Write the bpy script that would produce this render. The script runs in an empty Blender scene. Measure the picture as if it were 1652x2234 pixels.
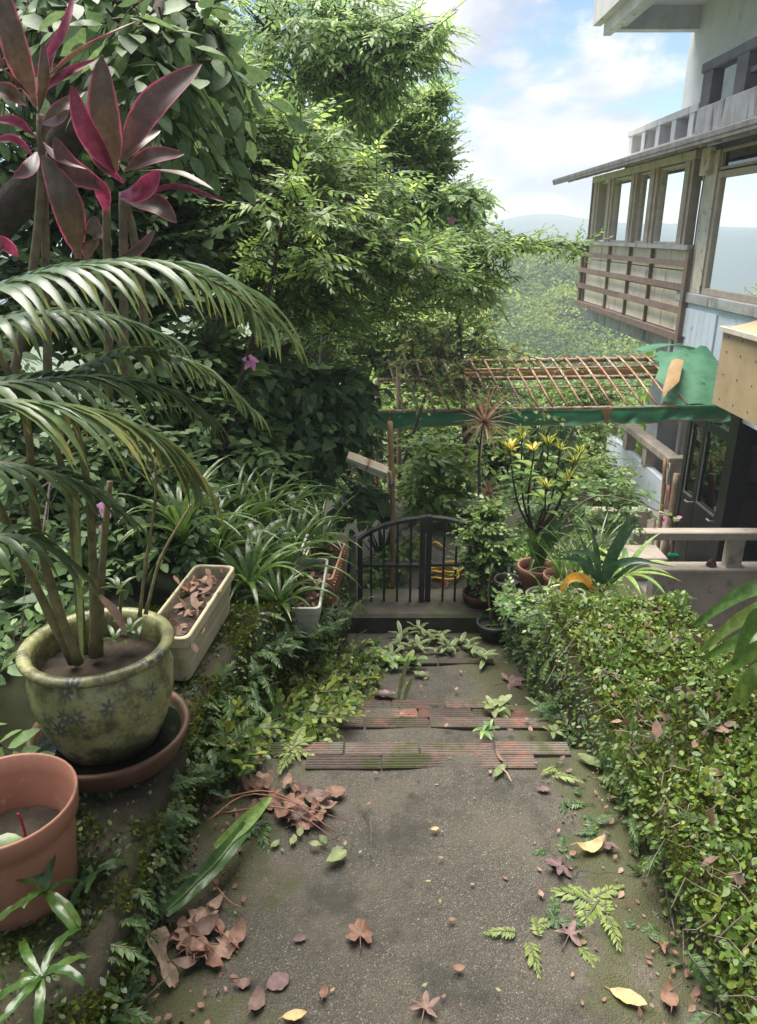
import bpy, math, random
import numpy as np
from mathutils import Vector, Matrix

random.seed(7)
RNG = np.random.default_rng(11)
SC = bpy.context.scene
COL = SC.collection
R = math.radians

# ---------------------------------------------------------------- camera
CAM_H = 1.6
PITCH = R(20.5)
FPX = 1625.0                      # focal length on a 1652 x 2234 picture
cam_data = bpy.data.cameras.new('camera')
cam = bpy.data.objects.new('camera', cam_data)
COL.objects.link(cam)
cam.location = (0, 0, CAM_H)
cam.rotation_euler = (R(90) - PITCH, 0, 0)
cam_data.sensor_fit = 'VERTICAL'
cam_data.sensor_height = 24.0
cam_data.lens = 12.0 * FPX / 1117.0
cam_data.clip_start = 0.05
cam_data.clip_end = 4000
SC.camera = cam

# ---------------------------------------------------------------- light
SUN_DIR = Vector((-0.16, 0.30, 1.0)).normalized()      # towards the sun
SUN_EL = math.asin(SUN_DIR.z)
SUN_AZ = math.atan2(SUN_DIR.x, SUN_DIR.y)
sun_data = bpy.data.lights.new('sun', 'SUN')
sun_data.energy = 3.6
sun_data.angle = R(50)
sun_data.color = (1.0, 0.95, 0.86)
sun = bpy.data.objects.new('sun', sun_data)
COL.objects.link(sun)
sun.rotation_euler = (-SUN_DIR).to_track_quat('-Z', 'Y').to_euler()

world = bpy.data.worlds.new('World')
SC.world = world
world.use_nodes = True
CLOUD = (11.04, 6.86, 9.69)
def build_world():
    nt = world.node_tree
    nt.nodes.clear()
    N = nt.nodes.new
    L = nt.links.new
    out = N('ShaderNodeOutputWorld')
    bg = N('ShaderNodeBackground')
    bg.inputs['Strength'].default_value = 0.052
    sky = N('ShaderNodeTexSky')
    sky.sky_type = 'NISHITA'
    sky.sun_disc = False
    sky.sun_elevation = SUN_EL
    sky.sun_rotation = SUN_AZ
    sky.altitude = 300
    sky.air_density = 1.0
    sky.dust_density = 0.1
    sky.ozone_density = 2.2
    tc = N('ShaderNodeTexCoord')
    sep = N('ShaderNodeSeparateXYZ')
    L(tc.outputs['Generated'], sep.inputs[0])
    def math_node(op, a, b=None, c=None):
        m = N('ShaderNodeMath'); m.operation = op
        for i, v in enumerate((a, b, c)):
            if v is None: continue
            if isinstance(v, (int, float)): m.inputs[i].default_value = v
            else: L(v, m.inputs[i])
        return m.outputs[0]
    # cumulus: noise over the direction, squashed in height; the side turned up to the light is whiter
    def cloud_noise(dz):
        mp = N('ShaderNodeMapping')
        mp.inputs['Location'].default_value = (CLOUD[0], CLOUD[1], CLOUD[2] + dz)
        mp.inputs['Scale'].default_value = (1, 1, 2.1)
        L(tc.outputs['Generated'], mp.inputs['Vector'])
        n1 = N('ShaderNodeTexNoise')
        n1.inputs['Scale'].default_value = 3.6
        n1.inputs['Detail'].default_value = 10
        n1.inputs['Roughness'].default_value = 0.54
        n1.inputs['Distortion'].default_value = 0.15
        L(mp.outputs[0], n1.inputs['Vector'])
        return n1.outputs['Fac']
    na, nb = cloud_noise(0.0), cloud_noise(0.085)
    cr = N('ShaderNodeMapRange'); cr.interpolation_type = 'SMOOTHSTEP'
    cr.inputs['From Min'].default_value = 0.485
    cr.inputs['From Max'].default_value = 0.555
    L(na, cr.inputs['Value'])
    cr2 = N('ShaderNodeMapRange')
    cr2.inputs['From Min'].default_value = -0.05
    cr2.inputs['From Max'].default_value = 0.09
    L(math_node('SUBTRACT', na, nb), cr2.inputs['Value'])
    ccol = N('ShaderNodeMix'); ccol.data_type = 'RGBA'
    ccol.inputs['A'].default_value = (4.0, 4.3, 4.9, 1)
    ccol.inputs['B'].default_value = (6.5, 6.5, 6.6, 1)
    L(cr2.outputs[0], ccol.inputs['Factor'])
    mixc = N('ShaderNodeMix'); mixc.data_type = 'RGBA'
    fac = math_node('MULTIPLY', cr.outputs[0], 0.92)
    L(fac, mixc.inputs['Factor'])
    L(sky.outputs[0], mixc.inputs['A'])
    L(ccol.outputs['Result'], mixc.inputs['B'])
    L(mixc.outputs['Result'], bg.inputs['Color'])
    L(bg.outputs[0], out.inputs['Surface'])
build_world()

SC.view_settings.view_transform = 'Standard'
SC.view_settings.look = 'None'
SC.view_settings.gamma = 1.0
SC.view_settings.exposure = 1.72
SC.view_settings.use_curve_mapping = False
SC.cycles.max_bounces = 8
SC.cycles.transparent_max_bounces = 8
SC.cycles.volume_bounces = 0
SC.cycles.use_denoising = True

# ---------------------------------------------------------------- picture point -> world point
_c, _s = math.cos(PITCH), math.sin(PITCH)
def _ray(x, y):
    u = (x - 826) / FPX; v = (1117 - y) / FPX
    return Vector((u, _c + v * _s, -_s + v * _c))
def P(x, y, Y):
    d = _ray(x, y); t = Y / d.y
    return Vector((0, 0, CAM_H)) + d * t
def PX(x, y, X):
    d = _ray(x, y); t = X / d.x
    return Vector((0, 0, CAM_H)) + d * t
def PZ(x, y, z):
    d = _ray(x, y); t = (z - CAM_H) / d.z
    return Vector((0, 0, CAM_H)) + d * t

# ---------------------------------------------------------------- materials
def _nodes(name):
    m = bpy.data.materials.new(name)
    m.use_nodes = True
    nt = m.node_tree
    b = nt.nodes['Principled BSDF']
    return m, nt, b
def _mixrgb(nt, fac, a, b, blend='MIX'):
    n = nt.nodes.new('ShaderNodeMix'); n.data_type = 'RGBA'; n.blend_type = blend
    if isinstance(fac, (int, float)): n.inputs['Factor'].default_value = fac
    else: nt.links.new(fac, n.inputs['Factor'])
    for k, v in (('A', a), ('B', b)):
        if isinstance(v, tuple): n.inputs[k].default_value = (*v[:3], 1)
        else: nt.links.new(v, n.inputs[k])
    return n.outputs['Result']
def _noise(nt, vec, scale, detail=6, rough=0.6, dist=0.0):
    n = nt.nodes.new('ShaderNodeTexNoise')
    n.inputs['Scale'].default_value = scale
    n.inputs['Detail'].default_value = detail
    n.inputs['Roughness'].default_value = rough
    n.inputs['Distortion'].default_value = dist
    if vec is not None: nt.links.new(vec, n.inputs['Vector'])
    return n.outputs['Fac']
def _range(nt, v, a, b, lo=0.0, hi=1.0):
    n = nt.nodes.new('ShaderNodeMapRange'); n.interpolation_type = 'SMOOTHSTEP'
    n.inputs['From Min'].default_value = a; n.inputs['From Max'].default_value = b
    n.inputs['To Min'].default_value = lo; n.inputs['To Max'].default_value = hi
    nt.links.new(v, n.inputs['Value'])
    return n.outputs[0]
def _math(nt, op, a, b=None):
    m = nt.nodes.new('ShaderNodeMath'); m.operation = op
    for i, v in enumerate((a, b)):
        if v is None: continue
        if isinstance(v, (int, float)): m.inputs[i].default_value = v
        else: nt.links.new(v, m.inputs[i])
    return m.outputs[0]
def mat(name, c1, c2=None, scale=6.0, rough=0.75, bump=0.0, bscale=40.0, stains=(), streak=0.0, metallic=0.0,
        orand=0.0, spec=0.4, lo=0.35, hi=0.65):
    """surface with two mottled tones, any number of stains (colour, scale, from, to) and fine relief"""
    m, nt, b = _nodes(name)
    geo = nt.nodes.new('ShaderNodeNewGeometry')
    vec = geo.outputs['Position']
    if c2 is None: c2 = tuple(x * 0.72 for x in c1)
    f = _range(nt, _noise(nt, vec, scale), lo, hi)
    col = _mixrgb(nt, f, c1, c2)
    for sc, ss, a, bb in stains:
        if streak:
            mp = nt.nodes.new('ShaderNodeMapping')
            mp.inputs['Scale'].default_value = (1, 1, streak)
            nt.links.new(vec, mp.inputs['Vector']); v2 = mp.outputs[0]
        else: v2 = vec
        g = _range(nt, _noise(nt, v2, ss, 8, 0.65), a, bb)
        col = _mixrgb(nt, g, col, sc)
    if orand:
        oi = nt.nodes.new('ShaderNodeObjectInfo')
        r = _range(nt, oi.outputs['Random'], 0, 1, 1 - orand, 1 + orand)
        hs = nt.nodes.new('ShaderNodeHueSaturation')
        nt.links.new(r, hs.inputs['Value']); nt.links.new(col, hs.inputs['Color'])
        col = hs.outputs[0]
    nt.links.new(col, b.inputs['Base Color'])
    b.inputs['Roughness'].default_value = rough
    b.inputs['Metallic'].default_value = metallic
    b.inputs['Specular IOR Level'].default_value = spec
    if bump:
        bn = nt.nodes.new('ShaderNodeBump')
        bn.inputs['Strength'].default_value = bump
        bn.inputs['Distance'].default_value = 0.01
        nt.links.new(_noise(nt, vec, bscale, 5, 0.7), bn.inputs['Height'])
        nt.links.new(bn.outputs[0], b.inputs['Normal'])
    return m
def leafmat(name, stops, trans=0.35, rough=0.42, edge=None, mid=None, tip=None, spec=0.45, tcol=1.5, veins=0.0):
    """leaf: tone from a per-leaf random value; edge / mid / tip = (colour, from, to) use the blade's own coordinates"""
    m, nt, b = _nodes(name)
    at = nt.nodes.new('ShaderNodeAttribute'); at.attribute_name = 'rnd'
    oi = nt.nodes.new('ShaderNodeObjectInfo')
    s = _math(nt, 'ADD', at.outputs['Fac'], oi.outputs['Random'])
    fr = _math(nt, 'FRACT', s)
    ramp = nt.nodes.new('ShaderNodeValToRGB')
    e = ramp.color_ramp.elements
    while len(e) < len(stops): e.new(0.5)
    for i, (p, c) in enumerate(stops):
        e[i].position = p; e[i].color = (*c, 1)
    nt.links.new(fr, ramp.inputs[0])
    col = ramp.outputs[0]
    geo = nt.nodes.new('ShaderNodeNewGeometry')
    nz = _range(nt, _noise(nt, geo.outputs['Position'], 60, 3), 0.3, 0.7, 0.78, 1.18)
    if veins:                                            # fine parallel veins and dusty blotches
        va = nt.nodes.new('ShaderNodeAttribute'); va.attribute_name = 'ac'
        st = _math(nt, 'MULTIPLY', _math(nt, 'SINE', _math(nt, 'MULTIPLY', va.outputs['Fac'], 46.0)), veins)
        bl = _range(nt, _noise(nt, geo.outputs['Position'], 22, 6, 0.7), 0.35, 0.7, 0.72, 1.22)
        nz = _math(nt, 'MULTIPLY', _math(nt, 'ADD', nz, st), bl)
    hs = nt.nodes.new('ShaderNodeHueSaturation')
    nt.links.new(nz, hs.inputs['Value']); nt.links.new(col, hs.inputs['Color'])
    col = hs.outputs[0]
    wob = _noise(nt, geo.outputs['Position'], 25, 3)
    for spec_, attr in ((mid, 'ac'), (edge, 'ac'), (tip, 'al')):
        if spec_ is None: continue
        c, a0, a1 = spec_
        an = nt.nodes.new('ShaderNodeAttribute'); an.attribute_name = attr
        v = _math(nt, 'ADD', an.outputs['Fac'], _math(nt, 'MULTIPLY', _math(nt, 'SUBTRACT', wob, 0.5), 0.5))
        col = _mixrgb(nt, _range(nt, v, a0, a1), col, c) if a0 < a1 else _mixrgb(nt, _math(nt, 'SUBTRACT', 1.0, _range(nt, v, a1, a0)), col, c)
    nt.links.new(col, b.inputs['Base Color'])
    b.inputs['Roughness'].default_value = rough
    b.inputs['Specular IOR Level'].default_value = spec
    tr = nt.nodes.new('ShaderNodeBsdfTranslucent')
    h2 = nt.nodes.new('ShaderNodeHueSaturation')
    h2.inputs['Value'].default_value = tcol; h2.inputs['Hue'].default_value = 0.485
    nt.links.new(col, h2.inputs['Color'])
    nt.links.new(h2.outputs[0], tr.inputs['Color'])
    mx = nt.nodes.new('ShaderNodeMixShader')
    mx.inputs[0].default_value = trans
    nt.links.new(b.outputs[0], mx.inputs[1]); nt.links.new(tr.outputs[0], mx.inputs[2])
    out = nt.nodes['Material Output']
    nt.links.new(mx.outputs[0], out.inputs['Surface'])
    return m
def clothmat(m, trans=0.45):
    """lets light through an existing material"""
    nt = m.node_tree; b = nt.nodes['Principled BSDF']; src = b.inputs['Base Color'].links[0].from_socket
    tr = nt.nodes.new('ShaderNodeBsdfTranslucent'); nt.links.new(src, tr.inputs['Color'])
    mx = nt.nodes.new('ShaderNodeMixShader'); mx.inputs[0].default_value = trans
    nt.links.new(b.outputs[0], mx.inputs[1]); nt.links.new(tr.outputs[0], mx.inputs[2])
    nt.links.new(mx.outputs[0], nt.nodes['Material Output'].inputs['Surface'])
    return m
def glassmat(name, tint, reflect, rough=0.0):
    m, nt, b = _nodes(name)
    gl = nt.nodes.new('ShaderNodeBsdfGlossy'); gl.inputs['Roughness'].default_value = rough
    gl.inputs['Color'].default_value = (0.9, 0.93, 0.95, 1)
    tr = nt.nodes.new('ShaderNodeBsdfTransparent'); tr.inputs['Color'].default_value = (*tint, 1)
    lw = nt.nodes.new('ShaderNodeFresnel'); lw.inputs['IOR'].default_value = 1.5
    f = _math(nt, 'ADD', lw.outputs[0], reflect)
    f = _math(nt, 'MINIMUM', f, 0.95)
    mx = nt.nodes.new('ShaderNodeMixShader')
    nt.links.new(f, mx.inputs[0])
    nt.links.new(tr.outputs[0], mx.inputs[1]); nt.links.new(gl.outputs[0], mx.inputs[2])
    nt.links.new(mx.outputs[0], nt.nodes['Material Output'].inputs['Surface'])
    return m

# ---------------------------------------------------------------- object helpers
def wloc(o):
    v = Vector((0, 0, 0))
    while o is not None:
        v = v + o.location; o = o.parent
    return v
def tag(o, label=None, cat=None, group=None, kind=None):
    if label: o['label'] = label
    if cat: o['category'] = cat
    if group: o['group'] = group
    if kind: o['kind'] = kind
    return o
def thing(name, loc, label, cat, group=None):
    o = bpy.data.objects.new(name, None)
    o.empty_display_size = 0.1
    COL.objects.link(o); o.location = loc
    return tag(o, label, cat, group)
def link(name, me, parent=None, loc=(0, 0, 0)):
    o = bpy.data.objects.new(name, me)
    COL.objects.link(o); o.location = loc
    if parent is not None: o.parent = parent
    return o
def copy_tree(o, parent=None):
    c = o.copy(); COL.objects.link(c)
    if parent is not None: c.parent = parent
    for ch in list(o.children): copy_tree(ch, c)
    return c
def np_mesh(name, V, F, mats, mi=None, smooth=True, attrs=None):
    """V (n,3) array, F list of index tuples or an (m,k) array"""
    me = bpy.data.meshes.new(name)
    V = np.asarray(V, dtype=np.float32)
    if isinstance(F, np.ndarray):
        m, k = F.shape
        me.vertices.add(len(V)); me.vertices.foreach_set('co', V.ravel())
        me.loops.add(m * k); me.loops.foreach_set('vertex_index', F.astype(np.int32).ravel())
        me.polygons.add(m)
        me.polygons.foreach_set('loop_start', np.arange(0, m * k, k, dtype=np.int32))
    else:
        me.from_pydata([tuple(v) for v in V.tolist()], [], F)
    for mm in (mats if isinstance(mats, (list, tuple)) else [mats]): me.materials.append(mm)
    if mi is not None: me.polygons.foreach_set('material_index', np.asarray(mi, dtype=np.int32))
    if smooth: me.polygons.foreach_set('use_smooth', np.ones(len(me.polygons), dtype=bool))
    for k, a in (attrs or {}).items():
        at = me.attributes.new(k, 'FLOAT', 'POINT'); at.data.foreach_set('value', np.asarray(a, dtype=np.float32))
    me.update(); me.validate()
    return me

class MB:
    """collects shapes for ONE mesh object"""
    def __init__(self): self.v = []; self.f = []; self.al = []; self.ac = []
    def add(self, vs, fs, al=None, ac=None):
        o = len(self.v)
        self.v += [Vector(v) for v in vs]; self.f += [tuple(i + o for i in f) for f in fs]
        self.al += list(al) if al is not None else [0.0] * len(vs)
        self.ac += list(ac) if ac is not None else [0.0] * len(vs)
        return self
    def box(self, a, b, rot=None, bev=0.0):
        """axis box from corner a to corner b; bev chamfers the vertical and horizontal edges"""
        a = Vector(a); b = Vector(b)
        lo = Vector(map(min, a, b)); hi = Vector(map(max, a, b))
        if bev <= 0:
            vs = [Vector((x, y, z)) for z in (lo.z, hi.z) for y in (lo.y, hi.y) for x in (lo.x, hi.x)]
            fs = [(0, 2, 3, 1), (4, 5, 7, 6), (0, 1, 5, 4), (2, 6, 7, 3), (0, 4, 6, 2), (1, 3, 7, 5)]
        else:
            bev = min(bev, min(hi - lo) * 0.45)
            vs = []
            for z, i in ((lo.z, bev), (lo.z + bev, 0), (hi.z - bev, 0), (hi.z, bev)):
                x0, x1, y0, y1 = lo.x + i, hi.x - i, lo.y + i, hi.y - i
                c = bev if i == 0 else bev * 0.6
                vs += [Vector(q) for q in ((x0 + c, y0, z), (x1 - c, y0, z), (x1, y0 + c, z), (x1, y1 - c, z),
                                           (x1 - c, y1, z), (x0 + c, y1, z), (x0, y1 - c, z), (x0, y0 + c, z))]
            fs = [tuple(range(7, -1, -1)), tuple(range(24, 32))]
            for k in range(3):
                for i in range(8):
                    j = (i + 1) % 8
                    fs.append((k * 8 + i, k * 8 + j, k * 8 + 8 + j, k * 8 + 8 + i))
        if rot is not None:
            c = (lo + hi) / 2
            vs = [c + rot @ (v - c) for v in vs]
        return self.add(vs, fs)
    def beam(self, p0, p1, w, h, up=(0, 0, 1)):
        """rectangular bar from p0 to p1"""
        p0 = Vector(p0); p1 = Vector(p1); d = (p1 - p0).normalized()
        s = d.cross(Vector(up)).normalized() * (w / 2); u = s.cross(d).normalized() * (h / 2)
        vs = [p + a * s + b * u for p in (p0, p1) for a, b in ((-1, -1), (1, -1), (1, 1), (-1, 1))]
        return self.add(vs, [(3, 2, 1, 0), (4, 5, 6, 7), (0, 1, 5, 4), (1, 2, 6, 5), (2, 3, 7, 6), (3, 0, 4, 7)])
    def tube(self, pts, rad, n=8, cap=True):
        pts = [Vector(p) for p in pts]
        if isinstance(rad, (int, float)): rad = [rad] * len(pts)
        vs = []; fs = []; ref = None
        for i, p in enumerate(pts):
            t = (pts[min(i + 1, len(pts) - 1)] - pts[max(i - 1, 0)])
            t = t.normalized() if t.length > 1e-9 else Vector((0, 0, 1))
            if ref is None: ref = Vector((1, 0, 0)) if abs(t.x) < 0.8 else Vector((0, 1, 0))
            a = (ref - t * ref.dot(t)).normalized(); ref = a; b = t.cross(a)
            for k in range(n):
                th = 2 * math.pi * k / n
                vs.append(p + (a * math.cos(th) + b * math.sin(th)) * rad[i])
        for i in range(len(pts) - 1):
            for k in range(n):
                k2 = (k + 1) % n
                fs.append((i * n + k, i * n + k2, (i + 1) * n + k2, (i + 1) * n + k))
        if cap:
            fs.append(tuple(range(n - 1, -1, -1))); fs.append(tuple((len(pts) - 1) * n + k for k in range(n)))
        al = [i / max(1, len(pts) - 1) for i in range(len(pts)) for _ in range(n)]
        return self.add(vs, fs, al)
    def lathe(self, c, prof, n=32, ell=1.0):
        """prof = [(radius, z)] turned about the vertical through c"""
        c = Vector(c); vs = []; fs = []
        for r, z in prof:
            for k in range(n):
                th = 2 * math.pi * k / n
                vs.append(c + Vector((r * math.cos(th), r * math.sin(th) * ell, z)))
        for i in range(len(prof) - 1):
            for k in range(n):
                k2 = (k + 1) % n
                fs.append((i * n + k, i * n + k2, (i + 1) * n + k2, (i + 1) * n + k))
        return self.add(vs, fs)
    def disc(self, c, r, z, n=32, jit=0.0):
        c = Vector(c)
        vs = [c + Vector((0, 0, z + jit))] + [c + Vector((r * math.cos(2 * math.pi * k / n), r * math.sin(2 * math.pi * k / n), z + random.uniform(-jit, jit) * 0.3)) for k in range(n)]
        return self.add(vs, [(0, 1 + k, 1 + (k + 1) % n) for k in range(n)])
    def blade(self, spine, width, fold=0.25, prof=None, up=(0, 0, 1), wav=0.0, nw=3):
        """flat leaf along a spine of points; width in metres at the widest; cross-section of 3 or 5 points"""
        S = [Vector(p) for p in spine]; n = len(S); vs = []; al = []; ac = []; fs = []
        if prof is None: prof = lambda t: max(0.03, (math.sin(math.pi * min(1, (t * 0.86 + 0.1))) ** 0.7))
        upv = Vector(up); ks = [-1, -0.5, 0, 0.5, 1] if nw == 5 else [-1, 0, 1]
        for i, p in enumerate(S):
            t = (S[min(i + 1, n - 1)] - S[max(i - 1, 0)]).normalized()
            s = t.cross(upv)
            if s.length < 1e-4: s = t.cross(Vector((0.3, 1, 0.1)))
            s.normalize(); nn = s.cross(t).normalized()
            q = i / (n - 1); w = width * 0.5 * prof(q)
            for k in ks:
                lift = abs(k) * fold * w + (wav * math.sin(q * 19 + k * 2.1) * width if k else 0)
                vs.append(p + s * (w * k) + nn * lift); al.append(q); ac.append(abs(k))
        m = len(ks)
        for i in range(n - 1):
            for k in range(m - 1):
                fs.append((i * m + k, i * m + k + 1, (i + 1) * m + k + 1, (i + 1) * m + k))
        return self.add(vs, fs, al, ac)
    def mesh(self, name, mats, origin=(0, 0, 0), smooth=False, mi=None):
        o = Vector(origin)
        return np_mesh(name, np.array([tuple(v - o) for v in self.v]), self.f, mats, mi, smooth, {'al': self.al, 'ac': self.ac})
    def build(self, name, m, parent=None, smooth=False, loc=None, mi=None):
        """world-coordinate shapes -> one object (origin at the parent's origin, or at loc)"""
        if parent is not None:
            return link(name, self.mesh(name, m, wloc(parent), smooth, mi), parent)
        loc = loc if loc is not None else Vector((0, 0, 0))
        return link(name, self.mesh(name, m, loc, smooth, mi), None, loc)

def spline(pts, n=10):
    """Catmull-Rom through pts"""
    pts = [Vector(p) for p in pts]
    if len(pts) == 2: return [pts[0].lerp(pts[1], i / n) for i in range(n + 1)]
    q = [pts[0] * 2 - pts[1]] + pts + [pts[-1] * 2 - pts[-2]]
    out = []
    m = len(pts) - 1
    for i in range(n + 1):
        t = i / n * m; k = min(int(t), m - 1); t -= k
        a, b, c, d = q[k], q[k + 1], q[k + 2], q[k + 3]
        out.append(0.5 * ((2 * b) + (c - a) * t + (2 * a - 5 * b + 4 * c - d) * t * t + (3 * b - a - 3 * c + d) * t ** 3))
    return out
def arch(base, az, L, e0, bend, n=9, twist=0.0):
    """strap-leaf spine: leaves base at elevation e0, bending over by `bend` (radians) along its length"""
    p = Vector(base); out = [p.copy()]
    for i in range(n):
        q = (i + 0.5) / n
        e = e0 - bend * q ** 1.3; a = az + twist * q
        p = p + Vector((math.cos(a) * math.cos(e), math.sin(a) * math.cos(e), math.sin(e))) * (L / n)
        out.append(p.copy())
    return out

# ---------------------------------------------------------------- leaf templates and scattering
def leaf_template(w=0.32, droop=0.12, fold=0.18, wide=0.42, n=3, heart=False):
    """unit-length leaf along +Y, face +Z"""
    ts = np.linspace(0, 1, n + 2)
    V = [(0, 0, 0)]; al = [0.0]
    for t in ts[1:-1]:
        ww = w * 0.5 * (math.sin(math.pi * t ** (0.75 if wide < 0.5 else 1.2))) ** 0.8
        if heart: ww = w * 0.5 * (1 - t) ** 0.6 * (1.15 if t < 0.4 else 1.0)
        z = -droop * t * t
        y0 = t - (0.12 if heart and t < 0.3 else 0)
        V += [(-ww, y0, z + fold * ww), (0, t, z), (ww, y0, z + fold * ww)]
    V.append((0, 1, -droop))
    F = []
    F.append((0, 2, 1)); F.append((0, 3, 2))
    for i in range(n - 1):
        a = 1 + 3 * i
        F += [(a, a + 1, a + 4), (a, a + 4, a + 3), (a + 1, a + 2, a + 5), (a + 1, a + 5, a + 4)]
    a = 1 + 3 * (n - 1); e = len(V) - 1
    F += [(a, a + 1, e), (a + 1, a + 2, e)]
    return np.array(V, dtype=np.float64), np.array(F, dtype=np.int64)
def frames(D, U):
    """orthonormal frames: Y along D, Z near U"""
    D = D / np.linalg.norm(D, axis=1, keepdims=True)
    X = np.cross(D, U); n = np.linalg.norm(X, axis=1, keepdims=True)
    X = np.where(n > 1e-5, X / np.maximum(n, 1e-5), np.array([[1.0, 0, 0]]))
    Z = np.cross(X, D)
    return X, D, Z
def scatter(tv, tf, pos, D, U, scale):
    """copies of a template as one vertex / face array"""
    X, Y, Z = frames(D, U); N = len(pos); k = len(tv)
    sc = np.asarray(scale).reshape(-1, 1, 1)
    V = (tv[None, :, 0:1] * X[:, None, :] + tv[None, :, 1:2] * Y[:, None, :] + tv[None, :, 2:3] * Z[:, None, :]) * sc + pos[:, None, :]
    F = tf[None] + (np.arange(N) * k)[:, None, None]
    return V.reshape(-1, 3), F.reshape(-1, tf.shape[1])
def merge(parts):
    """parts: list of (V, F, rnd, material index) -> one set of arrays"""
    Vs, Fs, Rs, Ms, o = [], [], [], [], 0
    for V, F, r, mi in parts:
        Vs.append(V); Fs.append(F + o); Rs.append(r); Ms.append(np.full(len(F), mi)); o += len(V)
    return np.concatenate(Vs), np.concatenate(Fs), np.concatenate(Rs), np.concatenate(Ms)
def spray_template(nleaf=11, L=0.42, leaf=0.12, lt=None, rng=None, droop=0.25, spread=62, flat=0.25):
    """twig along +Y with alternate leaves; returns V, F (triangles), rnd, material index per face (0 leaf, 1 bark)"""
    rng = rng or RNG
    lt = lt or leaf_template()
    pos = []; D = []; U = []; S = []
    for i in range(nleaf):
        t = (i + 0.6) / nleaf
        y = t * L; z = -droop * L * t * t
        side = -1 if i % 2 else 1
        a = math.radians(spread * (1 - 0.55 * t) + rng.normal(0, 9)) * side
        if i == nleaf - 1: a *= 0.2
        pos.append((0, y, z))
        D.append((math.sin(a), math.cos(a), -droop * 1.3 * t - 0.12 + rng.normal(0, flat * 0.5)))
        U.append((rng.normal(0, flat), rng.normal(0, flat), 1))
        S.append(leaf * (0.75 + 0.5 * rng.random()) * (0.7 + 0.5 * math.sin(math.pi * min(1, t + 0.15))))
    V, F = scatter(lt[0], lt[1], np.array(pos), np.array(D), np.array(U), S)
    rn = np.repeat(rng.random(nleaf), len(lt[0]))
    # twig: thin three-sided strip
    tp = [(0, q * L, -droop * L * q * q) for q in (0, 0.33, 0.66, 1)]
    rr = [0.0045, 0.0035, 0.0025, 0.001]
    tv = []
    for p, r0 in zip(tp, rr):
        for k in range(3):
            th = 2 * math.pi * k / 3
            tv.append((p[0] + r0 * math.cos(th), p[1], p[2] + r0 * math.sin(th)))
    tfc = []
    for i in range(3):
        for k in range(3):
            k2 = (k + 1) % 3; a, b, c, d = i * 3 + k, i * 3 + k2, i * 3 + 3 + k2, i * 3 + 3 + k
            tfc += [(a, b, c), (a, c, d)]
    return merge([(V, F, rn, 0), (np.array(tv), np.array(tfc), np.zeros(len(tv)), 1)])
def spray_set(k=5, **kw): return [spray_template(**kw) for _ in range(k)]
def crown_mesh(name, mats, sprays, pos, D, U, S):
    """spread spray templates over pos; one mesh"""
    n = len(pos); pick = RNG.integers(0, len(sprays), n); parts = []
    for i, (V, F, rn, mi) in enumerate(sprays):
        idx = np.where(pick == i)[0]
        if len(idx) == 0: continue
        vv, ff = scatter(V, F, pos[idx], D[idx], U[idx], S[idx])
        rr = (np.tile(rn, len(idx)) * 0.55 + np.repeat(RNG.random(len(idx)), len(rn)) * 0.45)
        parts.append((vv, ff, rr, np.tile(mi, len(idx))))
    Vs, Fs, Rs, Ms, o = [], [], [], [], 0
    for V, F, r, m_ in parts:
        Vs.append(V); Fs.append(F + o); Rs.append(r); Ms.append(m_); o += len(V)
    return np_mesh(name, np.concatenate(Vs), np.concatenate(Fs), mats, np.concatenate(Ms), False, {'rnd': np.concatenate(Rs)})
def blob_points(c, r, n, shell=0.45):
    """n random points in an ellipsoid, thicker towards its skin, with the outward direction"""
    d = RNG.normal(size=(n, 3)); d /= np.linalg.norm(d, axis=1, keepdims=True)
    rad = (shell + (1 - shell) * RNG.random(n)) ** 0.7
    rad = np.where(RNG.random(n) < 0.25, RNG.random(n) ** 0.5, rad)
    return np.array(c) + d * rad[:, None] * np.array(r), d
# ================================================================= materials
MT = {}
MT['moss_stone'] = mat('mossy_stone', (0.035, 0.032, 0.018), (0.06, 0.05, 0.03), 9, 0.95, 0.9, 60,
                       stains=(((0.05, 0.065, 0.012), 4, 0.48, 0.6), ((0.02, 0.02, 0.012), 11, 0.52, 0.64)))
MT['soil'] = mat('soil', (0.045, 0.03, 0.02), (0.02, 0.015, 0.01), 14, 0.95, 0.8, 50)
MT['earth'] = mat('earth', (0.05, 0.055, 0.02), (0.03, 0.035, 0.015), 1.5, 0.95, 0.5, 12)
MT['hill_ground'] = mat('hill_ground', (0.10, 0.15, 0.03), (0.05, 0.08, 0.02), 0.12, 0.95, 0.5, 2)
MT['concrete'] = mat('old_concrete', (0.27, 0.25, 0.22), (0.20, 0.185, 0.165), 3.5, 0.9, 0.35, 70,
                     stains=(((0.10, 0.10, 0.075), 2.2, 0.56, 0.72),))
MT['concrete_dark'] = mat('dark_concrete', (0.085, 0.078, 0.06), (0.05, 0.047, 0.035), 6, 0.9, 0.5, 60,
                          stains=(((0.05, 0.065, 0.02), 3, 0.52, 0.66),))
MT['mountain'] = mat('mountain', (0.05, 0.09, 0.06), (0.035, 0.06, 0.05), 0.004, 1.0)
MT['pale_road'] = mat('pale_road', (0.55, 0.53, 0.48), (0.42, 0.40, 0.36), 1.0, 0.9)
MT['bark'] = mat('bark', (0.06, 0.045, 0.03), (0.03, 0.024, 0.018), 30, 0.9, 0.8, 60)
MT['bark_pale'] = mat('pale_bark', (0.20, 0.17, 0.11), (0.12, 0.10, 0.07), 25, 0.85, 0.6, 60)
MT['bark_grey'] = mat('grey_bark', (0.13, 0.115, 0.09), (0.07, 0.06, 0.05), 22, 0.9, 0.6, 50)

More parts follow.
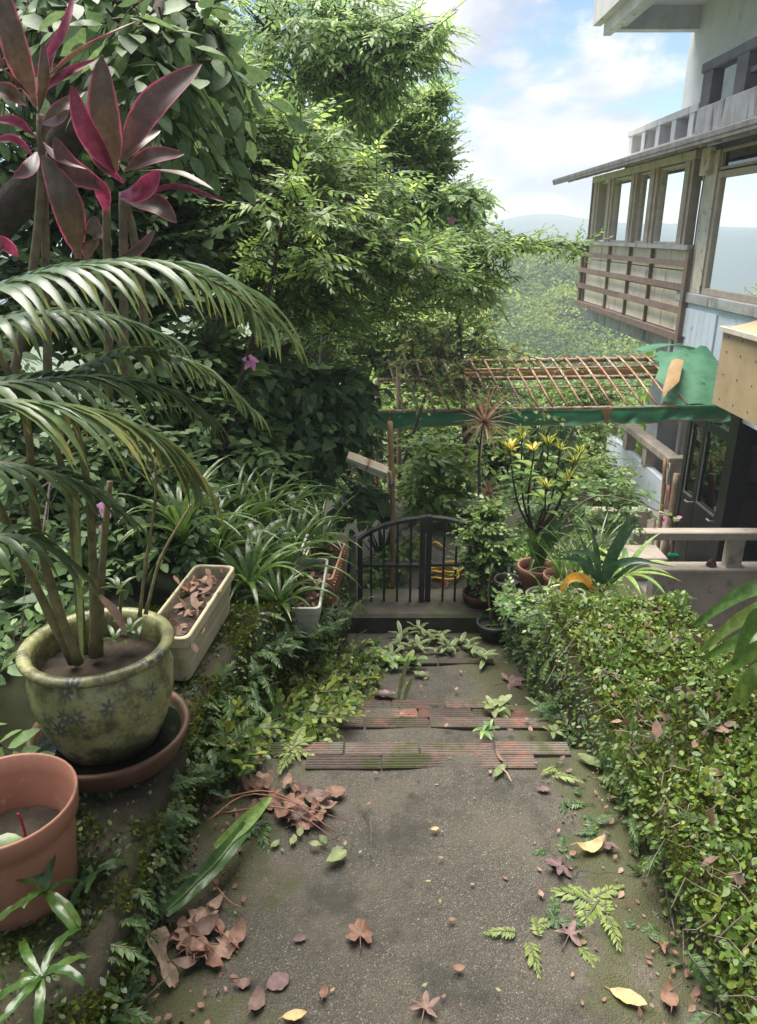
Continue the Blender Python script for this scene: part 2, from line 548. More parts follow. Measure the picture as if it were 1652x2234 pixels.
def pebble_material():
    m, nt, b = _nodes('exposed_aggregate')
    geo = nt.nodes.new('ShaderNodeNewGeometry'); vec = geo.outputs['Position']
    vo = nt.nodes.new('ShaderNodeTexVoronoi'); vo.inputs['Scale'].default_value = 240
    nt.links.new(vec, vo.inputs['Vector'])
    ramp = nt.nodes.new('ShaderNodeValToRGB')
    e = ramp.color_ramp.elements
    e[0].position = 0.0; e[0].color = (0.035, 0.03, 0.022, 1)
    e[1].position = 1.0; e[1].color = (0.27, 0.25, 0.21, 1)
    for p, c in ((0.45, (0.085, 0.075, 0.058)), (0.80, (0.12, 0.107, 0.083)), (0.955, (0.145, 0.13, 0.10))):
        q = e.new(p); q.color = (*c, 1)
    sep = nt.nodes.new('ShaderNodeSeparateColor'); nt.links.new(vo.outputs['Color'], sep.inputs[0])
    nt.links.new(sep.outputs[0], ramp.inputs[0])
    col = ramp.outputs[0]
    # cement between the pebbles
    col = _mixrgb(nt, _range(nt, vo.outputs['Distance'], 0.30, 0.62), col, (0.05, 0.044, 0.032))
    # worn paler brown in the middle, dark damp blotches, moss
    col = _mixrgb(nt, _range(nt, _noise(nt, vec, 2.6, 6), 0.42, 0.68, 0, 0.6), col, (0.108, 0.09, 0.064))
    col = _mixrgb(nt, _range(nt, _noise(nt, vec, 4.7, 8, 0.7), 0.47, 0.66, 0, 0.8), col, (0.026, 0.024, 0.018))
    sx = nt.nodes.new('ShaderNodeSeparateXYZ'); nt.links.new(vec, sx.inputs[0])
    dx = _math(nt, 'ABSOLUTE', _math(nt, 'SUBTRACT', sx.outputs[0], 0.12))
    edge = _range(nt, dx, 0.12, 0.62, -0.10, 0.16)
    ms = _math(nt, 'ADD', _noise(nt, vec, 3.4, 9, 0.72), edge)
    col = _mixrgb(nt, _range(nt, ms, 0.52, 0.64, 0, 0.85), col, (0.048, 0.052, 0.014))
    # hairline cracks here and there
    vc = nt.nodes.new('ShaderNodeTexVoronoi'); vc.feature = 'DISTANCE_TO_EDGE'; vc.inputs['Scale'].default_value = 1.7
    mp = nt.nodes.new('ShaderNodeVectorMath'); mp.operation = 'ADD'
    nn = nt.nodes.new('ShaderNodeTexNoise'); nn.inputs['Scale'].default_value = 7; nt.links.new(vec, nn.inputs['Vector'])
    vs_ = nt.nodes.new('ShaderNodeVectorMath'); vs_.operation = 'SCALE'; vs_.inputs['Scale'].default_value = 0.22; nt.links.new(nn.outputs['Color'], vs_.inputs[0])
    nt.links.new(vec, mp.inputs[0]); nt.links.new(vs_.outputs[0], mp.inputs[1]); nt.links.new(mp.outputs[0], vc.inputs['Vector'])
    crack = _math(nt, 'MULTIPLY', _math(nt, 'SUBTRACT', 1.0, _range(nt, vc.outputs['Distance'], 0.0, 0.010)), _range(nt, _noise(nt, vec, 2.1, 2), 0.5, 0.58))
    col = _mixrgb(nt, _math(nt, 'MULTIPLY', crack, 0.8), col, (0.012, 0.011, 0.009))
    nt.links.new(col, b.inputs['Base Color'])
    b.inputs['Roughness'].default_value = 0.74
    bn = nt.nodes.new('ShaderNodeBump'); bn.inputs['Strength'].default_value = 0.9; bn.inputs['Distance'].default_value = 0.004
    inv = _math(nt, 'SUBTRACT', 1.0, vo.outputs['Distance'])
    hh = _math(nt, 'ADD', inv, _math(nt, 'MULTIPLY', _noise(nt, vec, 45, 4), 1.6))
    nt.links.new(hh, bn.inputs['Height']); nt.links.new(bn.outputs[0], b.inputs['Normal'])
    return m
MT['pebble'] = pebble_material()
MT['tile'] = mat('ribbed_clay_tile', (0.12, 0.085, 0.068), (0.085, 0.066, 0.055), 14, 0.85, 0.6, 80, orand=0.3,
                 stains=(((0.24, 0.105, 0.07), 2.6, 0.50, 0.62), ((0.11, 0.098, 0.08), 9, 0.50, 0.64), ((0.055, 0.06, 0.02), 4, 0.50, 0.62), ((0.05, 0.04, 0.03), 18, 0.58, 0.68)))

# ================================================================= terrain: one sheet out to the horizon
def smooth(a, b, x):
    t = min(1, max(0, (x - a) / (b - a))); return t * t * (3 - 2 * t)
def lerp(a, b, t): return a + (b - a) * t
def path_edge_left(y):
    if y < 1.9: return -0.55
    return lerp(-0.55, -0.21, min(1, (y - 1.9) / 2.2))
def wall_top_left(y):
    ks = ((-9, .27), (2.5, .27), (2.75, .16), (3.1, .02), (3.5, -.16), (3.9, -.32), (5, -.42))
    for (a, za), (b, zb) in zip(ks, ks[1:]):
        if y <= b: return lerp(za, zb, (y - a) / (b - a))
    return ks[-1][1]
def terrain_z(x, y):
    # far landscape
    if y < 15: far = -3.4
    elif y < 46: far = lerp(-3.4, -17, smooth(13, 46, y))
    elif y < 118: far = lerp(-17, -4.4, smooth(40, 118, y) ** 1.15) + 1.3 * math.sin(x * 0.11 + 1) * smooth(55, 110, y) + 1.2 * math.sin(x * 0.05 + y * 0.13)
    else: far = lerp(-4.4, -30, smooth(118, 220, y))
    # the valley floor opens to the right, behind the house; the bank climbs to the left
    if y > 18:
        far += -0.10 * max(0, x - 26) - 0.45 * max(0, 4 - x) * smooth(18, 60, y)
        far = max(-34, far)
    bank = wall_top_left(y) - 0.05 + 0.42 * max(0, -0.75 - x) - 0.55 * max(0, y - 5.2)
    mid = -1.6 if y < 7 else lerp(-1.6, -3.4, smooth(6.4, 8.5, y))
    yard = -3.3
    if x < -0.6: near = bank
    elif x < 1.0: near = mid
    else: near = lerp(mid, yard, smooth(1.0, 1.9, x))
    if y > 8:
        near = lerp(max(near, -8), far, smooth(9, 20, y))
    if y > 20: near = far
    return near
def build_terrain():
    xs = sorted(set([round(v, 3) for v in np.concatenate([
        np.linspace(-560, -200, 5), np.linspace(-200, -40, 9), np.linspace(-40, -6, 18), np.linspace(-6, 3, 46), np.linspace(3, 60, 40), np.linspace(60, 200, 8), np.linspace(200, 560, 6)])]))
    ys = sorted(set([round(v, 3) for v in np.concatenate([
        np.linspace(-60, -3, 8), np.linspace(-3, 10, 53), np.linspace(10, 140, 66), np.linspace(140, 600, 20)])]))
    V = [(x, y, terrain_z(x, y) + (0.02 * math.sin(x * 9) * math.cos(y * 7) if abs(x) < 6 and y < 12 else 0)) for y in ys for x in xs]
    nx = len(xs)
    F = [(j * nx + i, j * nx + i + 1, (j + 1) * nx + i + 1, (j + 1) * nx + i) for j in range(len(ys) - 1) for i in range(nx - 1)]
    mi = [0 if ys[f[0] // nx] < 14 else 1 for f in F]
    me = np_mesh('ground', np.array(V), F, [MT['earth'], MT['hill_ground']], mi, True)
    tag(link('ground', me), kind='structure')
build_terrain()

def build_mountains():
    # blue ridges beyond the plain
    for dist, k0, seed in ((540, 1.0, 3), (430, 0.45, 8)):
        rr = random.Random(seed); us = np.linspace(-0.95, 0.98, 180); V = []
        ph = [rr.uniform(0, 6.28) for _ in range(8)]
        def prof(u):
            k = 0.0128 * math.exp(-((u - 0.222) / 0.055) ** 2) + 0.008 * math.exp(-((u - 0.17) / 0.07) ** 2) + 0.009 * math.exp(-((u - 0.36) / 0.10) ** 2) + 0.010 * math.exp(-((u + 0.2) / 0.2) ** 2)
            w = sum(math.sin(u * f + p) * a_ for f, p, a_ in zip((14, 23, 37, 60, 95, 150, 240, 400), ph, (.10, .09, .08, .06, .05, .03, .02, .012)))
            return max(0.001, k + 0.004 * w + 0.005) * k0
        n = len(us)
        for t in (0, 0.35, 0.7, 1.0, 1.5):
            for u in us:
                top = CAM_H + prof(u) * dist
                zz = -34 + (top + 34) * (math.sin(min(t, 1) * math.pi / 2) if t <= 1 else 0.5)
                V.append((u * dist, dist + (t - 1) * 60 + 5 * math.sin(u * 40 + t * 5), zz))
        F = [(j * n + i, j * n + i + 1, (j + 1) * n + i + 1, (j + 1) * n + i) for j in range(4) for i in range(n - 1)]
        tag(link('mountain_ridge', np_mesh('mountain_ridge', np.array(V), F, MT['mountain'])), kind='structure')
build_mountains()

# pale lane and clearing far below on the left, seen through the trees
def build_lane():
    mb = MB()
    pts = [(-6, 10.0, -2.6), (-2.6, 10.6, -2.85), (0.4, 12.0, -3.1), (3.4, 14.5, -3.35)]
    sp = spline(pts, 14); vs = []
    for i, p in enumerate(sp):
        t = (sp[min(i + 1, 14)] - sp[max(i - 1, 0)]).normalized(); s = Vector((-t.y, t.x, 0)) * 1.1
        vs += [p - s, p + s]
    mb.add(vs, [(2 * i, 2 * i + 1, 2 * i + 3, 2 * i + 2) for i in range(14)])
    tag(mb.build('lane', MT['pale_road']), kind='structure')
    return sp
build_lane()

# ================================================================= path, steps, tiles
STEPS = [  # y0, y1, z
    (-2.5, 2.06, 0.0), (2.06, 2.46, -0.19), (2.46, 2.85, -0.38), (2.85, 3.51, -0.57), (3.51, 4.17, -0.76)]
XR = 0.76
def path_slab(y0, y1, z, thick):
    ny = max(2, int((y1 - y0) / 0.07)); nx = 20; V = []
    for j in range(ny + 1):
        y = lerp(y0, y1, j / ny); xl = path_edge_left(y) - 0.12; xr = XR + (0.14 if y > 3 else 0.05)
        for i in range(nx + 1):
            x = lerp(xl, xr, i / nx)
            dz = 0.006 * math.sin(x * 7 + y * 3) + 0.004 * math.sin(x * 17 - y * 11) - (0.018 if j == ny else 0)
            V.append((x, y, z + dz))
    F = [(j * (nx + 1) + i, j * (nx + 1) + i + 1, (j + 1) * (nx + 1) + i + 1, (j + 1) * (nx + 1) + i) for j in range(ny) for i in range(nx)]
    o = len(V)
    for i in range(nx + 1):
        p = V[ny * (nx + 1) + i]; V.append((p[0], p[1] + 0.004, z - thick))
    for i in range(nx): F.append((ny * (nx + 1) + i, ny * (nx + 1) + i + 1, o + i + 1, o + i))
    return V, F
def build_path():
    V, F = path_slab(*STEPS[0], 0.4)
    root = tag(link('path', np_mesh('path', np.array(V), F, MT['pebble'])), kind='structure')
    # ribbed clay nosing tiles, laid in courses across each step
    def tile_mesh(L, D, T):
        mb = MB(); ribs = 5; prof = []
        for k in range(ribs):
            a = k / ribs * D; w = D / ribs
            prof += [(a + 0.002, T - 0.003), (a + 0.005, T), (a + w - 0.005, T), (a + w - 0.002, T - 0.003)]
        prof = [(0, 0), (0, T - 0.003)] + prof + [(D, T - 0.003), (D, 0)]
        n = len(prof)
        vs = [(x, y, z) for x in (0.002, L - 0.002) for y, z in prof]
        fs = [(i, i + 1, n + i + 1, n + i) for i in range(n - 1)] + [tuple(range(n))[::-1], tuple(range(n, 2 * n))]
        mb.add(vs, fs)
        return mb.mesh('tile', MT['tile'])
    treads = [root]
    for y0, y1, z in STEPS[1:]:
        V, F = path_slab(y0, y1 - 0.002, z, 0.3)
        treads.append(link('tread', np_mesh('tread', np.array(V), F, MT['pebble']), root))
    lay = [  # tread index, far edge y, courses, tile length, x from, x to
        (0, 2.065, 2, 0.245, -0.36, 0.70), (1, 2.465, 1, 0.245, -0.30, 0.74), (2, 2.855, 2, 0.235, -0.18, 0.66), (3, 3.515, 1, 0.30, 0.02, 0.80)]
    T = 0.016
    for ti, yf, nc, L, xa, xb in lay:
        D = 0.062 if ti != 3 else 0.05
        tm = tile_mesh(L, D, T)
        z = STEPS[ti][2]
        for c in range(nc):
            x = xa + (L * 0.5 if c % 2 else 0.0)
            while x + L <= xb + 0.03:
                o = link('tile', tm, treads[ti], (x + random.uniform(-.002, .002), yf - D * (c + 1) - 0.003 * c, z - 0.007 + random.uniform(-.003, .003)))
                o.rotation_euler = (random.uniform(-.012, .012), random.uniform(-.01, .01), random.uniform(-.008, .008))
                x += L + 0.004
    # threshold under the gate and the lower terrace beyond it
    mb = MB()
    mb.box((-0.215, 4.17, -1.1), (1.05, 4.56, -0.655), bev=0.018)
    tag(mb.build('gate_threshold', MT['concrete_dark']), kind='structure')
    mb = MB()
    vs = []; nx, ny = 16, 20
    for j in range(ny + 1):
        for i in range(nx + 1):
            x = lerp(-0.5, 1.9, i / nx); y = lerp(4.55, 6.75, j / ny)
            vs.append((x, y, -0.80 + 0.006 * math.sin(5 * x + 3 * y)))
    mb.add(vs, [(j * (nx + 1) + i, j * (nx + 1) + i + 1, (j + 1) * (nx + 1) + i + 1, (j + 1) * (nx + 1) + i) for j in range(ny) for i in range(nx)])
    mb.box((-0.5, 6.75, -2.6), (1.9, 6.76, -0.81)); mb.box((1.9, 4.55, -2.6), (1.91, 6.74, -0.81))
    tag(mb.build('lower_terrace', MT['pebble']), kind='structure')
build_path()

# ================================================================= low mossy walls on both sides of the path
def rough_wall(name, face, top, width, y0, y1, bottom, m, label, dy=0.05, amp=0.018, side=1):
    """face(y) = x of the path side; the wall extends `width` away from the path (side=-1 left, +1 right)"""
    from mathutils import noise as nz
    V = []; ny = int((y1 - y0) / dy); rows = None
    sec = [(0, 0.0), (0, 0.2), (0, 0.4), (0, 0.6), (0, 0.8), (0, 0.93), (0.03, 1.0), (0.12, 1.0), (0.3, 1.0), (0.5, 1.0), (0.7, 1.0), (0.88, 1.0), (0.97, 1.0), (1.0, 0.93), (1.0, 0.0)]
    for j in range(ny + 1):
        y = lerp(y0, y1, j / ny); zt = top(y); zb = bottom(y)
        for a, t in sec:
            x = face(y) + side * a * width; z = lerp(zb, zt, t)
            q = Vector((x * 4, y * 4, z * 4)); n1 = nz.noise(q) + 0.5 * nz.noise(q * 2.7)
            V.append((x + side * (-n1 * amp if a < 0.5 else n1 * amp), y + nz.noise(q + Vector((9, 3, 1))) * amp, z + (n1 * amp if t > 0.9 else 0)))
    k = len(sec)
    F = [(j * k + i, j * k + i + 1, (j + 1) * k + i + 1, (j + 1) * k + i) for j in range(ny) for i in range(k - 1)]
    F += [tuple(range(k)), tuple(ny * k + i for i in range(k - 1, -1, -1))]
    loc = Vector((face(1.0), 1.0, 0))
    o = link(name, np_mesh(name, np.array(V) - np.array(loc), F, m), None, loc)
    return tag(o, label, 'wall')
def path_z(y):
    for a, b, z in STEPS:
        if y <= b: return z
    return -0.76
left_wall = rough_wall('retaining_wall', path_edge_left, wall_top_left, 0.5, -1.2, 4.16, lambda y: path_z(y) - 0.25, MT['moss_stone'],
           'dark mossy retaining wall carrying the flower pots left of the path', side=-1)
def wall_top_right(y):
    return 0.15 if y < 2.75 else lerp(0.15, -0.02, smooth(2.75, 3.0, y))
right_wall = rough_wall('garden_wall', lambda y: 0.74 + 0.02 * math.sin(y * 2), wall_top_right, 0.5, -0.6, 3.0, lambda y: path_z(y) - 0.6, MT['moss_stone'],
           'broad low wall overgrown with small leaves right of the path', side=1)
low_wall = rough_wall('pot_wall', lambda y: 0.80, lambda y: -0.30 if y < 3.7 else -0.42, 0.62, 3.02, 4.5, lambda y: -1.2, MT['moss_stone'],
           'lower dark wall end carrying flower pots beside the gate', side=1)
# drop behind the right-hand walls
mb = MB(); mb.box((1.22, -0.6, -3.4), (1.235, 4.5, -0.45)); tag(mb.build('retaining_face', MT['concrete_dark']), kind='structure')
# ================================================================= house on the right
MT['wall_grey'] = mat('grey_render', (0.60, 0.62, 0.64), (0.52, 0.54, 0.56), 1.5, 0.9, 0.15, 60, stains=(((0.30, 0.31, 0.32), 1.3, 0.55, 0.75),))
MT['white_render'] = mat('weathered_white_render', (0.72, 0.71, 0.70), (0.60, 0.59, 0.58), 2, 0.9, 0.25, 50, streak=0.25,
                         stains=(((0.22, 0.21, 0.19), 5, 0.55, 0.72),))
MT['grey_parapet'] = mat('stained_grey_concrete', (0.50, 0.49, 0.48), (0.36, 0.35, 0.34), 3, 0.9, 0.35, 50, streak=0.2,
                         stains=(((0.12, 0.115, 0.11), 6, 0.52, 0.7),))
MT['dark_rail'] = mat('dark_grey_rail', (0.17, 0.165, 0.17), (0.12, 0.115, 0.12), 4, 0.85, 0.3, 50)
MT['tan_wood'] = mat('tan_painted_wood', (0.52, 0.44, 0.36), (0.43, 0.35, 0.27), 6, 0.7, 0.2, 60)
MT['pale_wood'] = mat('pale_painted_wood', (0.70, 0.64, 0.54), (0.60, 0.53, 0.43), 5, 0.75, 0.2, 60, stains=(((0.30, 0.24, 0.17), 9, 0.55, 0.7),))
MT['brown_wood'] = mat('weathered_brown_board', (0.28, 0.20, 0.155), (0.20, 0.145, 0.115), 7, 0.8, 0.5, 90, orand=0.15)
MT['cream_panel'] = mat('cream_panel', (0.84, 0.76, 0.60), (0.74, 0.65, 0.49), 2.5, 0.65, 0.1, 40, streak=0.3, stains=(((0.34, 0.29, 0.20), 6, 0.55, 0.72),))
MT['soffit'] = mat('soffit_board', (0.70, 0.60, 0.46), (0.58, 0.48, 0.35), 8, 0.8, 0.3, 80, orand=0.12, stains=(((0.26, 0.20, 0.14), 4, 0.56, 0.72),))
MT['roof_sheet'] = mat('roof_sheet', (0.20, 0.19, 0.18), (0.12, 0.115, 0.11), 5, 0.85, 0.4, 40)
MT['pale_blue'] = mat('pale_blue_paint', (0.66, 0.72, 0.80), (0.58, 0.64, 0.72), 3, 0.8, 0.2, 60, stains=(((0.36, 0.38, 0.40), 5, 0.58, 0.74),))
MT['pink_wall'] = mat('pink_render', (0.55, 0.43, 0.42), (0.47, 0.36, 0.355), 2, 0.9, 0.2, 50, streak=0.4, stains=(((0.28, 0.22, 0.21), 4, 0.57, 0.74),))
MT['tan_sheet'] = mat('tan_sheet', (0.50, 0.38, 0.22), (0.43, 0.32, 0.18), 3, 0.6, 0.08, 30, stains=(((0.30, 0.22, 0.12), 3, 0.58, 0.76),))
MT['black_metal'] = mat('black_painted_metal', (0.022, 0.022, 0.024), (0.013, 0.013, 0.014), 12, 0.42, 0.15, 60, spec=0.5)
MT['interior'] = mat('dim_interior', (0.20, 0.20, 0.21), (0.15, 0.15, 0.16), 1, 0.9)
MT['steel'] = mat('dull_steel', (0.45, 0.45, 0.44), (0.33, 0.33, 0.32), 9, 0.4, 0.1, 60, metallic=0.7)
MT['white_plastic'] = mat('white_plastic', (0.72, 0.70, 0.64), (0.62, 0.60, 0.54), 5, 0.5)
MT['glass'] = glassmat('window_glass', (0.35, 0.40, 0.40), 0.80)
MT['door_glass'] = glassmat('dark_door_glass', (0.16, 0.18, 0.17), 0.06)
MT['beige_col'] = mat('beige_render', (0.47, 0.41, 0.345), (0.37, 0.32, 0.265), 3, 0.9, 0.3, 60, stains=(((0.17, 0.16, 0.12), 4, 0.54, 0.7),))

house = thing('house', (4.0, 10.0, -2.5), 'weathered multi-storey house with long windows and slatted balcony on the right', 'house')
def hp(name, m, boxes, parent=house, bev=0.0, label=None):
    mb = MB()
    for b in boxes: mb.box(b[0], b[1], bev=b[2] if len(b) > 2 else bev)
    o = mb.build(name, MT[m], parent)
    if label: o['label'] = label
    return o
def YX(x, X=4.0, y=450): return PX(x, y, X).y
XW = 4.0
# --- masses
hp('wall', 'wall_grey', [((5.0, -9.0, 2.62), (9.0, 13.85, 9.4))], label='tall plain grey upper wall')
hp('wall', 'interior', [((7.2, 5.0, 0.3), (7.3, 14.8, 2.62)), ((4.15, 14.75, 0.3), (7.2, 14.85, 1.4)), ((4.15, 4.9, 0.3), (7.2, 5.0, 2.62))])
hp('floor_slab', 'grey_parapet', [((4.12, 4.9, 0.02), (9.0, 15.2, 0.30))])
hp('ceiling', 'interior', [((4.05, 4.9, 2.52), (9.0, 15.2, 2.60))])
hp('wall', 'pink_wall', [((5.3, 7.0, -3.2), (5.4, 14.4, 0.02))], label='faded pink lower wall behind the awning')
hp('wall', 'beige_col', [((5.4, 14.3, -6.0), (9.0, 14.4, 0.0))])
hp('wall', 'beige_col', [((4.05, -9.0, -3.3), (9.0, 7.0, 0.02))])
hp('wall', 'wall_grey', [((4.3, -9.0, 5.16), (4.99, 13.2, 9.4))])
hp('column', 'wall_grey', [((4.95, 12.9, -6.0), (5.30, 13.4, 0.02))], label='grey column beside the drain pipe')
# --- soffit slab of the storey above, cut by the top of the picture
sl = hp('roof_slab', 'wall_grey', [((3.70, -9.0, 4.90), (5.0, 13.72, 5.15))], label='grey overhanging slab at the top right')
hp('edge_beam', 'wall_grey', [((3.70, 13.50, 4.58), (5.0, 13.70, 4.90)), ((3.70, 2.0, 4.62), (3.86, 13.50, 4.90))], sl)
hp('fascia', 'white_render', [((3.58, 2.0, 4.55), (3.70, 13.78, 5.6)), ((3.44, 2.0, 4.72), (3.58, 13.95, 5.9))], sl)
# --- roof over the windows
rf = thing_roof = MB()
def roofz(x): return 2.53 + (x - 3.4) * 0.30
for y0, y1 in ((5.0, 10.3), (10.3, 15.9)):
    rf.add([(3.4, y0, roofz(3.4)), (4.5, y0, roofz(4.5)), (4.5, y1, roofz(4.5)), (3.4, y1, roofz(3.4)),
            (3.4, y0, roofz(3.4) + .05), (4.5, y0, roofz(4.5) + .05), (4.5, y1, roofz(4.5) + .05), (3.4, y1, roofz(3.4) + .05)],
           [(0, 3, 2, 1), (4, 5, 6, 7), (0, 1, 5, 4), (2, 3, 7, 6), (0, 4, 7, 3), (1, 2, 6, 5)])
roof = rf.build('roof', MT['roof_sheet'], house); roof['label'] = 'thin dark-edged roof sheet with boarded underside'
for k in range(9):                                     # soffit boards run along the eave
    xa = 3.41 + k * 0.105
    mb = MB()
    za, zb = roofz(xa) - 0.004, roofz(xa + 0.097) - 0.004
    d = 0.018 + 0.006 * (k % 3)
    for y0, y1 in ((5.0, 9.1 + 0.4 * (k % 2)), (9.115 + 0.4 * (k % 2), 15.85)):
        mb.add([(xa, y0, za - d), (xa + .097, y0, zb - d), (xa + .097, y1, zb - d), (xa, y1, za - d),
                (xa, y0, za), (xa + .097, y0, zb), (xa + .097, y1, zb), (xa, y1, za)],
               [(0, 3, 2, 1), (0, 1, 5, 4), (2, 3, 7, 6), (0, 4, 7, 3), (1, 2, 6, 5)])
    mb.build('soffit_board', MT['soffit'], roof)
y = 5.6
while y < 15.8:                                        # rafters
    mb = MB(); mb.beam((3.62, y, roofz(3.62) - 0.06), (4.3, y, roofz(4.3) - 0.06), 0.045, 0.06)
    mb.build('rafter', MT['pale_wood'], roof); y += 0.62
mb = MB(); mb.beam((3.43, 5.0, roofz(3.43) - 0.025), (3.43, 15.86, roofz(3.43) - 0.025), 0.05, 0.05); mb.build('eave_trim', MT['roof_sheet'], roof)
# --- terrace parapets above the roof
pr = hp('terrace_railing', 'white_render', [((4.3, 11.30, 2.62), (4.5, 14.30, 2.87))], label='white terrace railing above the roof')
hp('rail', 'white_render', [((4.3, 11.30, 3.15), (4.5, 14.32, 3.25))], pr, bev=0.008)
for k in range(5): 
    yy = 11.42 + k * 0.66
    hp('post', 'white_render', [((4.31, yy, 2.87), (4.49, yy + 0.17, 3.15))], pr)
hp('rail', 'tan_wood', [((5.0 - .02, 11.3, 2.93), (5.0 - .002, 14.2, 3.0))], pr)
dr = hp('balcony_parapet', 'grey_parapet', [((4.28, 5.0, 2.72), (4.46, 11.26, 3.17), 0.015)], label='stained grey concrete parapet with dark open railing')
hp('rail', 'dark_rail', [((4.28, 5.0, 3.58), (4.46, 11.30, 3.70), 0.015)], dr)
for yy in (10.95, 9.95, 8.75, 7.4, 6.0): hp('post', 'dark_rail', [((4.30, yy, 3.17), (4.45, yy + 0.30, 3.58))], dr)
hp('rail', 'dark_rail', [((4.34, 5.0, 3.36), (4.41, 10.0, 3.42))], dr)
hp('ledge_block', 'white_render', [((4.50, 10.35, 3.17), (4.66, 10.7, 3.31))], dr)
# --- window band
def window(y0, y1, z0, z1, fw, fm, gm='glass', x=XW, depth=0.08, name='window', label=None):
    mb = MB()
    mb.box((x, y0, z0), (x + depth, y1, z0 + fw)); mb.box((x, y0, z1 - fw), (x + depth, y1, z1))
    mb.box((x + .002, y0, z0 + fw), (x + depth - .002, y0 + fw, z1 - fw)); mb.box((x + .002, y1 - fw, z0 + fw), (x + depth - .002, y1, z1 - fw))
    w = mb.build(name, MT[fm], house)
    if label: w['label'] = label
    g = MB(); g.box((x + depth * .45, y0 + fw, z0 + fw), (x + depth * .45 + .006, y1 - fw, z1 - fw)); g.build('pane', MT[gm], w)
    return w
zs, zh = 1.47, 2.46
spans = [(1433, 1488), (1388, 1415), (1337, 1375), (1306, 1326)]
for xa, xb in spans:
    window(YX(xb), YX(xa), zs, zh, 0.022, 'pale_wood', depth=0.05 if xb - xa < 30 else 0.08, x=XW + (0.03 if xb - xa < 30 else 0.005))
for xa, xb in ((1485, 1512), (1412, 1436), (1373, 1390), (1323, 1340), (1294, 1309)):
    ya, yb = YX(xb), YX(xa); m_ = (ya + yb) / 2; h_ = (yb - ya) * .36; ya, yb = m_ - h_, m_ + h_
    mb = MB(); mb.box((XW - .03, ya, zs - .03), (XW + .09, yb - 0.003, zh + .02)); mb.box((XW - .05, ya + 0.3 * (yb - ya), zs), (XW - .03, ya + .55 * (yb - ya), zh))
    mb.build('mullion', MT['tan_wood'], house)
hp('corner_post', 'brown_wood', [((XW - .01, 15.1, 1.45), (XW + .05, 15.17, 2.5))])
hp('corner_rail', 'brown_wood', [((XW - .005, 14.75, 1.92), (XW + .04, 15.1, 1.96))])
hp('head_beam', 'pale_wood', [((XW - .03, 10.3, zh + .02), (XW + .1, 15.1, zh + .12))])
hp('window_sill', 'grey_parapet', [((XW - .10, 9.98, 1.405), (XW + .12, 15.2, 1.465))])
# --- slatted balcony front below the windows
bal = hp('balcony', 'grey_parapet', [((4.12, 10.1, 0.30), (4.25, 15.3, 1.40))], label='balcony front of cream panels behind dark brown boards')
ye = [10.12, YX(1418, y=600), YX(1370, y=600), YX(1325, y=600), 15.15]
zrow = [0.36, 0.62, 0.88, 1.14, 1.40]
for i in range(4):
    for j in range(4):
        hp('panel', 'cream_panel', [((4.02 + 0.004 * j, ye[i] + .02, zrow[j] + .008), (4.06, ye[i + 1] - .02, zrow[j + 1] - .008))], bal)
    hp('bracket', 'brown_wood', [((3.975, ye[i + 1] - .014, 0.33), (4.02, ye[i + 1] + .014, 1.41))], bal)
for za, zb in ((1.195, 1.265), (0.905, 0.985), (0.61, 0.70)):
    hp('board', 'brown_wood', [((3.93, 10.06, za), (3.954, 12.7, zb))], bal)
    hp('board', 'brown_wood', [((3.932, 12.71, za - .004), (3.953, 15.45, zb - .004))], bal)
    hp('board', 'brown_wood', [((3.94, 15.45, za), (5.0, 15.50, zb))], bal)
hp('bottom_beam', 'brown_wood', [((3.93, 10.02, 0.27), (4.10, 15.5, 0.355))], bal)
hp('end_post', 'brown_wood', [((3.92, 9.96, 0.25), (4.10, 10.055, 1.42))], bal)
hp('end_post', 'brown_wood', [((3.96, 15.30, 0.27), (4.08, 15.42, 1.42))], bal)
# --- water stains' source and small fittings: gutter pipe, cable, wall lamp
mb = MB(); mb.tube(spline([(4.26, 10.35, 2.80), (4.26, 11.5, 2.76), (4.27, 13.0, 2.79), (4.28, 14.3, 2.77)], 14), .008, 5); mb.build('cable', MT['black_plastic'] if 'black_plastic' in MT else MT['black_metal'], house)
mb = MB(); mb.tube(spline([(3.97, 9.9, 2.5), (3.96, 9.93, 1.9), (3.965, 9.92, 1.2), (3.96, 9.9, .92)], 10), .007, 5); mb.build('cable', MT['dark_rail'], house)
mb = MB(); mb.tube([(3.97, 10.30, .30), (3.97, 10.30, -.3), (3.97, 10.28, -.62)], .022, 8); mb.build('drain_pipe', MT['white_render'], house)
# --- big corner window nearer the camera
hp('corner_column', 'pale_wood', [((3.985, 9.62, 0.90), (4.16, 10.0, 2.52))])
hp('corner_bracket', 'pale_wood', [((3.93, 9.75, 2.26), (3.985, 10.0, 2.56))])
window(5.2, 9.60, 0.90, 2.28, 0.07, 'tan_wood', x=XW, label='large fixed window mirroring sky and trees')
window(5.2, 9.60, 2.30, 2.52, 0.03, 'tan_wood', gm='door_glass', x=XW + .01)
# --- pale blue plinth with ragged boards
pl = hp('plinth', 'pale_blue', [((4.0, 5.0, -0.35), (4.12, 10.24, 0.76))], label='pale blue plinth with ragged vertical boards')
hp('capping', 'grey_parapet', [((3.955, 5.0, 0.765), (4.14, 10.30, 0.895), 0.012)], pl)
for k in range(7):
    ya = 9.02 + k * 0.165
    zb = 0.10 + 0.10 * ((k * 3) % 4) / 3 + (0.14 if k > 4 else 0)
    hp('plank', 'pale_blue', [((3.978, ya, zb), (3.999, ya + 0.158, 0.70))], pl)
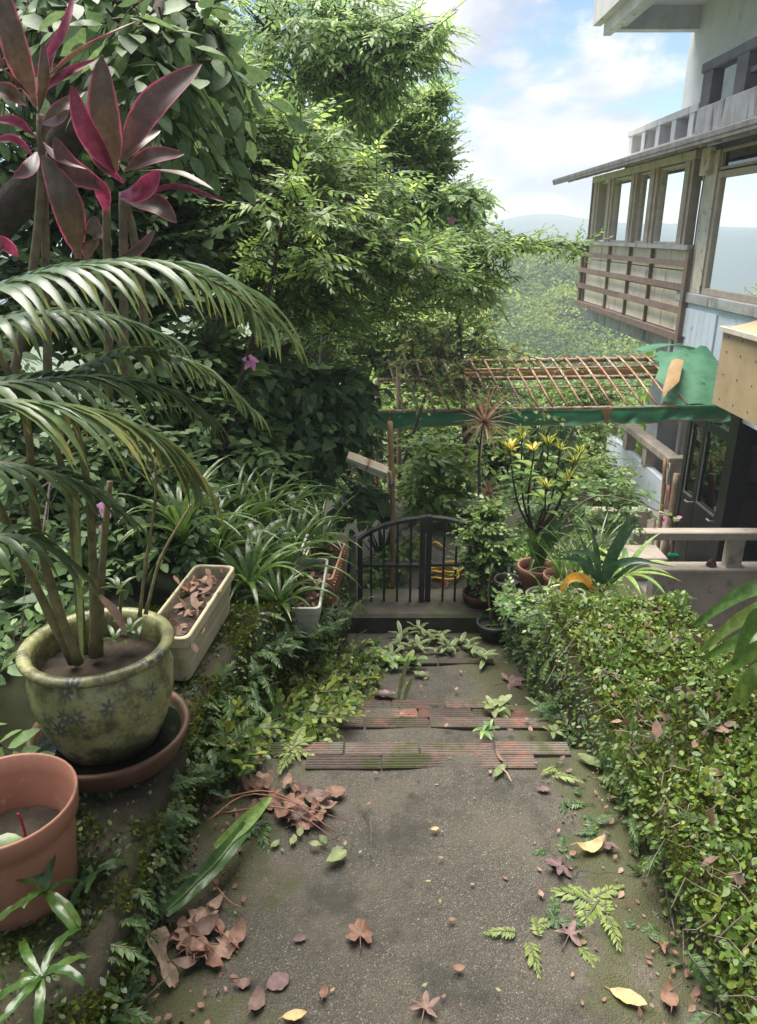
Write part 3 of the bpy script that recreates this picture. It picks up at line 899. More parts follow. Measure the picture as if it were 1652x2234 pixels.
# --- tan sheet box in front
bx_ = hp('cladding_box', 'tan_sheet', [((3.40, 4.8, -0.02), (3.93, 7.50, 0.70))], label='tan sheet clad box cut by the right edge')
hp('rim', 'pale_wood', [((3.365, 4.8, 0.70), (3.40, 7.54, 0.745)), ((3.40, 7.50, 0.70), (3.95, 7.54, 0.745))], bx_)
mb = MB(); mb.add([(3.40, 4.8, 0.72), (3.93, 4.8, 0.86), (3.93, 7.5, 0.86), (3.40, 7.5, 0.72)], [(0, 1, 2, 3)]); mb.build('lid', MT['tan_sheet'], bx_)
for yy in (7.35, 7.05, 6.75, 6.45):
    for zz in (0.06, 0.30, 0.52, 0.66):
        mb = MB(); mb.lathe((0, 0, 0), [(0.0001, .006), (.008, .005), (.009, 0)], 8)
        mb.v = [Vector((3.399 - v.z, yy + v.x + .02 * zz, zz + v.y)) for v in mb.v]; mb.build('screw', MT['dark_rail'], bx_)
vt = hp('vent', 'dark_rail', [((3.86, 7.62, 0.42), (3.90, 8.0, 0.66))], bx_)
for i in range(4):
    for j in range(3):
        mb = MB(); mb.lathe((0, 0, 0), [(0.0001, .012), (.016, .009), (.02, 0)], 8)
        mb.v = [Vector((3.859 - v.z, 7.67 + i * .09 + v.x, 0.47 + j * .07 + v.y)) for v in mb.v]; mb.build('vent_cap', MT['steel'], bx_)
# --- black framed porch
DX = 4.0
pc = hp('porch_frame', 'black_metal', [((DX - .03, 8.02, -2.5), (DX + .16, 8.22, -0.30)), ((DX, 9.33, -2.5), (DX + .08, 9.42, -0.30)), ((DX, 8.22, -0.42), (DX + .07, 9.33, -0.30))],
        label='black metal entrance frame under the awning')
for ya, yb in ((8.24, 8.90), (8.915, 9.32)):
    mb = MB(); z0, z1 = -2.49, -0.43
    mb.box((DX + .01, ya, z0), (DX + .05, yb, -1.55)); mb.box((DX + .01, ya, z1 - .22), (DX + .05, yb, z1 - .12)); mb.box((DX + .01, ya, z1 - .04), (DX + .05, yb, z1))
    mb.box((DX + .012, ya, -1.55), (DX + .048, ya + .07, z1 - .04)); mb.box((DX + .012, yb - .07, -1.55), (DX + .048, yb, z1 - .04))
    d = mb.build('door_leaf', MT['black_metal'], pc); d['label'] = 'black door leaf with tall dark glass'
    g = MB(); g.box((DX + .027, ya + .07, -1.55), (DX + .033, yb - .07, z1 - .22)); g.box((DX + .027, ya + .07, z1 - .12), (DX + .033, yb - .07, z1 - .04)); g.build('pane', MT['door_glass'], d)
    g = MB(); g.box((DX - .004, ya + .07, -1.575), (DX + .009, yb - .06, -1.55)); g.box((DX - .004, yb - .085, -1.55), (DX + .009, yb - .07, z1 - .3)); g.build('glazing_bead', MT['steel'], d)
    g = MB(); g.tube([(DX + .01, ya + .05, -1.62), (DX - .05, ya + .05, -1.62), (DX - .055, ya + .13, -1.62)], .012, 8); g.build('handle', MT['steel'], d)
fr = []
for za, zb in ((-0.62, -0.50), (-1.26, -1.08), (-2.02, -1.80), (-2.5, -2.42)): fr.append(((DX + .17, 8.05, za), (5.9, 8.13, zb)))
hp('porch_screen', 'black_metal', fr + [((4.62, 8.06, -2.42), (4.70, 8.12, -0.4)), ((5.2, 8.06, -2.42), (5.28, 8.12, -0.4)), ((DX + .1, 8.04, -0.5), (5.9, 9.5, -0.44))], pc)
hp('back_wall', 'pink_wall', [((4.1, 9.5, -2.5), (5.29, 9.56, -0.46))], pc)
for xx in (4.45, 4.75, 4.83): 
    mb = MB(); mb.tube([(xx, 9.42, -2.45), (xx + .02, 9.42, -0.5)], .02, 6); mb.build('pipe', MT['tan_wood'], pc)
# --- lower balcony, drain pipes
lb = hp('lower_balcony', 'pale_blue', [((4.55, 11.20, -2.95), (4.68, 14.40, -2.12))], label='lower balcony with pale parapet and concrete rail')
hp('rail', 'beige_col', [((4.50, 11.10, -1.78), (4.72, 14.45, -1.66), 0.012)], lb)
hp('rail', 'beige_col', [((4.72, 11.10, -1.78), (5.30, 11.30, -1.66), 0.012)], lb)
for yy in (11.12, 12.15, 13.2, 14.25): hp('post', 'beige_col', [((4.53, yy, -2.12 if yy > 11.2 else -2.3), (4.70, yy + .19, -1.78))], lb)
hp('end_wall', 'pink_wall', [((4.53, 11.10, -3.3), (5.3, 11.20, -2.10))], lb)
hp('slab', 'beige_col', [((4.6, 11.2, -2.95), (5.3, 14.4, -2.80))], lb)
for xx, yy, r in ((5.12, 11.9, .05), (5.2, 12.5, .04)):
    mb = MB(); mb.tube([(xx, yy, -2.9), (xx, yy, 0.0)], r, 10); mb.build('drain_pipe', MT['white_plastic'], house)
mb = MB(); mb.tube([(5.25, 9.6, -1.55), (5.25, 11.4, -1.30)], .02, 6); mb.build('handrail', MT['steel'], house)
mb = MB(); mb.tube([(4.4, 11.0, 0.05), (4.3, 13.4, 0.22), (4.3, 14.6, 0.3)], .018, 6); mb.build('bracing_rod', MT['steel'], house)

# --- yard, its concrete parapet and the rail behind
mb = MB(); mb.box((2.3, 7.15, -2.7), (5.29, 11.1, -2.5)); tag(mb.build('yard', MT['concrete']), kind='structure')
def parapet(name, label, x0, x1, y0, zwall, zbot, zrail, hrail, posts, m='beige_col', dep=0.16):
    o = thing(name, ((x0 + x1) / 2, y0, zwall), label, 'parapet')
    if zbot is not None:
        hp('wall', m, [((x0, y0, zbot), (x1, y0 + dep, zwall - .05))], o)
        hp('coping', m, [((x0 - .02, y0 - .015, zwall - .05), (x1, y0 + dep + .03, zwall), 0.01)], o)
    hp('rail', m, [((x0 - (.27 if zbot is not None else 0), y0 + .01, zrail), (x1, y0 + dep - .01, zrail + hrail), 0.01)], o)
    for p in posts: hp('post', m, [((p, y0 + .02, zwall), (p + .15, y0 + dep - .02, zrail))], o)
    return o
parapet('concrete_parapet', 'concrete parapet with thick top rail in front of the black door', 2.86, 6.5, 7.0, -1.645, -3.4, -1.335, 0.09, (3.60, 4.75, 5.9))
parapet('concrete_railing', 'shorter concrete railing half hidden by shrubs behind the brooms', 2.6, 3.62, 9.2, -2.49, None, -1.95, 0.12, (2.7, 3.42), dep=0.2)
hp_o = thing('step_block', (3.45, 8.6, -2.5), 'weathered concrete block step below the leaning brooms', 'step')
hp('block', 'beige_col', [((3.05, 8.5, -2.5), (3.62, 8.95, -2.20), 0.012)], hp_o)
# ================================================================= trees, shrubs, forest
G = lambda r, g, b: (r, g, b)
MT['leaf_tree'] = leafmat('tree_leaf', [(0, (0.086, 0.159, 0.053)), (0.45, (0.165, 0.278, 0.082)), (0.8, (0.292, 0.439, 0.121)), (1, (0.478, 0.569, 0.166))], 0.54, 0.42)  # tones paled and greyed: haze put into the leaf colour
MT['leaf_back'] = leafmat('back_tree_leaf', [(0, (0.122, 0.215, 0.085)), (0.5, (0.211, 0.341, 0.127)), (1, (0.392, 0.543, 0.201))], 0.5, 0.45)  # lighter, greyer tones here also carry haze in the colour
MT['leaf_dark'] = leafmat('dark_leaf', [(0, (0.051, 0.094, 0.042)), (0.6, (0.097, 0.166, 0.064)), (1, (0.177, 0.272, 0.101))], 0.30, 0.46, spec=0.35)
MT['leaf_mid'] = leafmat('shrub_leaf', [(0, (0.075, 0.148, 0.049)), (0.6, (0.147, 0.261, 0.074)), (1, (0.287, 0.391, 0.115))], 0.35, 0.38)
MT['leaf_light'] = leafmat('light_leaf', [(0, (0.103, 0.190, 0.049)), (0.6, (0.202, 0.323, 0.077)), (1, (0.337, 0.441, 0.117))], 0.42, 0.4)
MT['leaf_vine'] = leafmat('vine_leaf', [(0, (0.122, 0.209, 0.058)), (0.7, (0.239, 0.326, 0.096)), (0.93, (0.390, 0.425, 0.118)), (1, (0.478, 0.429, 0.123))], 0.45, 0.45)
MT['leaf_far'] = leafmat('far_leaf', [(0, (0.05, 0.11, 0.02)), (0.45, (0.11, 0.19, 0.03)), (0.8, (0.22, 0.31, 0.04)), (1, (0.30, 0.38, 0.05))], 0.40, 0.6)
MT['leaf_bamboo'] = leafmat('cover_leaf', [(0, (0.083, 0.161, 0.040)), (0.6, (0.161, 0.265, 0.062)), (1, (0.296, 0.383, 0.093))], 0.35, 0.4)

LT_long = leaf_template(0.33, 0.16, 0.2, n=2)
LT_far = leaf_template(0.50, 0.12, 0.15, n=1)
LT_oval = leaf_template(0.50, 0.12, 0.15)
LT_heart = leaf_template(0.85, 0.18, 0.12, heart=True)
LT_round = leaf_template(0.62, 0.06, 0.15, n=2)
LT_slim = leaf_template(0.18, 0.2, 0.25)
SP_long = spray_set(6, nleaf=16, L=0.38, leaf=0.066, lt=LT_long)
SP_back = spray_set(5, nleaf=18, L=0.46, leaf=0.075, lt=LT_long, droop=0.35)
SP_oval = spray_set(6, nleaf=10, L=0.34, leaf=0.088, lt=LT_oval, droop=0.3)
SP_big = spray_set(4, nleaf=8, L=0.42, leaf=0.115, lt=LT_oval, droop=0.5)
SP_heart = spray_set(5, nleaf=8, L=0.34, leaf=0.095, lt=LT_heart, droop=0.45, flat=0.45)
SP_vine = spray_set(5, nleaf=6, L=0.40, leaf=0.055, lt=LT_heart, droop=0.35, flat=0.5)
SP_small = spray_set(6, nleaf=13, L=0.26, leaf=0.045, lt=LT_round, droop=0.15, flat=0.4)
SP_fine = spray_set(5, nleaf=16, L=0.36, leaf=0.055, lt=LT_far, droop=0.2, flat=0.4)

def limb_points(a, b, n=6, wob=0.06, sag=0.0):
    a = Vector(a); b = Vector(b); L = (b - a).length; out = []
    for i in range(n + 1):
        t = i / n; p = a.lerp(b, t)
        k = math.sin(math.pi * t)
        p = p + Vector((random.uniform(-1, 1), random.uniform(-1, 1), random.uniform(-1, 1))) * (wob * L * (0.35 if 0 < i < n else 0)) + Vector((0, 0, sag * L * k))
        out.append(p)
    return out
def blob_from_px(x, y, Y, rx, ry, rd):
    c = P(x, y, Y); s = (P(x + 100, y, Y) - c).length / 100
    return c, (rx * s, rd, ry * s * 1.08)
def leafy(name, label, cat, base, trunk, blobs, sprays, leaf, density=1.0, bark='bark', r0=0.06, group=None, outward=0.9, tilt=0.15,
          smin=0.8, smax=1.25, twigs=10, limbs=True, crown_name='crown', hang=0.0):
    """tree or shrub: tapered trunk, limbs to every blob, twigs, and a crown of many small leaves.
    trunk = list of points; blobs = (centre, radii, sprays)"""
    root = thing(name, base, label, cat, group)
    mb = MB()
    tp = spline(trunk, 10)
    mb.tube(tp, [lerp(r0, r0 * 0.45, i / 10) for i in range(11)], 9)
    pos = []; dirs = []
    for c, r, n in blobs:
        n = max(4, int(n * density))
        p, d = blob_points(c, r, n)
        pos.append(p); dirs.append(d)
        if limbs:
            k = min(range(len(tp)), key=lambda i: (tp[i] - Vector(c)).length + 0.35 * (10 - i) * 0.1)
            k = max(3, min(k, 10)) if len(trunk) > 1 else 0
            pts = limb_points(tp[k], c, 7, 0.10, 0.06)
            rr = r0 * 0.42
            mb.tube(pts, [lerp(rr, rr * 0.35, i / 7) for i in range(8)], 6)
            for q in range(min(twigs, n)):
                e = p[RNG.integers(0, n)]; s = pts[random.randint(3, 7)]
                mb.tube(limb_points(s, e, 4, 0.12, 0.04), [rr * 0.28, rr * 0.24, rr * 0.18, rr * 0.12, rr * 0.05], 4, False)
    mb.build('trunk', MT[bark], root, smooth=True)
    pos = np.concatenate(pos); d = np.concatenate(dirs); n = len(pos)
    D = d * np.array([outward, outward, 0.35]) + RNG.normal(0, 0.45, (n, 3)) * np.array([1, 1, 0.5])
    D[:, 2] += tilt - hang
    U = RNG.normal(0, 0.28, (n, 3)); U[:, 2] += 1.0
    U += d * 0.35
    S = smin + (smax - smin) * RNG.random(n)
    D = D / np.linalg.norm(D, axis=1, keepdims=True)
    # sprays end, rather than start, near their point
    pos = pos - D * 0.18 * S[:, None]
    me = crown_mesh(crown_name, [MT[leaf], MT[bark]], sprays, pos - np.array(base), D, U, S)
    c = link(crown_name, me, root); c['kind'] = 'stuff'
    return root
def B(x, y, Y, rx, ry, rd, n): 
    c, r = blob_from_px(x, y, Y, rx, ry, rd); return (c, r, n)

# main tree leaning over the path from the left bank
tb = Vector((-2.1, 5.4, -0.2))
leafy('spreading_tree', 'broad tree with yellow-green leaves arching over the path from the left bank', 'tree', tb,
      [tb, P(430, 760, 5.3), P(560, 560, 5.2), P(640, 380, 5.3)],
      [B(520, 300, 5.2, 110, 120, .6, 120), B(640, 330, 5.4, 120, 90, .6, 120), B(560, 450, 5.0, 130, 80, .6, 130), B(700, 450, 5.3, 140, 80, .7, 140),
       B(470, 540, 4.8, 90, 70, .5, 80), B(610, 560, 5.0, 130, 60, .6, 120), B(760, 540, 5.3, 130, 60, .6, 120), B(880, 560, 5.4, 110, 50, .5, 90),
       B(800, 400, 5.8, 110, 70, .6, 90), B(440, 170, 5.0, 90, 110, .6, 90), B(520, 650, 5.0, 110, 50, .5, 70), B(680, 640, 5.2, 120, 50, .5, 80)],
      SP_long, 'leaf_tree', 1.15, 'bark_grey', 0.07, twigs=22)
# the long low bough reaching towards the balcony
tb2 = Vector((-1.5, 6.4, -0.6))
leafy('low_bough_tree', 'thin dark tree whose long low bough reaches right to the slatted balcony', 'tree', tb2,
      [tb2, P(590, 800, 6.2), P(740, 650, 6.1), P(960, 570, 6.2), P(1180, 540, 6.5)],
      [B(800, 610, 6.1, 90, 45, .5, 60), B(940, 545, 6.2, 100, 40, .5, 75), B(1040, 530, 6.3, 80, 28, .4, 44), B(1120, 524, 6.4, 70, 18, .3, 26), B(1190, 530, 6.5, 60, 14, .25, 18), B(1250, 536, 6.6, 35, 10, .2, 9),
       B(960, 620, 6.1, 110, 40, .5, 65), B(1060, 590, 6.3, 70, 35, .4, 36), B(840, 680, 6.0, 90, 30, .5, 26), B(730, 720, 5.8, 100, 35, .5, 36)],
      SP_long, 'leaf_tree', 1.0, 'bark', 0.05, twigs=14, smin=0.75, smax=1.1)
# taller trees behind
tb3 = Vector((-2.2, 8.6, -1.6))
leafy('tall_back_tree', 'tall dark tree behind whose crown tip hangs against the white cloud', 'tree', tb3,
      [tb3, P(520, 600, 8.2), P(600, 350, 8.0), P(690, 120, 7.8)],
      [B(560, 60, 7.6, 140, 100, .9, 150), B(700, 70, 7.6, 120, 80, .9, 150), B(800, 120, 7.5, 110, 60, .7, 130), B(890, 75, 7.4, 60, 34, .5, 70), B(950, 72, 7.3, 40, 22, .4, 34), B(870, 120, 7.4, 60, 35, .5, 55),
       B(640, 190, 7.9, 140, 80, .9, 130), B(770, 210, 7.8, 80, 45, .6, 80), B(760, 30, 7.6, 110, 50, .7, 90), B(790, 170, 7.6, 90, 30, .5, 60)],
      SP_back, 'leaf_back', 0.85, 'bark', 0.10, twigs=18, hang=0.12)
tb4 = Vector((-0.9, 9.8, -2.0))
leafy('pale_back_tree', 'paler feathery tree in the middle with upward tips against blue sky', 'tree', tb4,
      [tb4, P(720, 640, 9.4), P(800, 440, 9.2), P(870, 300, 9.0)],
      [B(840, 260, 9.0, 90, 60, .7, 110), B(910, 230, 8.9, 50, 30, .4, 55), B(955, 200, 8.8, 30, 10, .3, 22), B(930, 300, 8.9, 55, 40, .5, 65), B(890, 350, 9.0, 90, 55, .7, 110), B(760, 320, 9.2, 100, 70, .7, 110),
       B(850, 440, 9.0, 110, 60, .7, 120), B(960, 430, 8.9, 60, 55, .5, 55), B(920, 510, 8.8, 100, 50, .6, 90), B(1010, 480, 8.8, 40, 45, .4, 32), B(965, 350, 8.9, 25, 35, .3, 22), B(740, 480, 9.3, 110, 80, .8, 100), B(800, 590, 9.2, 120, 60, .7, 80)],
      SP_fine, 'leaf_back', 1.9, 'bark_grey', 0.07, tilt=0.45, twigs=12, smin=0.9, smax=1.5)
leafy('thin_tip_shrub', 'sparse twiggy treetop with few hanging leaves beside the distant mountain', 'tree', Vector((1.2, 8.2, -2.6)),
      [Vector((1.2, 8.2, -2.6)), P(1000, 700, 8.2), P(1010, 540, 8.1), P(1030, 430, 8.0)],
      [B(1000, 440, 8.0, 50, 40, .3, 24), B(1050, 440, 8.0, 45, 40, .3, 16), B(1010, 520, 8.0, 70, 40, .4, 32), B(1000, 600, 8.1, 80, 50, .4, 36), B(1060, 640, 8.1, 60, 40, .4, 24)],
      SP_oval, 'leaf_back', 1.0, 'bark_grey', 0.035, hang=0.35, twigs=16)
# dark leaning trunk at the top left with big leaves
tbD = Vector((-2.6, 3.5, 0.9))
lt_ = leafy('leaning_tree', 'dark thick trunk leaning right at the top left with big hanging leaves', 'tree', tbD,
      [tbD, P(60, 420, 3.4), P(190, 230, 3.3), P(300, 90, 3.3), P(400, -60, 3.3)],
      [B(330, 90, 3.0, 80, 60, .3, 15), B(380, 150, 3.1, 60, 55, .3, 14), B(250, 20, 3.2, 90, 40, .3, 14), B(440, 60, 3.3, 70, 60, .3, 14), B(120, 60, 3.6, 120, 60, .3, 22), B(40, 160, 3.6, 80, 100, .3, 18)],
      SP_big, 'leaf_dark', 1.0, 'bark', 0.085, hang=0.5, twigs=5)
# leafy bank behind the potted plants
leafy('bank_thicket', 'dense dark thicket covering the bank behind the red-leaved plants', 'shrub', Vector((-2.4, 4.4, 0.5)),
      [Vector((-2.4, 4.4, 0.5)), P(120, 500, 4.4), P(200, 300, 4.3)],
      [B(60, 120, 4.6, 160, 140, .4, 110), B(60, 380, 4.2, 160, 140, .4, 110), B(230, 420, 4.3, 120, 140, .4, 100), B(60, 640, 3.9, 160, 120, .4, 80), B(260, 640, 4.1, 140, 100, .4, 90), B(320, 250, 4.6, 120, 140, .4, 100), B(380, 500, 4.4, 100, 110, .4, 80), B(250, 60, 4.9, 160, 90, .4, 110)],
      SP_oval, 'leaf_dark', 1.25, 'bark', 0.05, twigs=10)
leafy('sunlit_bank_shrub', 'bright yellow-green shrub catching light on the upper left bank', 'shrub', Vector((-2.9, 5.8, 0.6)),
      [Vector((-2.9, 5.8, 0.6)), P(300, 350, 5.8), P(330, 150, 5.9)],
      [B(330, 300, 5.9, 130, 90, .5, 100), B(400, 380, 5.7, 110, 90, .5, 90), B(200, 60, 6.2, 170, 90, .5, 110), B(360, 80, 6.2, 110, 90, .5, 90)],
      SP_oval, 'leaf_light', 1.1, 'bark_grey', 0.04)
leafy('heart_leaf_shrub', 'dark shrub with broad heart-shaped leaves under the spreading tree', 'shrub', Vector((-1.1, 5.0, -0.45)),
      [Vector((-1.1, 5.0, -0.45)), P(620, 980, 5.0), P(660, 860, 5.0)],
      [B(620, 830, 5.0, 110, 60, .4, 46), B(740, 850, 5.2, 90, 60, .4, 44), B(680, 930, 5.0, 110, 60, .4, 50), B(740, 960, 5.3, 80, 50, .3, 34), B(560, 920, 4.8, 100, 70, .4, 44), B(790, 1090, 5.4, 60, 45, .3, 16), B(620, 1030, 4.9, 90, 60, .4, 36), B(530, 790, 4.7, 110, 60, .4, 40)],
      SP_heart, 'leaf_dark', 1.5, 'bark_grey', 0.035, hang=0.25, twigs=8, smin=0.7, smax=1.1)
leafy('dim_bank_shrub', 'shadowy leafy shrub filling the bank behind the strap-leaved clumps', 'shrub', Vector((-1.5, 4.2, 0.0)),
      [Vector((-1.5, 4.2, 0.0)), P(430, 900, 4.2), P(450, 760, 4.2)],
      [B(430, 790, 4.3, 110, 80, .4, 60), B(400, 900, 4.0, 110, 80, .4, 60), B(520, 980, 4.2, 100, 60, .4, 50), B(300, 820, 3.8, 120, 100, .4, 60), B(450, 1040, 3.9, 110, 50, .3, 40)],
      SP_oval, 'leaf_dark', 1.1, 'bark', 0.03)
leafy('young_tree', 'slender young tree with upright dark stem in front of the spreading tree', 'tree', Vector((-1.05, 3.9, -0.1)),
      [Vector((-1.05, 3.9, -0.1)), P(545, 760, 3.9), P(585, 640, 3.9), P(615, 500, 3.9), P(628, 370, 3.9)],
      [B(620, 390, 3.9, 55, 40, .2, 12), B(570, 440, 3.9, 50, 40, .2, 10), B(670, 470, 3.9, 60, 40, .2, 12), B(540, 560, 3.9, 60, 40, .2, 9), B(690, 560, 3.9, 60, 40, .2, 9)],
      SP_long, 'leaf_light', 1.0, 'bark', 0.016, twigs=5, smin=0.7, smax=0.95)
# green screen beyond the gate
leafy('gate_shrub', 'pale green glossy shrub just beyond the arched gate', 'shrub', Vector((0.5, 6.3, -0.8)),
      [Vector((0.5, 6.3, -0.8)), P(940, 1080, 6.3), P(940, 990, 6.3)],
      [B(930, 1000, 6.3, 60, 50, .3, 30), B(990, 1010, 6.4, 60, 50, .3, 26), B(950, 1060, 6.2, 80, 45, .3, 30), B(900, 1090, 6.3, 50, 40, .3, 16)],
      SP_oval, 'leaf_light', 1.1, 'bark_grey', 0.02, smin=0.8, smax=1.2)
leafy('slope_shrub', 'large bright shrub mass on the slope below the awning', 'shrub', Vector((1.2, 10.5, -3.3)),
      [Vector((1.2, 10.5, -3.3)), P(1000, 1000, 10.4), P(1050, 920, 10.3)],
      [B(900, 960, 10.5, 110, 60, .7, 80), B(1030, 940, 10.3, 120, 60, .7, 80), B(1150, 960, 10.2, 110, 60, .7, 80), B(1000, 1040, 10.0, 140, 50, .7, 80), B(1160, 1040, 9.9, 120, 50, .7, 70), B(820, 900, 10.6, 90, 70, .7, 60), B(760, 1000, 9.6, 100, 70, .6, 60), B(660, 1080, 8.6, 90, 60, .6, 50)],
      SP_fine, 'leaf_light', 2.6, 'bark_grey', 0.05, smin=1.3, smax=2.0)
leafy('lower_slope_shrub', 'leafy bright green shrub below the lower balcony', 'shrub', Vector((3.2, 11.0, -3.4)),
      [Vector((3.2, 11.0, -3.4)), P(1250, 1040, 11.0), P(1260, 980, 11.0)],
      [B(1260, 960, 12.0, 70, 60, .6, 70), B(1310, 1040, 10.6, 60, 50, .5, 50), B(1230, 1040, 10.6, 70, 50, .5, 50), B(1290, 880, 13.0, 60, 60, .6, 60), B(1200, 880, 13.5, 110, 50, .7, 80), B(1080, 870, 13.5, 110, 50, .7, 80)],
      SP_fine, 'leaf_light', 2.2, 'bark_grey', 0.05, smin=1.3, smax=2.0)
leafy('screen_tree', 'mid-green tree crown filling the gap behind the awning ribs', 'tree', Vector((0.6, 14.0, -5.0)),
      [Vector((0.6, 14.0, -5.0)), P(900, 900, 14.0), P(900, 780, 14.0)],
      [B(860, 800, 14, 120, 70, 1, 120), B(980, 800, 14, 120, 60, 1, 110), B(760, 720, 14, 120, 80, 1, 110), B(900, 700, 14, 130, 60, 1, 110), B(640, 800, 13, 120, 100, 1, 110), B(640, 660, 13, 120, 80, 1, 90), B(540, 880, 12, 110, 100, 1, 80), B(1020, 720, 14.5, 70, 50, .8, 60)],
      SP_fine, 'leaf_light', 2.4, 'bark', 0.08, smin=1.7, smax=2.6)
leafy('hanging_leaf_shrub', 'big drooping dark leaves hanging below the green awning edge', 'shrub', Vector((1.7, 8.6, -2.6)),
      [Vector((1.7, 8.6, -2.6)), P(1180, 1000, 8.6), P(1200, 930, 8.5)],
      [B(1190, 955, 8.5, 50, 22, .3, 9), B(1250, 945, 8.5, 30, 16, .3, 5)],
      SP_big, 'leaf_dark', 1.0, 'bark', 0.02, hang=1.2, smin=0.9, smax=1.2)
leafy('terrace_shrub', 'low leafy shrub close behind the left leaf of the gate', 'shrub', Vector((0.1, 4.95, -0.8)),
      [Vector((0.1, 4.95, -0.8)), P(840, 1230, 4.95), P(850, 1190, 4.95)],
      [B(820, 1240, 4.9, 35, 35, .15, 16), B(860, 1220, 5.0, 35, 40, .15, 16), B(895, 1200, 5.3, 30, 45, .15, 14), B(830, 1290, 4.8, 40, 22, .15, 14)],
      SP_oval, 'leaf_light', 1.2, 'bark_grey', 0.01, twigs=5, smin=0.4, smax=0.7)
def bank_cover():
    n = 900; x = RNG.uniform(-3.2, -0.98, n); y = RNG.uniform(0.7, 4.6, n)
    pos = np.stack([x, y, np.array([terrain_z(a, b) for a, b in zip(x, y)]) + .04 + .08 * RNG.random(n)], 1)
    D = RNG.normal(0, .6, (n, 3)); D[:, 2] = np.abs(D[:, 2]) * .6 + .2; U = RNG.normal(0, .3, (n, 3)); U[:, 2] += 1
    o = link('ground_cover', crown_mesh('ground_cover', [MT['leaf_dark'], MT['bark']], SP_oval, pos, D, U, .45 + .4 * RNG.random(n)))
    tag(o, 'dark leafy ground cover on the bank left of the pots', 'ground cover', kind='stuff')
bank_cover()
# twiggy vine tangle over the left half of the awning
leafy('vine_tangle', 'tangle of thin vine stems with small leaves over the awning frame', 'vine', Vector((0.2, 7.3, -0.8)),
      [Vector((0.2, 7.3, -0.8)), P(900, 950, 7.3), P(930, 860, 7.4), P(960, 780, 7.6)],
      [B(880, 720, 7.5, 60, 50, .4, 16), B(960, 760, 7.6, 90, 50, .4, 30), B(1060, 770, 7.7, 80, 40, .4, 24), B(1140, 790, 7.8, 70, 40, .3, 20), B(900, 820, 7.3, 80, 50, .3, 20), B(1010, 840, 7.4, 90, 45, .3, 26), B(1090, 880, 7.5, 60, 30, .3, 16), B(1000, 700, 7.7, 110, 40, .4, 24), B(1180, 900, 7.6, 30, 20, .2, 6), B(1220, 790, 7.9, 25, 30, .2, 6)],
      SP_vine, 'leaf_vine', 0.8, 'bark_grey', 0.022, twigs=30, smin=0.7, smax=1.1)
leafy('fern_bank', 'dim ferny undergrowth on the bank behind the palm canes', 'shrub', Vector((-1.7, 3.0, 0.45)),
      [Vector((-1.7, 3.0, 0.45)), P(150, 1000, 3.0), P(170, 900, 3.0)],
      [B(60, 960, 3.0, 130, 110, .3, 60), B(230, 980, 3.0, 120, 100, .3, 60), B(340, 1060, 3.0, 100, 80, .3, 46), B(90, 1140, 2.7, 130, 80, .25, 50), B(250, 1150, 2.75, 110, 60, .25, 44), B(40, 1300, 2.3, 90, 70, .2, 34), B(380, 1150, 2.9, 90, 60, .25, 34), B(-10, 820, 3.2, 110, 120, .3, 40), B(40, 1450, 2.0, 50, 60, .12, 16)],
      SP_oval, 'leaf_dark', 1.2, 'bark_grey', 0.015, twigs=6, smin=0.5, smax=0.95)
leafy('pot_weeds', 'small-leaved weeds growing up round the pots on the lower wall', 'weeds', Vector((0.95, 3.2, -0.33)),
      [Vector((0.95, 3.2, -0.33)), P(1165, 1340, 3.2), P(1165, 1315, 3.2)],
      [B(1145, 1320, 3.2, 45, 28, .08, 20), B(1205, 1345, 3.05, 45, 22, .08, 20), B(1110, 1300, 3.5, 30, 30, .08, 16), B(1180, 1330, 3.15, 40, 20, .06, 14), B(1240, 1325, 3.0, 30, 20, .06, 12)],
      SP_small, 'leaf_mid', 1.2, 'bark_grey', 0.006, twigs=4, smin=0.5, smax=0.9)
# shrubs left of the path near the troughs and right of the gate
leafy('potted_shrub', 'small-leaved bushy shrub at the right end of the gate', 'shrub', Vector((0.86, 4.35, -0.65)),
      [Vector((0.86, 4.35, -0.65)), P(1060, 1250, 4.35), P(1060, 1170, 4.35)],
      [B(1050, 1150, 4.35, 45, 40, .15, 26), B(1090, 1190, 4.3, 40, 45, .15, 28), B(1045, 1220, 4.35, 40, 40, .15, 26), B(1090, 1260, 4.25, 35, 35, .12, 20), B(1070, 1110, 4.45, 45, 30, .15, 18)],
      SP_small, 'leaf_mid', 1.5, 'bark_grey', 0.014, twigs=8, smin=0.8, smax=1.2)
leafy('twiggy_shrub', 'loose twiggy shrub with rounded leaves before the concrete railing', 'shrub', Vector((1.6, 5.6, -1.6)),
      [Vector((1.6, 5.6, -1.6)), P(1220, 1160, 5.6), P(1250, 1080, 5.5)],
      [B(1180, 1100, 5.5, 70, 40, .3, 24), B(1280, 1090, 5.5, 80, 35, .3, 26), B(1360, 1070, 5.5, 60, 30, .25, 20), B(1290, 1150, 5.4, 80, 30, .3, 24), B(1140, 1170, 5.3, 60, 40, .3, 26), B(1370, 1120, 5.4, 50, 30, .25, 14), B(1110, 1060, 5.8, 50, 40, .3, 20)],
      SP_oval, 'leaf_mid', 1.3, 'bark_pale', 0.014, twigs=14, smin=0.45, smax=0.75)

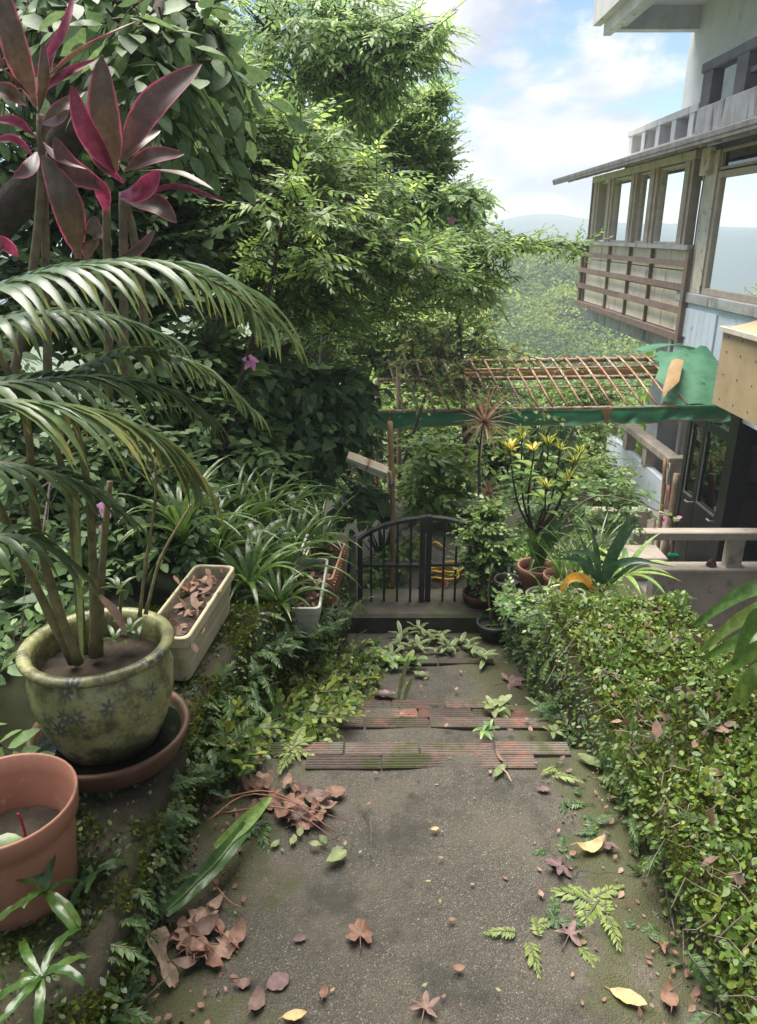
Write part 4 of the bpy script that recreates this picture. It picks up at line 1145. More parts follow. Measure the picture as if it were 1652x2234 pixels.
# ---------------------------------------------------------------- forested hillside across the valley
def build_forest():
    tv = np.array([(0, 0, 0), (-.36, .5, .06), (0, 1, -.12), (.36, .5, .06)], dtype=float); tf = np.array([(0, 2, 1), (0, 3, 2)])
    n_cr = 1750
    ys = 17 + 108 * RNG.random(n_cr * 3) ** 0.8; us = RNG.uniform(-0.03, 0.43, n_cr * 3); xs = us * ys
    xs = xs[:n_cr]; ys = ys[:n_cr]
    P_, D_, U_, S_, R_ = [], [], [], [], []
    for x, y in zip(xs, ys):
        z = terrain_z(float(x), float(y)); r = (0.7 + 1.9 * RNG.random() ** 2) * (0.7 + y / 150)
        k = int(105 + 70 * r)
        d = RNG.normal(size=(k, 3)); d[:, 2] = np.abs(d[:, 2]) * 0.95 - 0.2
        d /= np.linalg.norm(d, axis=1, keepdims=True)
        lump = 1 + 0.28 * np.sin(d[:, 0:1] * 6 + x) * np.cos(d[:, 1:2] * 6 + y) + 0.12 * np.sin(d[:, 2:3] * 11 + x * 3)
        p = np.array([x, y, z + r * 0.5]) + d * lump * np.array([r, r, r * RNG.uniform(0.7, 1.25)]) * RNG.uniform(0.82, 1.0, (k, 1))
        P_.append(p); dd = d + RNG.normal(0, 0.5, (k, 3)); dd[:, 2] -= 0.35
        D_.append(dd); U_.append(d + RNG.normal(0, 0.3, (k, 3)) + np.array([0, 0, 0.4])); S_.append(RNG.uniform(0.22, 0.42, k) * (0.55 + y / 120))
        base = min(1.0, max(0.0, 0.5 + 0.45 * math.sin(x * .35 + 1) * math.cos(y * .21) + RNG.normal(0, .22)))
        R_.append(np.clip(base * 0.8 + RNG.random(k) * 0.2, 0, 0.98))
    P_ = np.concatenate(P_); V, F = scatter(tv, tf, P_, np.concatenate(D_), np.concatenate(U_), np.concatenate(S_))
    rn = np.repeat(np.concatenate(R_), len(tv))
    me = np_mesh('forest', V, F, MT['leaf_far'], None, False, {'rnd': rn})
    o = link('forest', me)
    tag(o, 'dense green forest covering the hillside across the valley', 'forest', kind='stuff')
build_forest()
# ---------------------------------------------------------------- air between here and the mountains
def build_haze():
    m = bpy.data.materials.new('haze'); m.use_nodes = True; nt = m.node_tree; nt.nodes.clear()
    out = nt.nodes.new('ShaderNodeOutputMaterial'); v = nt.nodes.new('ShaderNodeVolumePrincipled')
    v.inputs['Color'].default_value = (0.82, 0.91, 1.0, 1); v.inputs['Density'].default_value = 0.0018
    v.inputs['Anisotropy'].default_value = 0.2
    nt.links.new(v.outputs[0], out.inputs['Volume'])
    mb = MB(); mb.box((-620, -70, -37), (620, 640, 15.5))
    tag(mb.build('haze', m), kind='stuff')
build_haze()
# ================================================================= left bank: pots, palm, red-leaved plants
MT['terracotta'] = mat('terracotta_plastic', (0.36, 0.165, 0.11), (0.29, 0.13, 0.085), 5, 0.55, 0.08, 40, stains=(((0.20, 0.12, 0.075), 3.5, 0.50, 0.72), ((0.42, 0.30, 0.22), 14, 0.60, 0.72), ((0.10, 0.075, 0.04), 7, 0.60, 0.74)))
MT['clay_saucer'] = mat('clay_saucer', (0.15, 0.07, 0.042), (0.08, 0.045, 0.03), 8, 0.5, 0.2, 50, stains=(((0.05, 0.05, 0.025), 6, 0.52, 0.66),))
MT['beige_plastic'] = mat('beige_plastic', (0.42, 0.37, 0.25), (0.34, 0.30, 0.20), 4, 0.5, 0.06, 40, stains=(((0.13, 0.13, 0.06), 5, 0.52, 0.70),))
MT['white_plastic_old'] = mat('aged_white_plastic', (0.50, 0.52, 0.42), (0.38, 0.40, 0.31), 6, 0.55, 0.1, 40, stains=(((0.16, 0.19, 0.09), 7, 0.52, 0.68),))
MT['orange_plastic'] = mat('faded_orange_plastic', (0.46, 0.24, 0.14), (0.38, 0.19, 0.11), 6, 0.6, 0.1, 40, stains=(((0.16, 0.12, 0.06), 6, 0.56, 0.70),))
MT['green_plastic'] = mat('dark_green_plastic', (0.045, 0.075, 0.055), (0.03, 0.05, 0.04), 5, 0.45)
MT['black_plastic'] = mat('black_plastic', (0.035, 0.033, 0.034), (0.022, 0.022, 0.022), 8, 0.5, 0.1, 50, stains=(((0.09, 0.08, 0.06), 9, 0.58, 0.7),))
MT['grey_pot'] = mat('grey_glazed_pot', (0.19, 0.17, 0.15), (0.12, 0.11, 0.10), 6, 0.5, 0.15, 40, stains=(((0.06, 0.07, 0.03), 6, 0.54, 0.66),))
MT['water'] = mat('still_water', (0.01, 0.012, 0.008), None, 5, 0.04, spec=0.6)
MT['palm'] = leafmat('palm_leaflet', [(0, (0.06, 0.10, 0.05)), (0.6, (0.085, 0.135, 0.06)), (1, (0.12, 0.17, 0.065))], 0.30, 0.34, tip=((0.22, 0.24, 0.05), 0.68, 1.2), spec=0.6, veins=0.13)
MT['palm_dry'] = leafmat('yellowing_leaflet', [(0, (0.12, 0.16, 0.06)), (1, (0.17, 0.20, 0.07))], 0.3, 0.35, tip=((0.34, 0.30, 0.08), 0.45, 1.1), spec=0.5)
MT['palm_stem'] = mat('palm_cane', (0.20, 0.17, 0.07), (0.11, 0.10, 0.05), 30, 0.6, 0.3, 90)
MT['cordyline'] = leafmat('cordyline_leaf', [(0, (0.06, 0.048, 0.024)), (0.5, (0.075, 0.048, 0.03)), (1, (0.085, 0.035, 0.034))], 0.25, 0.42, edge=((0.42, 0.07, 0.12), 0.80, 1.0), spec=0.6, tcol=1.6, veins=0.13)
MT['cordyline_red'] = leafmat('red_cordyline_leaf', [(0, (0.13, 0.02, 0.036)), (1, (0.20, 0.025, 0.05))], 0.35, 0.32, edge=((0.45, 0.07, 0.13), 0.8, 1.0), spec=0.6, veins=0.13)
MT['strap'] = leafmat('strap_leaf', [(0, (0.05, 0.11, 0.022)), (0.6, (0.085, 0.16, 0.032)), (1, (0.14, 0.21, 0.05))], 0.35, 0.28, spec=0.65, veins=0.13)
MT['strap_dark'] = leafmat('dark_strap_leaf', [(0, (0.03, 0.075, 0.035)), (1, (0.05, 0.105, 0.045))], 0.25, 0.33, spec=0.6, veins=0.13)
MT['broad'] = leafmat('broad_leaf', [(0, (0.05, 0.10, 0.03)), (1, (0.10, 0.17, 0.05))], 0.3, 0.25, spec=0.65)
MT['orange_leaf'] = leafmat('orange_dying_leaf', [(0, (0.55, 0.24, 0.03)), (1, (0.6, 0.28, 0.04))], 0.4, 0.4, edge=((0.5, 0.34, 0.06), 0.4, 1.0))
MT['fern'] = leafmat('fern_leaf', [(0, (0.035, 0.085, 0.025)), (0.6, (0.06, 0.13, 0.035)), (1, (0.13, 0.20, 0.05))], 0.35, 0.5)
MT['fern_pale'] = leafmat('pale_fern_leaf', [(0, (0.15, 0.22, 0.05)), (1, (0.26, 0.32, 0.09))], 0.35, 0.55)
MT['dead'] = leafmat('dead_leaf', [(0, (0.17, 0.09, 0.06)), (0.35, (0.23, 0.13, 0.09)), (0.7, (0.31, 0.20, 0.145)), (1, (0.14, 0.09, 0.08))], 0.15, 0.6, spec=0.3, tcol=1.1)
MT['dead_purple'] = leafmat('purple_brown_leaf', [(0, (0.14, 0.085, 0.085)), (1, (0.19, 0.12, 0.115))], 0.12, 0.6, spec=0.3, tcol=1.1)
MT['dead_pale'] = leafmat('pale_dry_leaf', [(0, (0.50, 0.36, 0.17)), (1, (0.42, 0.29, 0.13))], 0.2, 0.6, tcol=1.1)
MT['pink_petal'] = leafmat('pink_petal', [(0, (0.62, 0.25, 0.45)), (1, (0.7, 0.36, 0.55))], 0.4, 0.5)
MT['pale_leaf'] = leafmat('pale_green_leaf', [(0, (0.16, 0.21, 0.08)), (1, (0.27, 0.31, 0.14))], 0.35, 0.5)

def glazed_pot_material():
    """greenish crazed glaze with rows of dark blue flowers and brown dirt"""
    m, nt, b = _nodes('glazed_flower_pot')
    tc = nt.nodes.new('ShaderNodeTexCoord'); sep = nt.nodes.new('ShaderNodeSeparateXYZ'); nt.links.new(tc.outputs['Object'], sep.inputs[0])
    ang = _math(nt, 'ARCTAN2', sep.outputs[1], sep.outputs[0])
    cm = nt.nodes.new('ShaderNodeCombineXYZ')
    nt.links.new(_math(nt, 'MULTIPLY', ang, 0.21), cm.inputs[0]); nt.links.new(sep.outputs[2], cm.inputs[1])
    vo = nt.nodes.new('ShaderNodeTexVoronoi'); vo.voronoi_dimensions = '2D'; vo.inputs['Scale'].default_value = 15; vo.inputs['Randomness'].default_value = 0.7
    nt.links.new(cm.outputs[0], vo.inputs['Vector'])
    # petals: angle about the cell centre
    sub = nt.nodes.new('ShaderNodeVectorMath'); sub.operation = 'SUBTRACT'
    sc = nt.nodes.new('ShaderNodeVectorMath'); sc.operation = 'SCALE'; sc.inputs['Scale'].default_value = 1.0
    nt.links.new(cm.outputs[0], sub.inputs[0]); nt.links.new(vo.outputs['Position'], sub.inputs[1])
    s2 = nt.nodes.new('ShaderNodeSeparateXYZ'); nt.links.new(sub.outputs[0], s2.inputs[0])
    pa = _math(nt, 'ARCTAN2', s2.outputs[1], s2.outputs[0])
    pet = _math(nt, 'ABSOLUTE', _math(nt, 'COSINE', _math(nt, 'MULTIPLY', pa, 4.0)))
    rad = _math(nt, 'DIVIDE', vo.outputs['Distance'], _math(nt, 'ADD', _math(nt, 'MULTIPLY', pet, 0.8), 0.35))
    flower = _math(nt, 'MULTIPLY', _math(nt, 'SUBTRACT', 1.0, _range(nt, rad, 0.30, 0.42)), _range(nt, vo.outputs['Distance'], 0.06, 0.12))
    geo = nt.nodes.new('ShaderNodeNewGeometry'); vec = geo.outputs['Position']
    col = _mixrgb(nt, _range(nt, _noise(nt, vec, 9, 8), 0.4, 0.65), (0.30, 0.30, 0.13), (0.19, 0.19, 0.075))
    wear = _range(nt, _noise(nt, vec, 7, 6), 0.42, 0.60)
    col = _mixrgb(nt, _math(nt, 'MULTIPLY', flower, _math(nt, 'MULTIPLY', wear, 0.85)), col, (0.03, 0.035, 0.075))
    col = _mixrgb(nt, _range(nt, _noise(nt, vec, 16, 9, 0.75), 0.45, 0.62, 0, 0.9), col, (0.085, 0.075, 0.03))
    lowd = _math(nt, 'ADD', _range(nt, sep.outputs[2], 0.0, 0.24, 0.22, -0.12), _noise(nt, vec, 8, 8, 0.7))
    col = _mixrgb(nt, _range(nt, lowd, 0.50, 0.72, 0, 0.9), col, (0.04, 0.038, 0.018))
    col = _mixrgb(nt, _range(nt, _noise(nt, vec, 5, 8, 0.7), 0.56, 0.70, 0, 0.7), col, (0.16, 0.18, 0.05))
    nt.links.new(col, b.inputs['Base Color']); b.inputs['Roughness'].default_value = 0.42
    bn = nt.nodes.new('ShaderNodeBump'); bn.inputs['Strength'].default_value = 0.3; bn.inputs['Distance'].default_value = 0.004
    nt.links.new(_noise(nt, vec, 60, 4), bn.inputs['Height']); nt.links.new(bn.outputs[0], b.inputs['Normal'])
    return m
MT['glazed'] = glazed_pot_material()

def pot(name, label, cat, c, prof, m, soil_r, soil_z, group=None, n=40, ell=1.0, seg_name='shell'):
    """pot with an outer and inner wall and a soil surface"""
    o = thing(name, c, label, cat, group)
    mb = MB(); mb.lathe(c, prof, n, ell); mb.build(seg_name, MT[m], o, smooth=True)
    if soil_r:
        mb = MB(); mb.disc(c, soil_r, soil_z, n, 0.012); mb.build('soil', MT['soil'], o, smooth=True)
    return o
# big glazed pot in its saucer
BP = Vector((-0.725, 1.68, 0.300))
pot('glazed_pot', 'large greenish glazed pot with faded blue flowers on the left wall', 'pot', BP,
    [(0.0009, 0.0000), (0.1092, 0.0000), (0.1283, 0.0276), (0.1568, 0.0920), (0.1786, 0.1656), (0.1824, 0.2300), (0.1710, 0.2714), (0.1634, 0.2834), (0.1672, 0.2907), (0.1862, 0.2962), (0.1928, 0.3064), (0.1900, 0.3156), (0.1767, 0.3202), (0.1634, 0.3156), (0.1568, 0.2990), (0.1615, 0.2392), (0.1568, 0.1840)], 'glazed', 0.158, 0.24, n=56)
sa = pot('saucer', 'brown clay saucer holding dark water under the glazed pot', 'saucer', Vector((-0.725, 1.68, 0.270)),
    [(0.001, 0.0), (0.15, 0.0), (0.185, 0.02), (0.205, 0.07), (0.21, 0.085), (0.20, 0.09), (0.19, 0.075), (0.17, 0.025), (0.14, 0.014)], 'clay_saucer', 0, 0)
mb = MB(); mb.disc(Vector((-0.725, 1.68, 0.270)), 0.187, 0.062, 40); mb.build('water', MT['water'], sa)
# plain terracotta pot in the corner
TP = Vector((-0.772, 1.225, 0.27))
pot('terracotta_pot', 'plain terracotta plastic pot cut by the left edge', 'pot', TP,
    [(0.0010, 0.0000), (0.1071, 0.0000), (0.1142, 0.0086), (0.1306, 0.1720), (0.1326, 0.1935), (0.1418, 0.1961), (0.1459, 0.2408), (0.1438, 0.2451), (0.1387, 0.2425), (0.1346, 0.2021), (0.1285, 0.1892), (0.1173, 0.0860)], 'terracotta', 0.116, 0.12)
sp_ = thing('seedling', TP + Vector((0.02, 0.0, 0.12)), 'small seedling with one round leaf and red stalk in the terracotta pot', 'seedling')
mb = MB(); mb.tube(spline([TP + Vector((0.03, 0.0, 0.12)), TP + Vector((0.032, .0, .16)), TP + Vector((0.028, 0, .20)), TP + Vector((0.024, 0, .205))], 6), .003, 6); m_red = mat('red_stalk', (0.25, 0.03, 0.035)); mb.build('stalk', m_red, sp_)
mb = MB(); mb.blade(arch(TP + Vector((0.03, -.01, .145)), R(205), .07, .2, .5, 5), .055, .15, lambda t: max(.1, math.sin(math.pi * (t * .9 + .08)))); mb.build('leaf', MT['strap'], sp_, smooth=True)
# long troughs
def trough(name, label, a, b, w, h, m, ribs=0, soil=0.75, taper=0.86):
    """rectangular trough with its top rim's path-side edge running from a to b"""
    a = Vector(a); b = Vector(b); d = (b - a); d.z = 0; L = d.length; d.normalize(); s = Vector((-d.y, d.x, 0))
    o = thing(name, (a + b) / 2 + s * w / 2 - Vector((0, 0, h)), label, 'planter')
    def ring(ins, z, r=0.025, tp=1.0):
        pts = []
        l0, l1, w0, w1 = ins, L - ins, ins, w - ins
        cx, cy = L / 2, w / 2
        for cxn, cyn, a0 in ((l1 - r, w1 - r, 0), (l0 + r, w1 - r, 90), (l0 + r, w0 + r, 180), (l1 - r, w0 + r, 270)):
            for k in range(4):
                th = R(a0 + k * 30); u = cxn + r * math.cos(th); v = cyn + r * math.sin(th)
                u = cx + (u - cx) * (1 - (1 - tp) * 0.5); v = cy + (v - cy) * tp
                pts.append(a + d * u + s * v + Vector((0, 0, z)))
        return pts
    rings = [ring(0.012, -h, tp=taper), ring(0.010, -h * 0.66, tp=taper + (1 - taper) * .34), ring(0.013, -h * 0.655, tp=taper + (1 - taper) * .345), ring(0.008, -h * 0.33, tp=taper + (1 - taper) * .67), ring(0.011, -h * .325, tp=taper + (1 - taper) * .675),
             ring(0.008, -0.035), ring(0.0, -0.034), ring(0.0, -0.003), ring(0.003, 0.0), ring(0.010, 0.0), ring(0.012, -0.004), ring(0.014, -h * 0.5)]
    vs = [p for r_ in rings for p in r_]; n = len(rings[0]); fs = []
    for i in range(len(rings) - 1):
        for k in range(n): fs.append((i * n + k, i * n + (k + 1) % n, (i + 1) * n + (k + 1) % n, (i + 1) * n + k))
    fs.append(tuple(range(n - 1, -1, -1)))
    mb = MB(); mb.add(vs, fs); mb.build('shell', MT[m], o, smooth=False)
    if ribs:
        for k in range(ribs):
            u = L * (k + 0.5) / ribs
            mb = MB(); p = a + d * u - s * 0.004
            mb.beam(p + Vector((0, 0, -0.04)), p + s * (w * (1 - taper) / 2) + Vector((0, 0, -h + .01)), 0.008, 0.01, up=d); mb.build('rib', MT[m], o)
    mb = MB(); sr = ring(0.015, -h * (1 - soil)); mb.add(sr + [(a + b) / 2 + s * w / 2 + Vector((0, 0, -h * (1 - soil) + .02))], [(i, (i + 1) % n, n) for i in range(n)]); mb.build('soil', MT['soil'], o, smooth=True)
    return o
trough('beige_trough', 'long beige plastic trough planter beside the glazed pot', (-0.575, 1.97, 0.455), (-0.525, 2.50, 0.455), 0.155, 0.17, 'beige_plastic')
a_ = P(700, 1365, 2.95); b_ = P(719, 1277, 3.5)
trough('white_trough', 'narrow algae-stained white trough planter further down the wall', (a_.x, a_.y, 0.04), (b_.x, b_.y, 0.04), 0.17, 0.15, 'white_plastic_old', soil=0.6)
a_ = P(727, 1318, 3.62); b_ = P(756, 1233, 4.15)
trough('orange_trough', 'faded orange ribbed trough planter next to the gate post', (a_.x, a_.y, -0.14), (b_.x, b_.y, -0.14), 0.2, 0.19, 'orange_plastic', ribs=14, soil=0.7)
# bricks propping the orange trough
br = thing('brick_stack', (-0.26, 3.75, -0.5), 'mossy brick stack propping the orange trough', 'bricks')
for k in range(4):
    mb = MB(); z = -0.56 + k * .057
    mb.box((-0.33 + .01 * (k % 2), 3.66 + .012 * k, z), (-0.225 + .008 * (k % 3), 3.88, z + .052), bev=.004); mb.build('brick', MT['tile'], br)
pot('clay_pot', 'small grey clay pot among the grassy leaves on the left wall', 'pot', P(607, 1345, 2.9),
    [(0.001, 0), (0.05, 0), (0.065, .07), (0.075, .075), (0.075, .095), (.068, .095), (.062, .07), (.05, .04)], 'grey_pot', 0.06, 0.07, n=24)

# ---------------------------------------------------------------- palm
palm = thing('palm', BP + Vector((-0.03, 0, 0.26)), 'arching palm with long drooping feathery fronds growing from the glazed pot', 'palm')
def frond(pts, L, n, m='palm', wid=0.027, droop=1.35, lift=0.25, yellow=0.0):
    sp = spline([P(*p) for p in pts], 26)
    mb = MB(); mb.tube(sp, [lerp(.0075, .0018, i / 26) for i in range(27)], 6)
    f = mb.build('frond', MT['palm_stem'], palm, smooth=True)
    for i in range(n):
        t = 0.04 + 0.95 * i / n; k = t * 26; j = min(int(k), 25); p = sp[j].lerp(sp[j + 1], k - j)
        tg = (sp[min(j + 2, 26)] - sp[max(j - 1, 0)]).normalized()
        side = tg.cross(Vector((0, 0, 1))).normalized(); up = side.cross(tg)
        for sgn in (-1, 1):
            ll = L * (0.55 + 0.5 * math.sin(math.pi * min(1, t * 0.8 + 0.22))) * random.uniform(.9, 1.08)
            d = (tg * (0.55 + 0.5 * t) + side * sgn * (1.0 - .35 * t) + up * lift).normalized()
            q = p.copy(); S = [q.copy()]; nseg = 7
            for s in range(nseg):
                d = (d + Vector((0, 0, -1)) * (droop * (s + 1) / nseg * 0.34) + Vector((random.uniform(-.03, .03), random.uniform(-.03, .03), 0))).normalized()
                q = q + d * (ll / nseg); S.append(q.copy())
            mb = MB(); mb.blade(S, wid * random.uniform(.85, 1.1), 0.35, lambda t: max(0.04, min(1, t * 5 + .25) * (1 - t ** 2.2)), up=up)
            mb.build('leaflet', MT['palm_dry' if random.random() < yellow else m], f, smooth=True)
frond([(-70, 660, 1.42), (110, 600, 1.48), (320, 580, 1.56), (480, 622, 1.66), (592, 712, 1.74)], 0.27, 27, droop=1.2)
frond([(-70, 850, 1.30), (80, 832, 1.36), (210, 826, 1.43), (350, 850, 1.5), (445, 905, 1.55)], 0.19, 20)
frond([(130, 830, 1.72), (280, 772, 1.76), (430, 800, 1.82), (560, 905, 1.88)], 0.17, 20)
frond([(-70, 880, 1.22), (60, 880, 1.27), (190, 900, 1.33), (320, 955, 1.4), (425, 1060, 1.46)], 0.25, 20, yellow=0.6, wid=.032)
frond([(-70, 1010, 1.5), (60, 1020, 1.55), (180, 1060, 1.6), (290, 1140, 1.66)], 0.20, 14)
frond([(-90, 730, 1.62), (60, 690, 1.66), (220, 690, 1.72), (370, 740, 1.78)], 0.20, 17)
frond([(-70, 1180, 1.42), (30, 1170, 1.46), (110, 1200, 1.5), (170, 1260, 1.54)], 0.17, 9)
for pts in ([(172, 1447, 1.62), (118, 1300, 1.6), (75, 1120, 1.58), (55, 900, 1.55), (-40, 700, 1.5)], [(205, 1432, 1.68), (204, 1250, 1.68), (190, 1050, 1.68), (150, 860, 1.68)],
            [(185, 1440, 1.74), (168, 1260, 1.74), (150, 1080, 1.72), (100, 900, 1.7)], [(215, 1440, 1.72), (222, 1250, 1.75), (240, 1050, 1.78)], [(160, 1445, 1.66), (60, 1240, 1.62), (-20, 1060, 1.58)]):
    sp = spline([P(*p) for p in pts], 12)
    mb = MB(); rr = [lerp(.0125, .007, i / 12) * (1.12 if i % 3 == 0 else 1) for i in range(13)]; mb.tube(sp, rr, 8); mb.build('cane', MT['palm_stem'], palm, smooth=True)
mb = MB(); mb.blade(spline([P(180, 1440, 1.64), P(172, 1200, 1.6), P(165, 1060, 1.58), P(172, 1180, 1.55)], 10), .02, .4); mb.build('dry_sheath', MT['palm_dry'], palm, smooth=True)
mb = MB(); mb.blade(spline([P(215, 1300, 1.66), P(250, 1340, 1.65), P(275, 1385, 1.64)], 8), .03, .4); mb.build('dry_sheath', MT['dead'], palm, smooth=True)
# weedy stems rising from the same pot
wd = thing('weed', BP + Vector((.09, .05, .26)), 'knotty bare weed stems leaning right out of the glazed pot', 'weed')
for pts in ([(305, 1345, 1.76), (318, 1230, 1.8), (338, 1100, 1.84), (340, 1000, 1.86)], [(318, 1340, 1.78), (350, 1220, 1.84), (400, 1130, 1.9), (418, 1100, 1.92)], [(262, 1345, 1.8), (265, 1290, 1.8), (268, 1270, 1.8)]):
    sp = spline([P(*p) for p in pts], 12); mb = MB(); mb.tube(sp, [(.0065 if k % 4 == 0 else .0048) * lerp(1, .6, k / 12) for k in range(13)], 7); mb.build('stem', MT['palm_stem'], wd, smooth=True)
for x, y, az in ((262, 1285, 60), (270, 1290, 160), (250, 1395, 20), (300, 1395, 100), (262, 1400, 200), (285, 1375, 60)):
    for q in range(3):
        mb = MB(); mb.blade(arch(P(x, y, 1.74), R(az + q * 50 + random.uniform(-15, 15)), .06, .7, .9, 5), .012, .3); mb.build('leaf', MT['strap'], wd, smooth=True)

# ---------------------------------------------------------------- red cordylines
def cordyline(name, label, base, stems, leaves):
    o = thing(name, base, label, 'plant')
    for pts in stems:
        sp = spline([P(*p) for p in pts], 12); mb = MB(); mb.tube(sp, [lerp(.013, .010, i / 12) * (1.07 if i % 2 else 1) for i in range(13)], 8); mb.build('stem', MT['bark_pale'], o, smooth=True)
    for (x0, y0, x1, y1, w, Y0, Y1, bow, kind) in leaves:
        a = P(x0, y0, Y0); b = P(x1, y1, Y1); s = (P(x0 + 100, y0, Y0) - a).length / 100
        px, py = x1 - x0, y1 - y0; L = math.hypot(px, py)
        mx, my = (x0 + x1) / 2 - py / L * bow, (y0 + y1) / 2 + px / L * bow
        m = P(mx, my, (Y0 + Y1) / 2 - .03)
        sp = spline([a, m, b], 12)
        mb = MB()
        fac = Vector((0.15, -1, 0.35)) if kind != 'e' else Vector((0.2, -.3, 1))
        mb.blade(sp, w * s * .76, 0.30, lambda t: max(0.05, (0.16 + 0.84 * math.sin(math.pi * min(1, max(0, (t - .06) / .94)) ** 0.85) ** 0.9) if t < .97 else .05), up=fac, nw=5, wav=0.012)
        mb.build('leaf', MT['cordyline_red' if kind in 'r' else 'cordyline'], o, smooth=True)
    return o
cordyline('cordyline', 'cordyline with broad upright maroon leaves edged in pink', P(255, 850, 2.1),
    [[(272, 860, 2.1), (270, 620, 2.08), (268, 420, 2.06)], [(238, 860, 2.12), (236, 640, 2.1), (232, 440, 2.08)], [(320, 760, 2.2), (300, 560, 2.15), (270, 420, 2.1)]],
    [(254, 372, 222, 122, 84, 2.05, 2.0, -10, 'g'), (262, 350, 440, 140, 82, 2.05, 2.1, -22, 'g'), (250, 378, 155, 185, 58, 2.02, 1.95, -14, 'r'), (240, 412, 118, 300, 62, 2.03, 1.95, -26, 'g'),
     (262, 432, 350, 372, 62, 2.02, 1.92, 16, 'r'), (268, 440, 495, 442, 16, 2.04, 1.9, -34, 'r'), (300, 372, 468, 415, 40, 2.02, 1.9, -14, 'e'), (280, 440, 386, 486, 56, 2.05, 1.95, -18, 'g'),
     (172, 565, 94, 338, 84, 1.98, 1.95, 16, 'g'), (188, 570, 205, 470, 56, 2.0, 1.97, 8, 'e'), (272, 372, 402, 336, 48, 2.08, 2.1, -14, 'g'), (268, 350, 350, 285, 40, 2.08, 2.15, -10, 'g'),
     (248, 380, 200, 300, 44, 2.1, 2.1, -8, 'g'), (232, 470, 200, 380, 40, 2.08, 2.0, 10, 'r'), (250, 572, 340, 500, 30, 2.0, 1.95, 12, 'g'), (270, 400, 190, 255, 34, 2.12, 2.1, -20, 'r'), (262, 420, 310, 400, 26, 2.0, 1.92, 10, 'r')])
cordyline('cordyline', 'cordyline at the left edge with narrower reddish leaves and silver sheen', P(75, 850, 2.1),
    [[(20, 870, 2.1), (70, 600, 2.1), (90, 400, 2.08), (88, 250, 2.06)], [(105, 860, 2.12), (100, 560, 2.12), (94, 330, 2.1)]],
    [(78, 232, 4, -40, 70, 2.05, 2.0, -8, 'g'), (78, 160, 165, -20, 26, 2.05, 2.1, 14, 'r'), (100, 172, 306, 44, 46, 2.04, 1.98, -10, 'e'), (72, 214, 214, 128, 26, 2.05, 2.05, -8, 'r'),
     (62, 206, -30, 92, 44, 2.02, 1.95, -10, 'e'), (84, 250, 95, 90, 34, 2.06, 2.0, 8, 'g'), (80, 300, -20, 262, 30, 2.04, 1.95, 16, 'r'), (74, 340, -25, 310, 24, 2.04, 1.95, 22, 'r'),
     (88, 300, 185, 200, 40, 2.06, 2.1, -12, 'g'), (80, 332, 30, 385, 44, 2.02, 1.95, -14, 'g'), (94, 310, 190, 370, 30, 2.02, 1.92, 16, 'e'), (60, 230, -25, 190, 50, 2.06, 2.0, 8, 'g'), (88, 210, 130, 60, 38, 2.1, 2.12, -6, 'g'),
     (40, 560, -30, 520, 34, 2.0, 1.95, 10, 'r'), (92, 270, 150, 240, 30, 2.02, 1.95, 10, 'g')])

# ---------------------------------------------------------------- strap-leaved clumps on the bed
def clump(name, label, base, n, L, w, m, e0=(50, 85), bend=(1.0, 2.2), group=None, cat='plant', az=(0, 360), fold=.35, leaf_name='leaf', prof=None):
    o = thing(name, base, label, cat, group)
    for k in range(n):
        a = R(lerp(az[0], az[1], (k + random.uniform(-.4, .4)) / n))
        l = L * random.uniform(.7, 1.15)
        mb = MB(); st = Vector(base) + Vector((math.cos(a), math.sin(a), 0)) * random.uniform(0, .02)
        mb.blade(arch(st, a, l, R(random.uniform(*e0)), random.uniform(*bend), 9, random.uniform(-.3, .3)), w * random.uniform(.8, 1.2), fold, prof or (lambda t: max(.05, min(1, .45 + t * 2) * (1 - t ** 3))))
        mb.build(leaf_name, MT[m], o, smooth=True)
    return o
gl = 'grassy clumps on the left bed'
lab = ['behind the beige trough', 'nearest the beige trough end', 'left of the white trough', 'above the white trough', 'highest on the bed', 'beside the clay pot', 'farthest towards the gate', 'below the palm fronds', 'between trough and thicket']
for i, (x, y, Y, n, L) in enumerate(((470, 1225, 2.9, 17, .36), (545, 1285, 2.75, 16, .32), (620, 1270, 3.2, 18, .36), (650, 1215, 3.5, 15, .34), (520, 1170, 3.3, 18, .40), (610, 1330, 2.85, 15, .26), (700, 1200, 4.1, 14, .34), (400, 1180, 2.7, 16, .36), (580, 1150, 3.6, 18, .42))):
    clump('grass_clump', 'arching grassy clump of glossy strap leaves ' + lab[i], P(x, y, Y), n + 8, L * 1.15, .022, 'strap', group=gl)
for i, (x, y, Y, l) in enumerate(((560, 1215, 3.1, 'beneath the heart-leaved shrub'), (470, 1130, 3.4, 'under the shadowy bank shrub'), (640, 1130, 3.9, 'uphill of the orange trough'))):
    clump('broad_leaf_clump', 'clump of broad lance-shaped leaves ' + l, P(x, y, Y), 13, .24, .06, 'broad', e0=(35, 75), bend=(.6, 1.5), group='broad-leaved clumps on the left bed', prof=lambda t: max(.05, .12 if t < .3 else math.sin(math.pi * ((t - .3) / .7) ** .8)))
clump('grass_tuft', 'tuft of narrow leaves hanging over the wall by the fallen long leaf', P(505, 1690, 2.02), 12, .11, .012, 'strap', e0=(20, 70), bend=(.5, 1.4))
clump('grass_tuft', 'tuft of narrow leaves on the wall by the white trough', P(690, 1390, 3.1), 12, .16, .010, 'strap', e0=(30, 80), bend=(.6, 1.6))
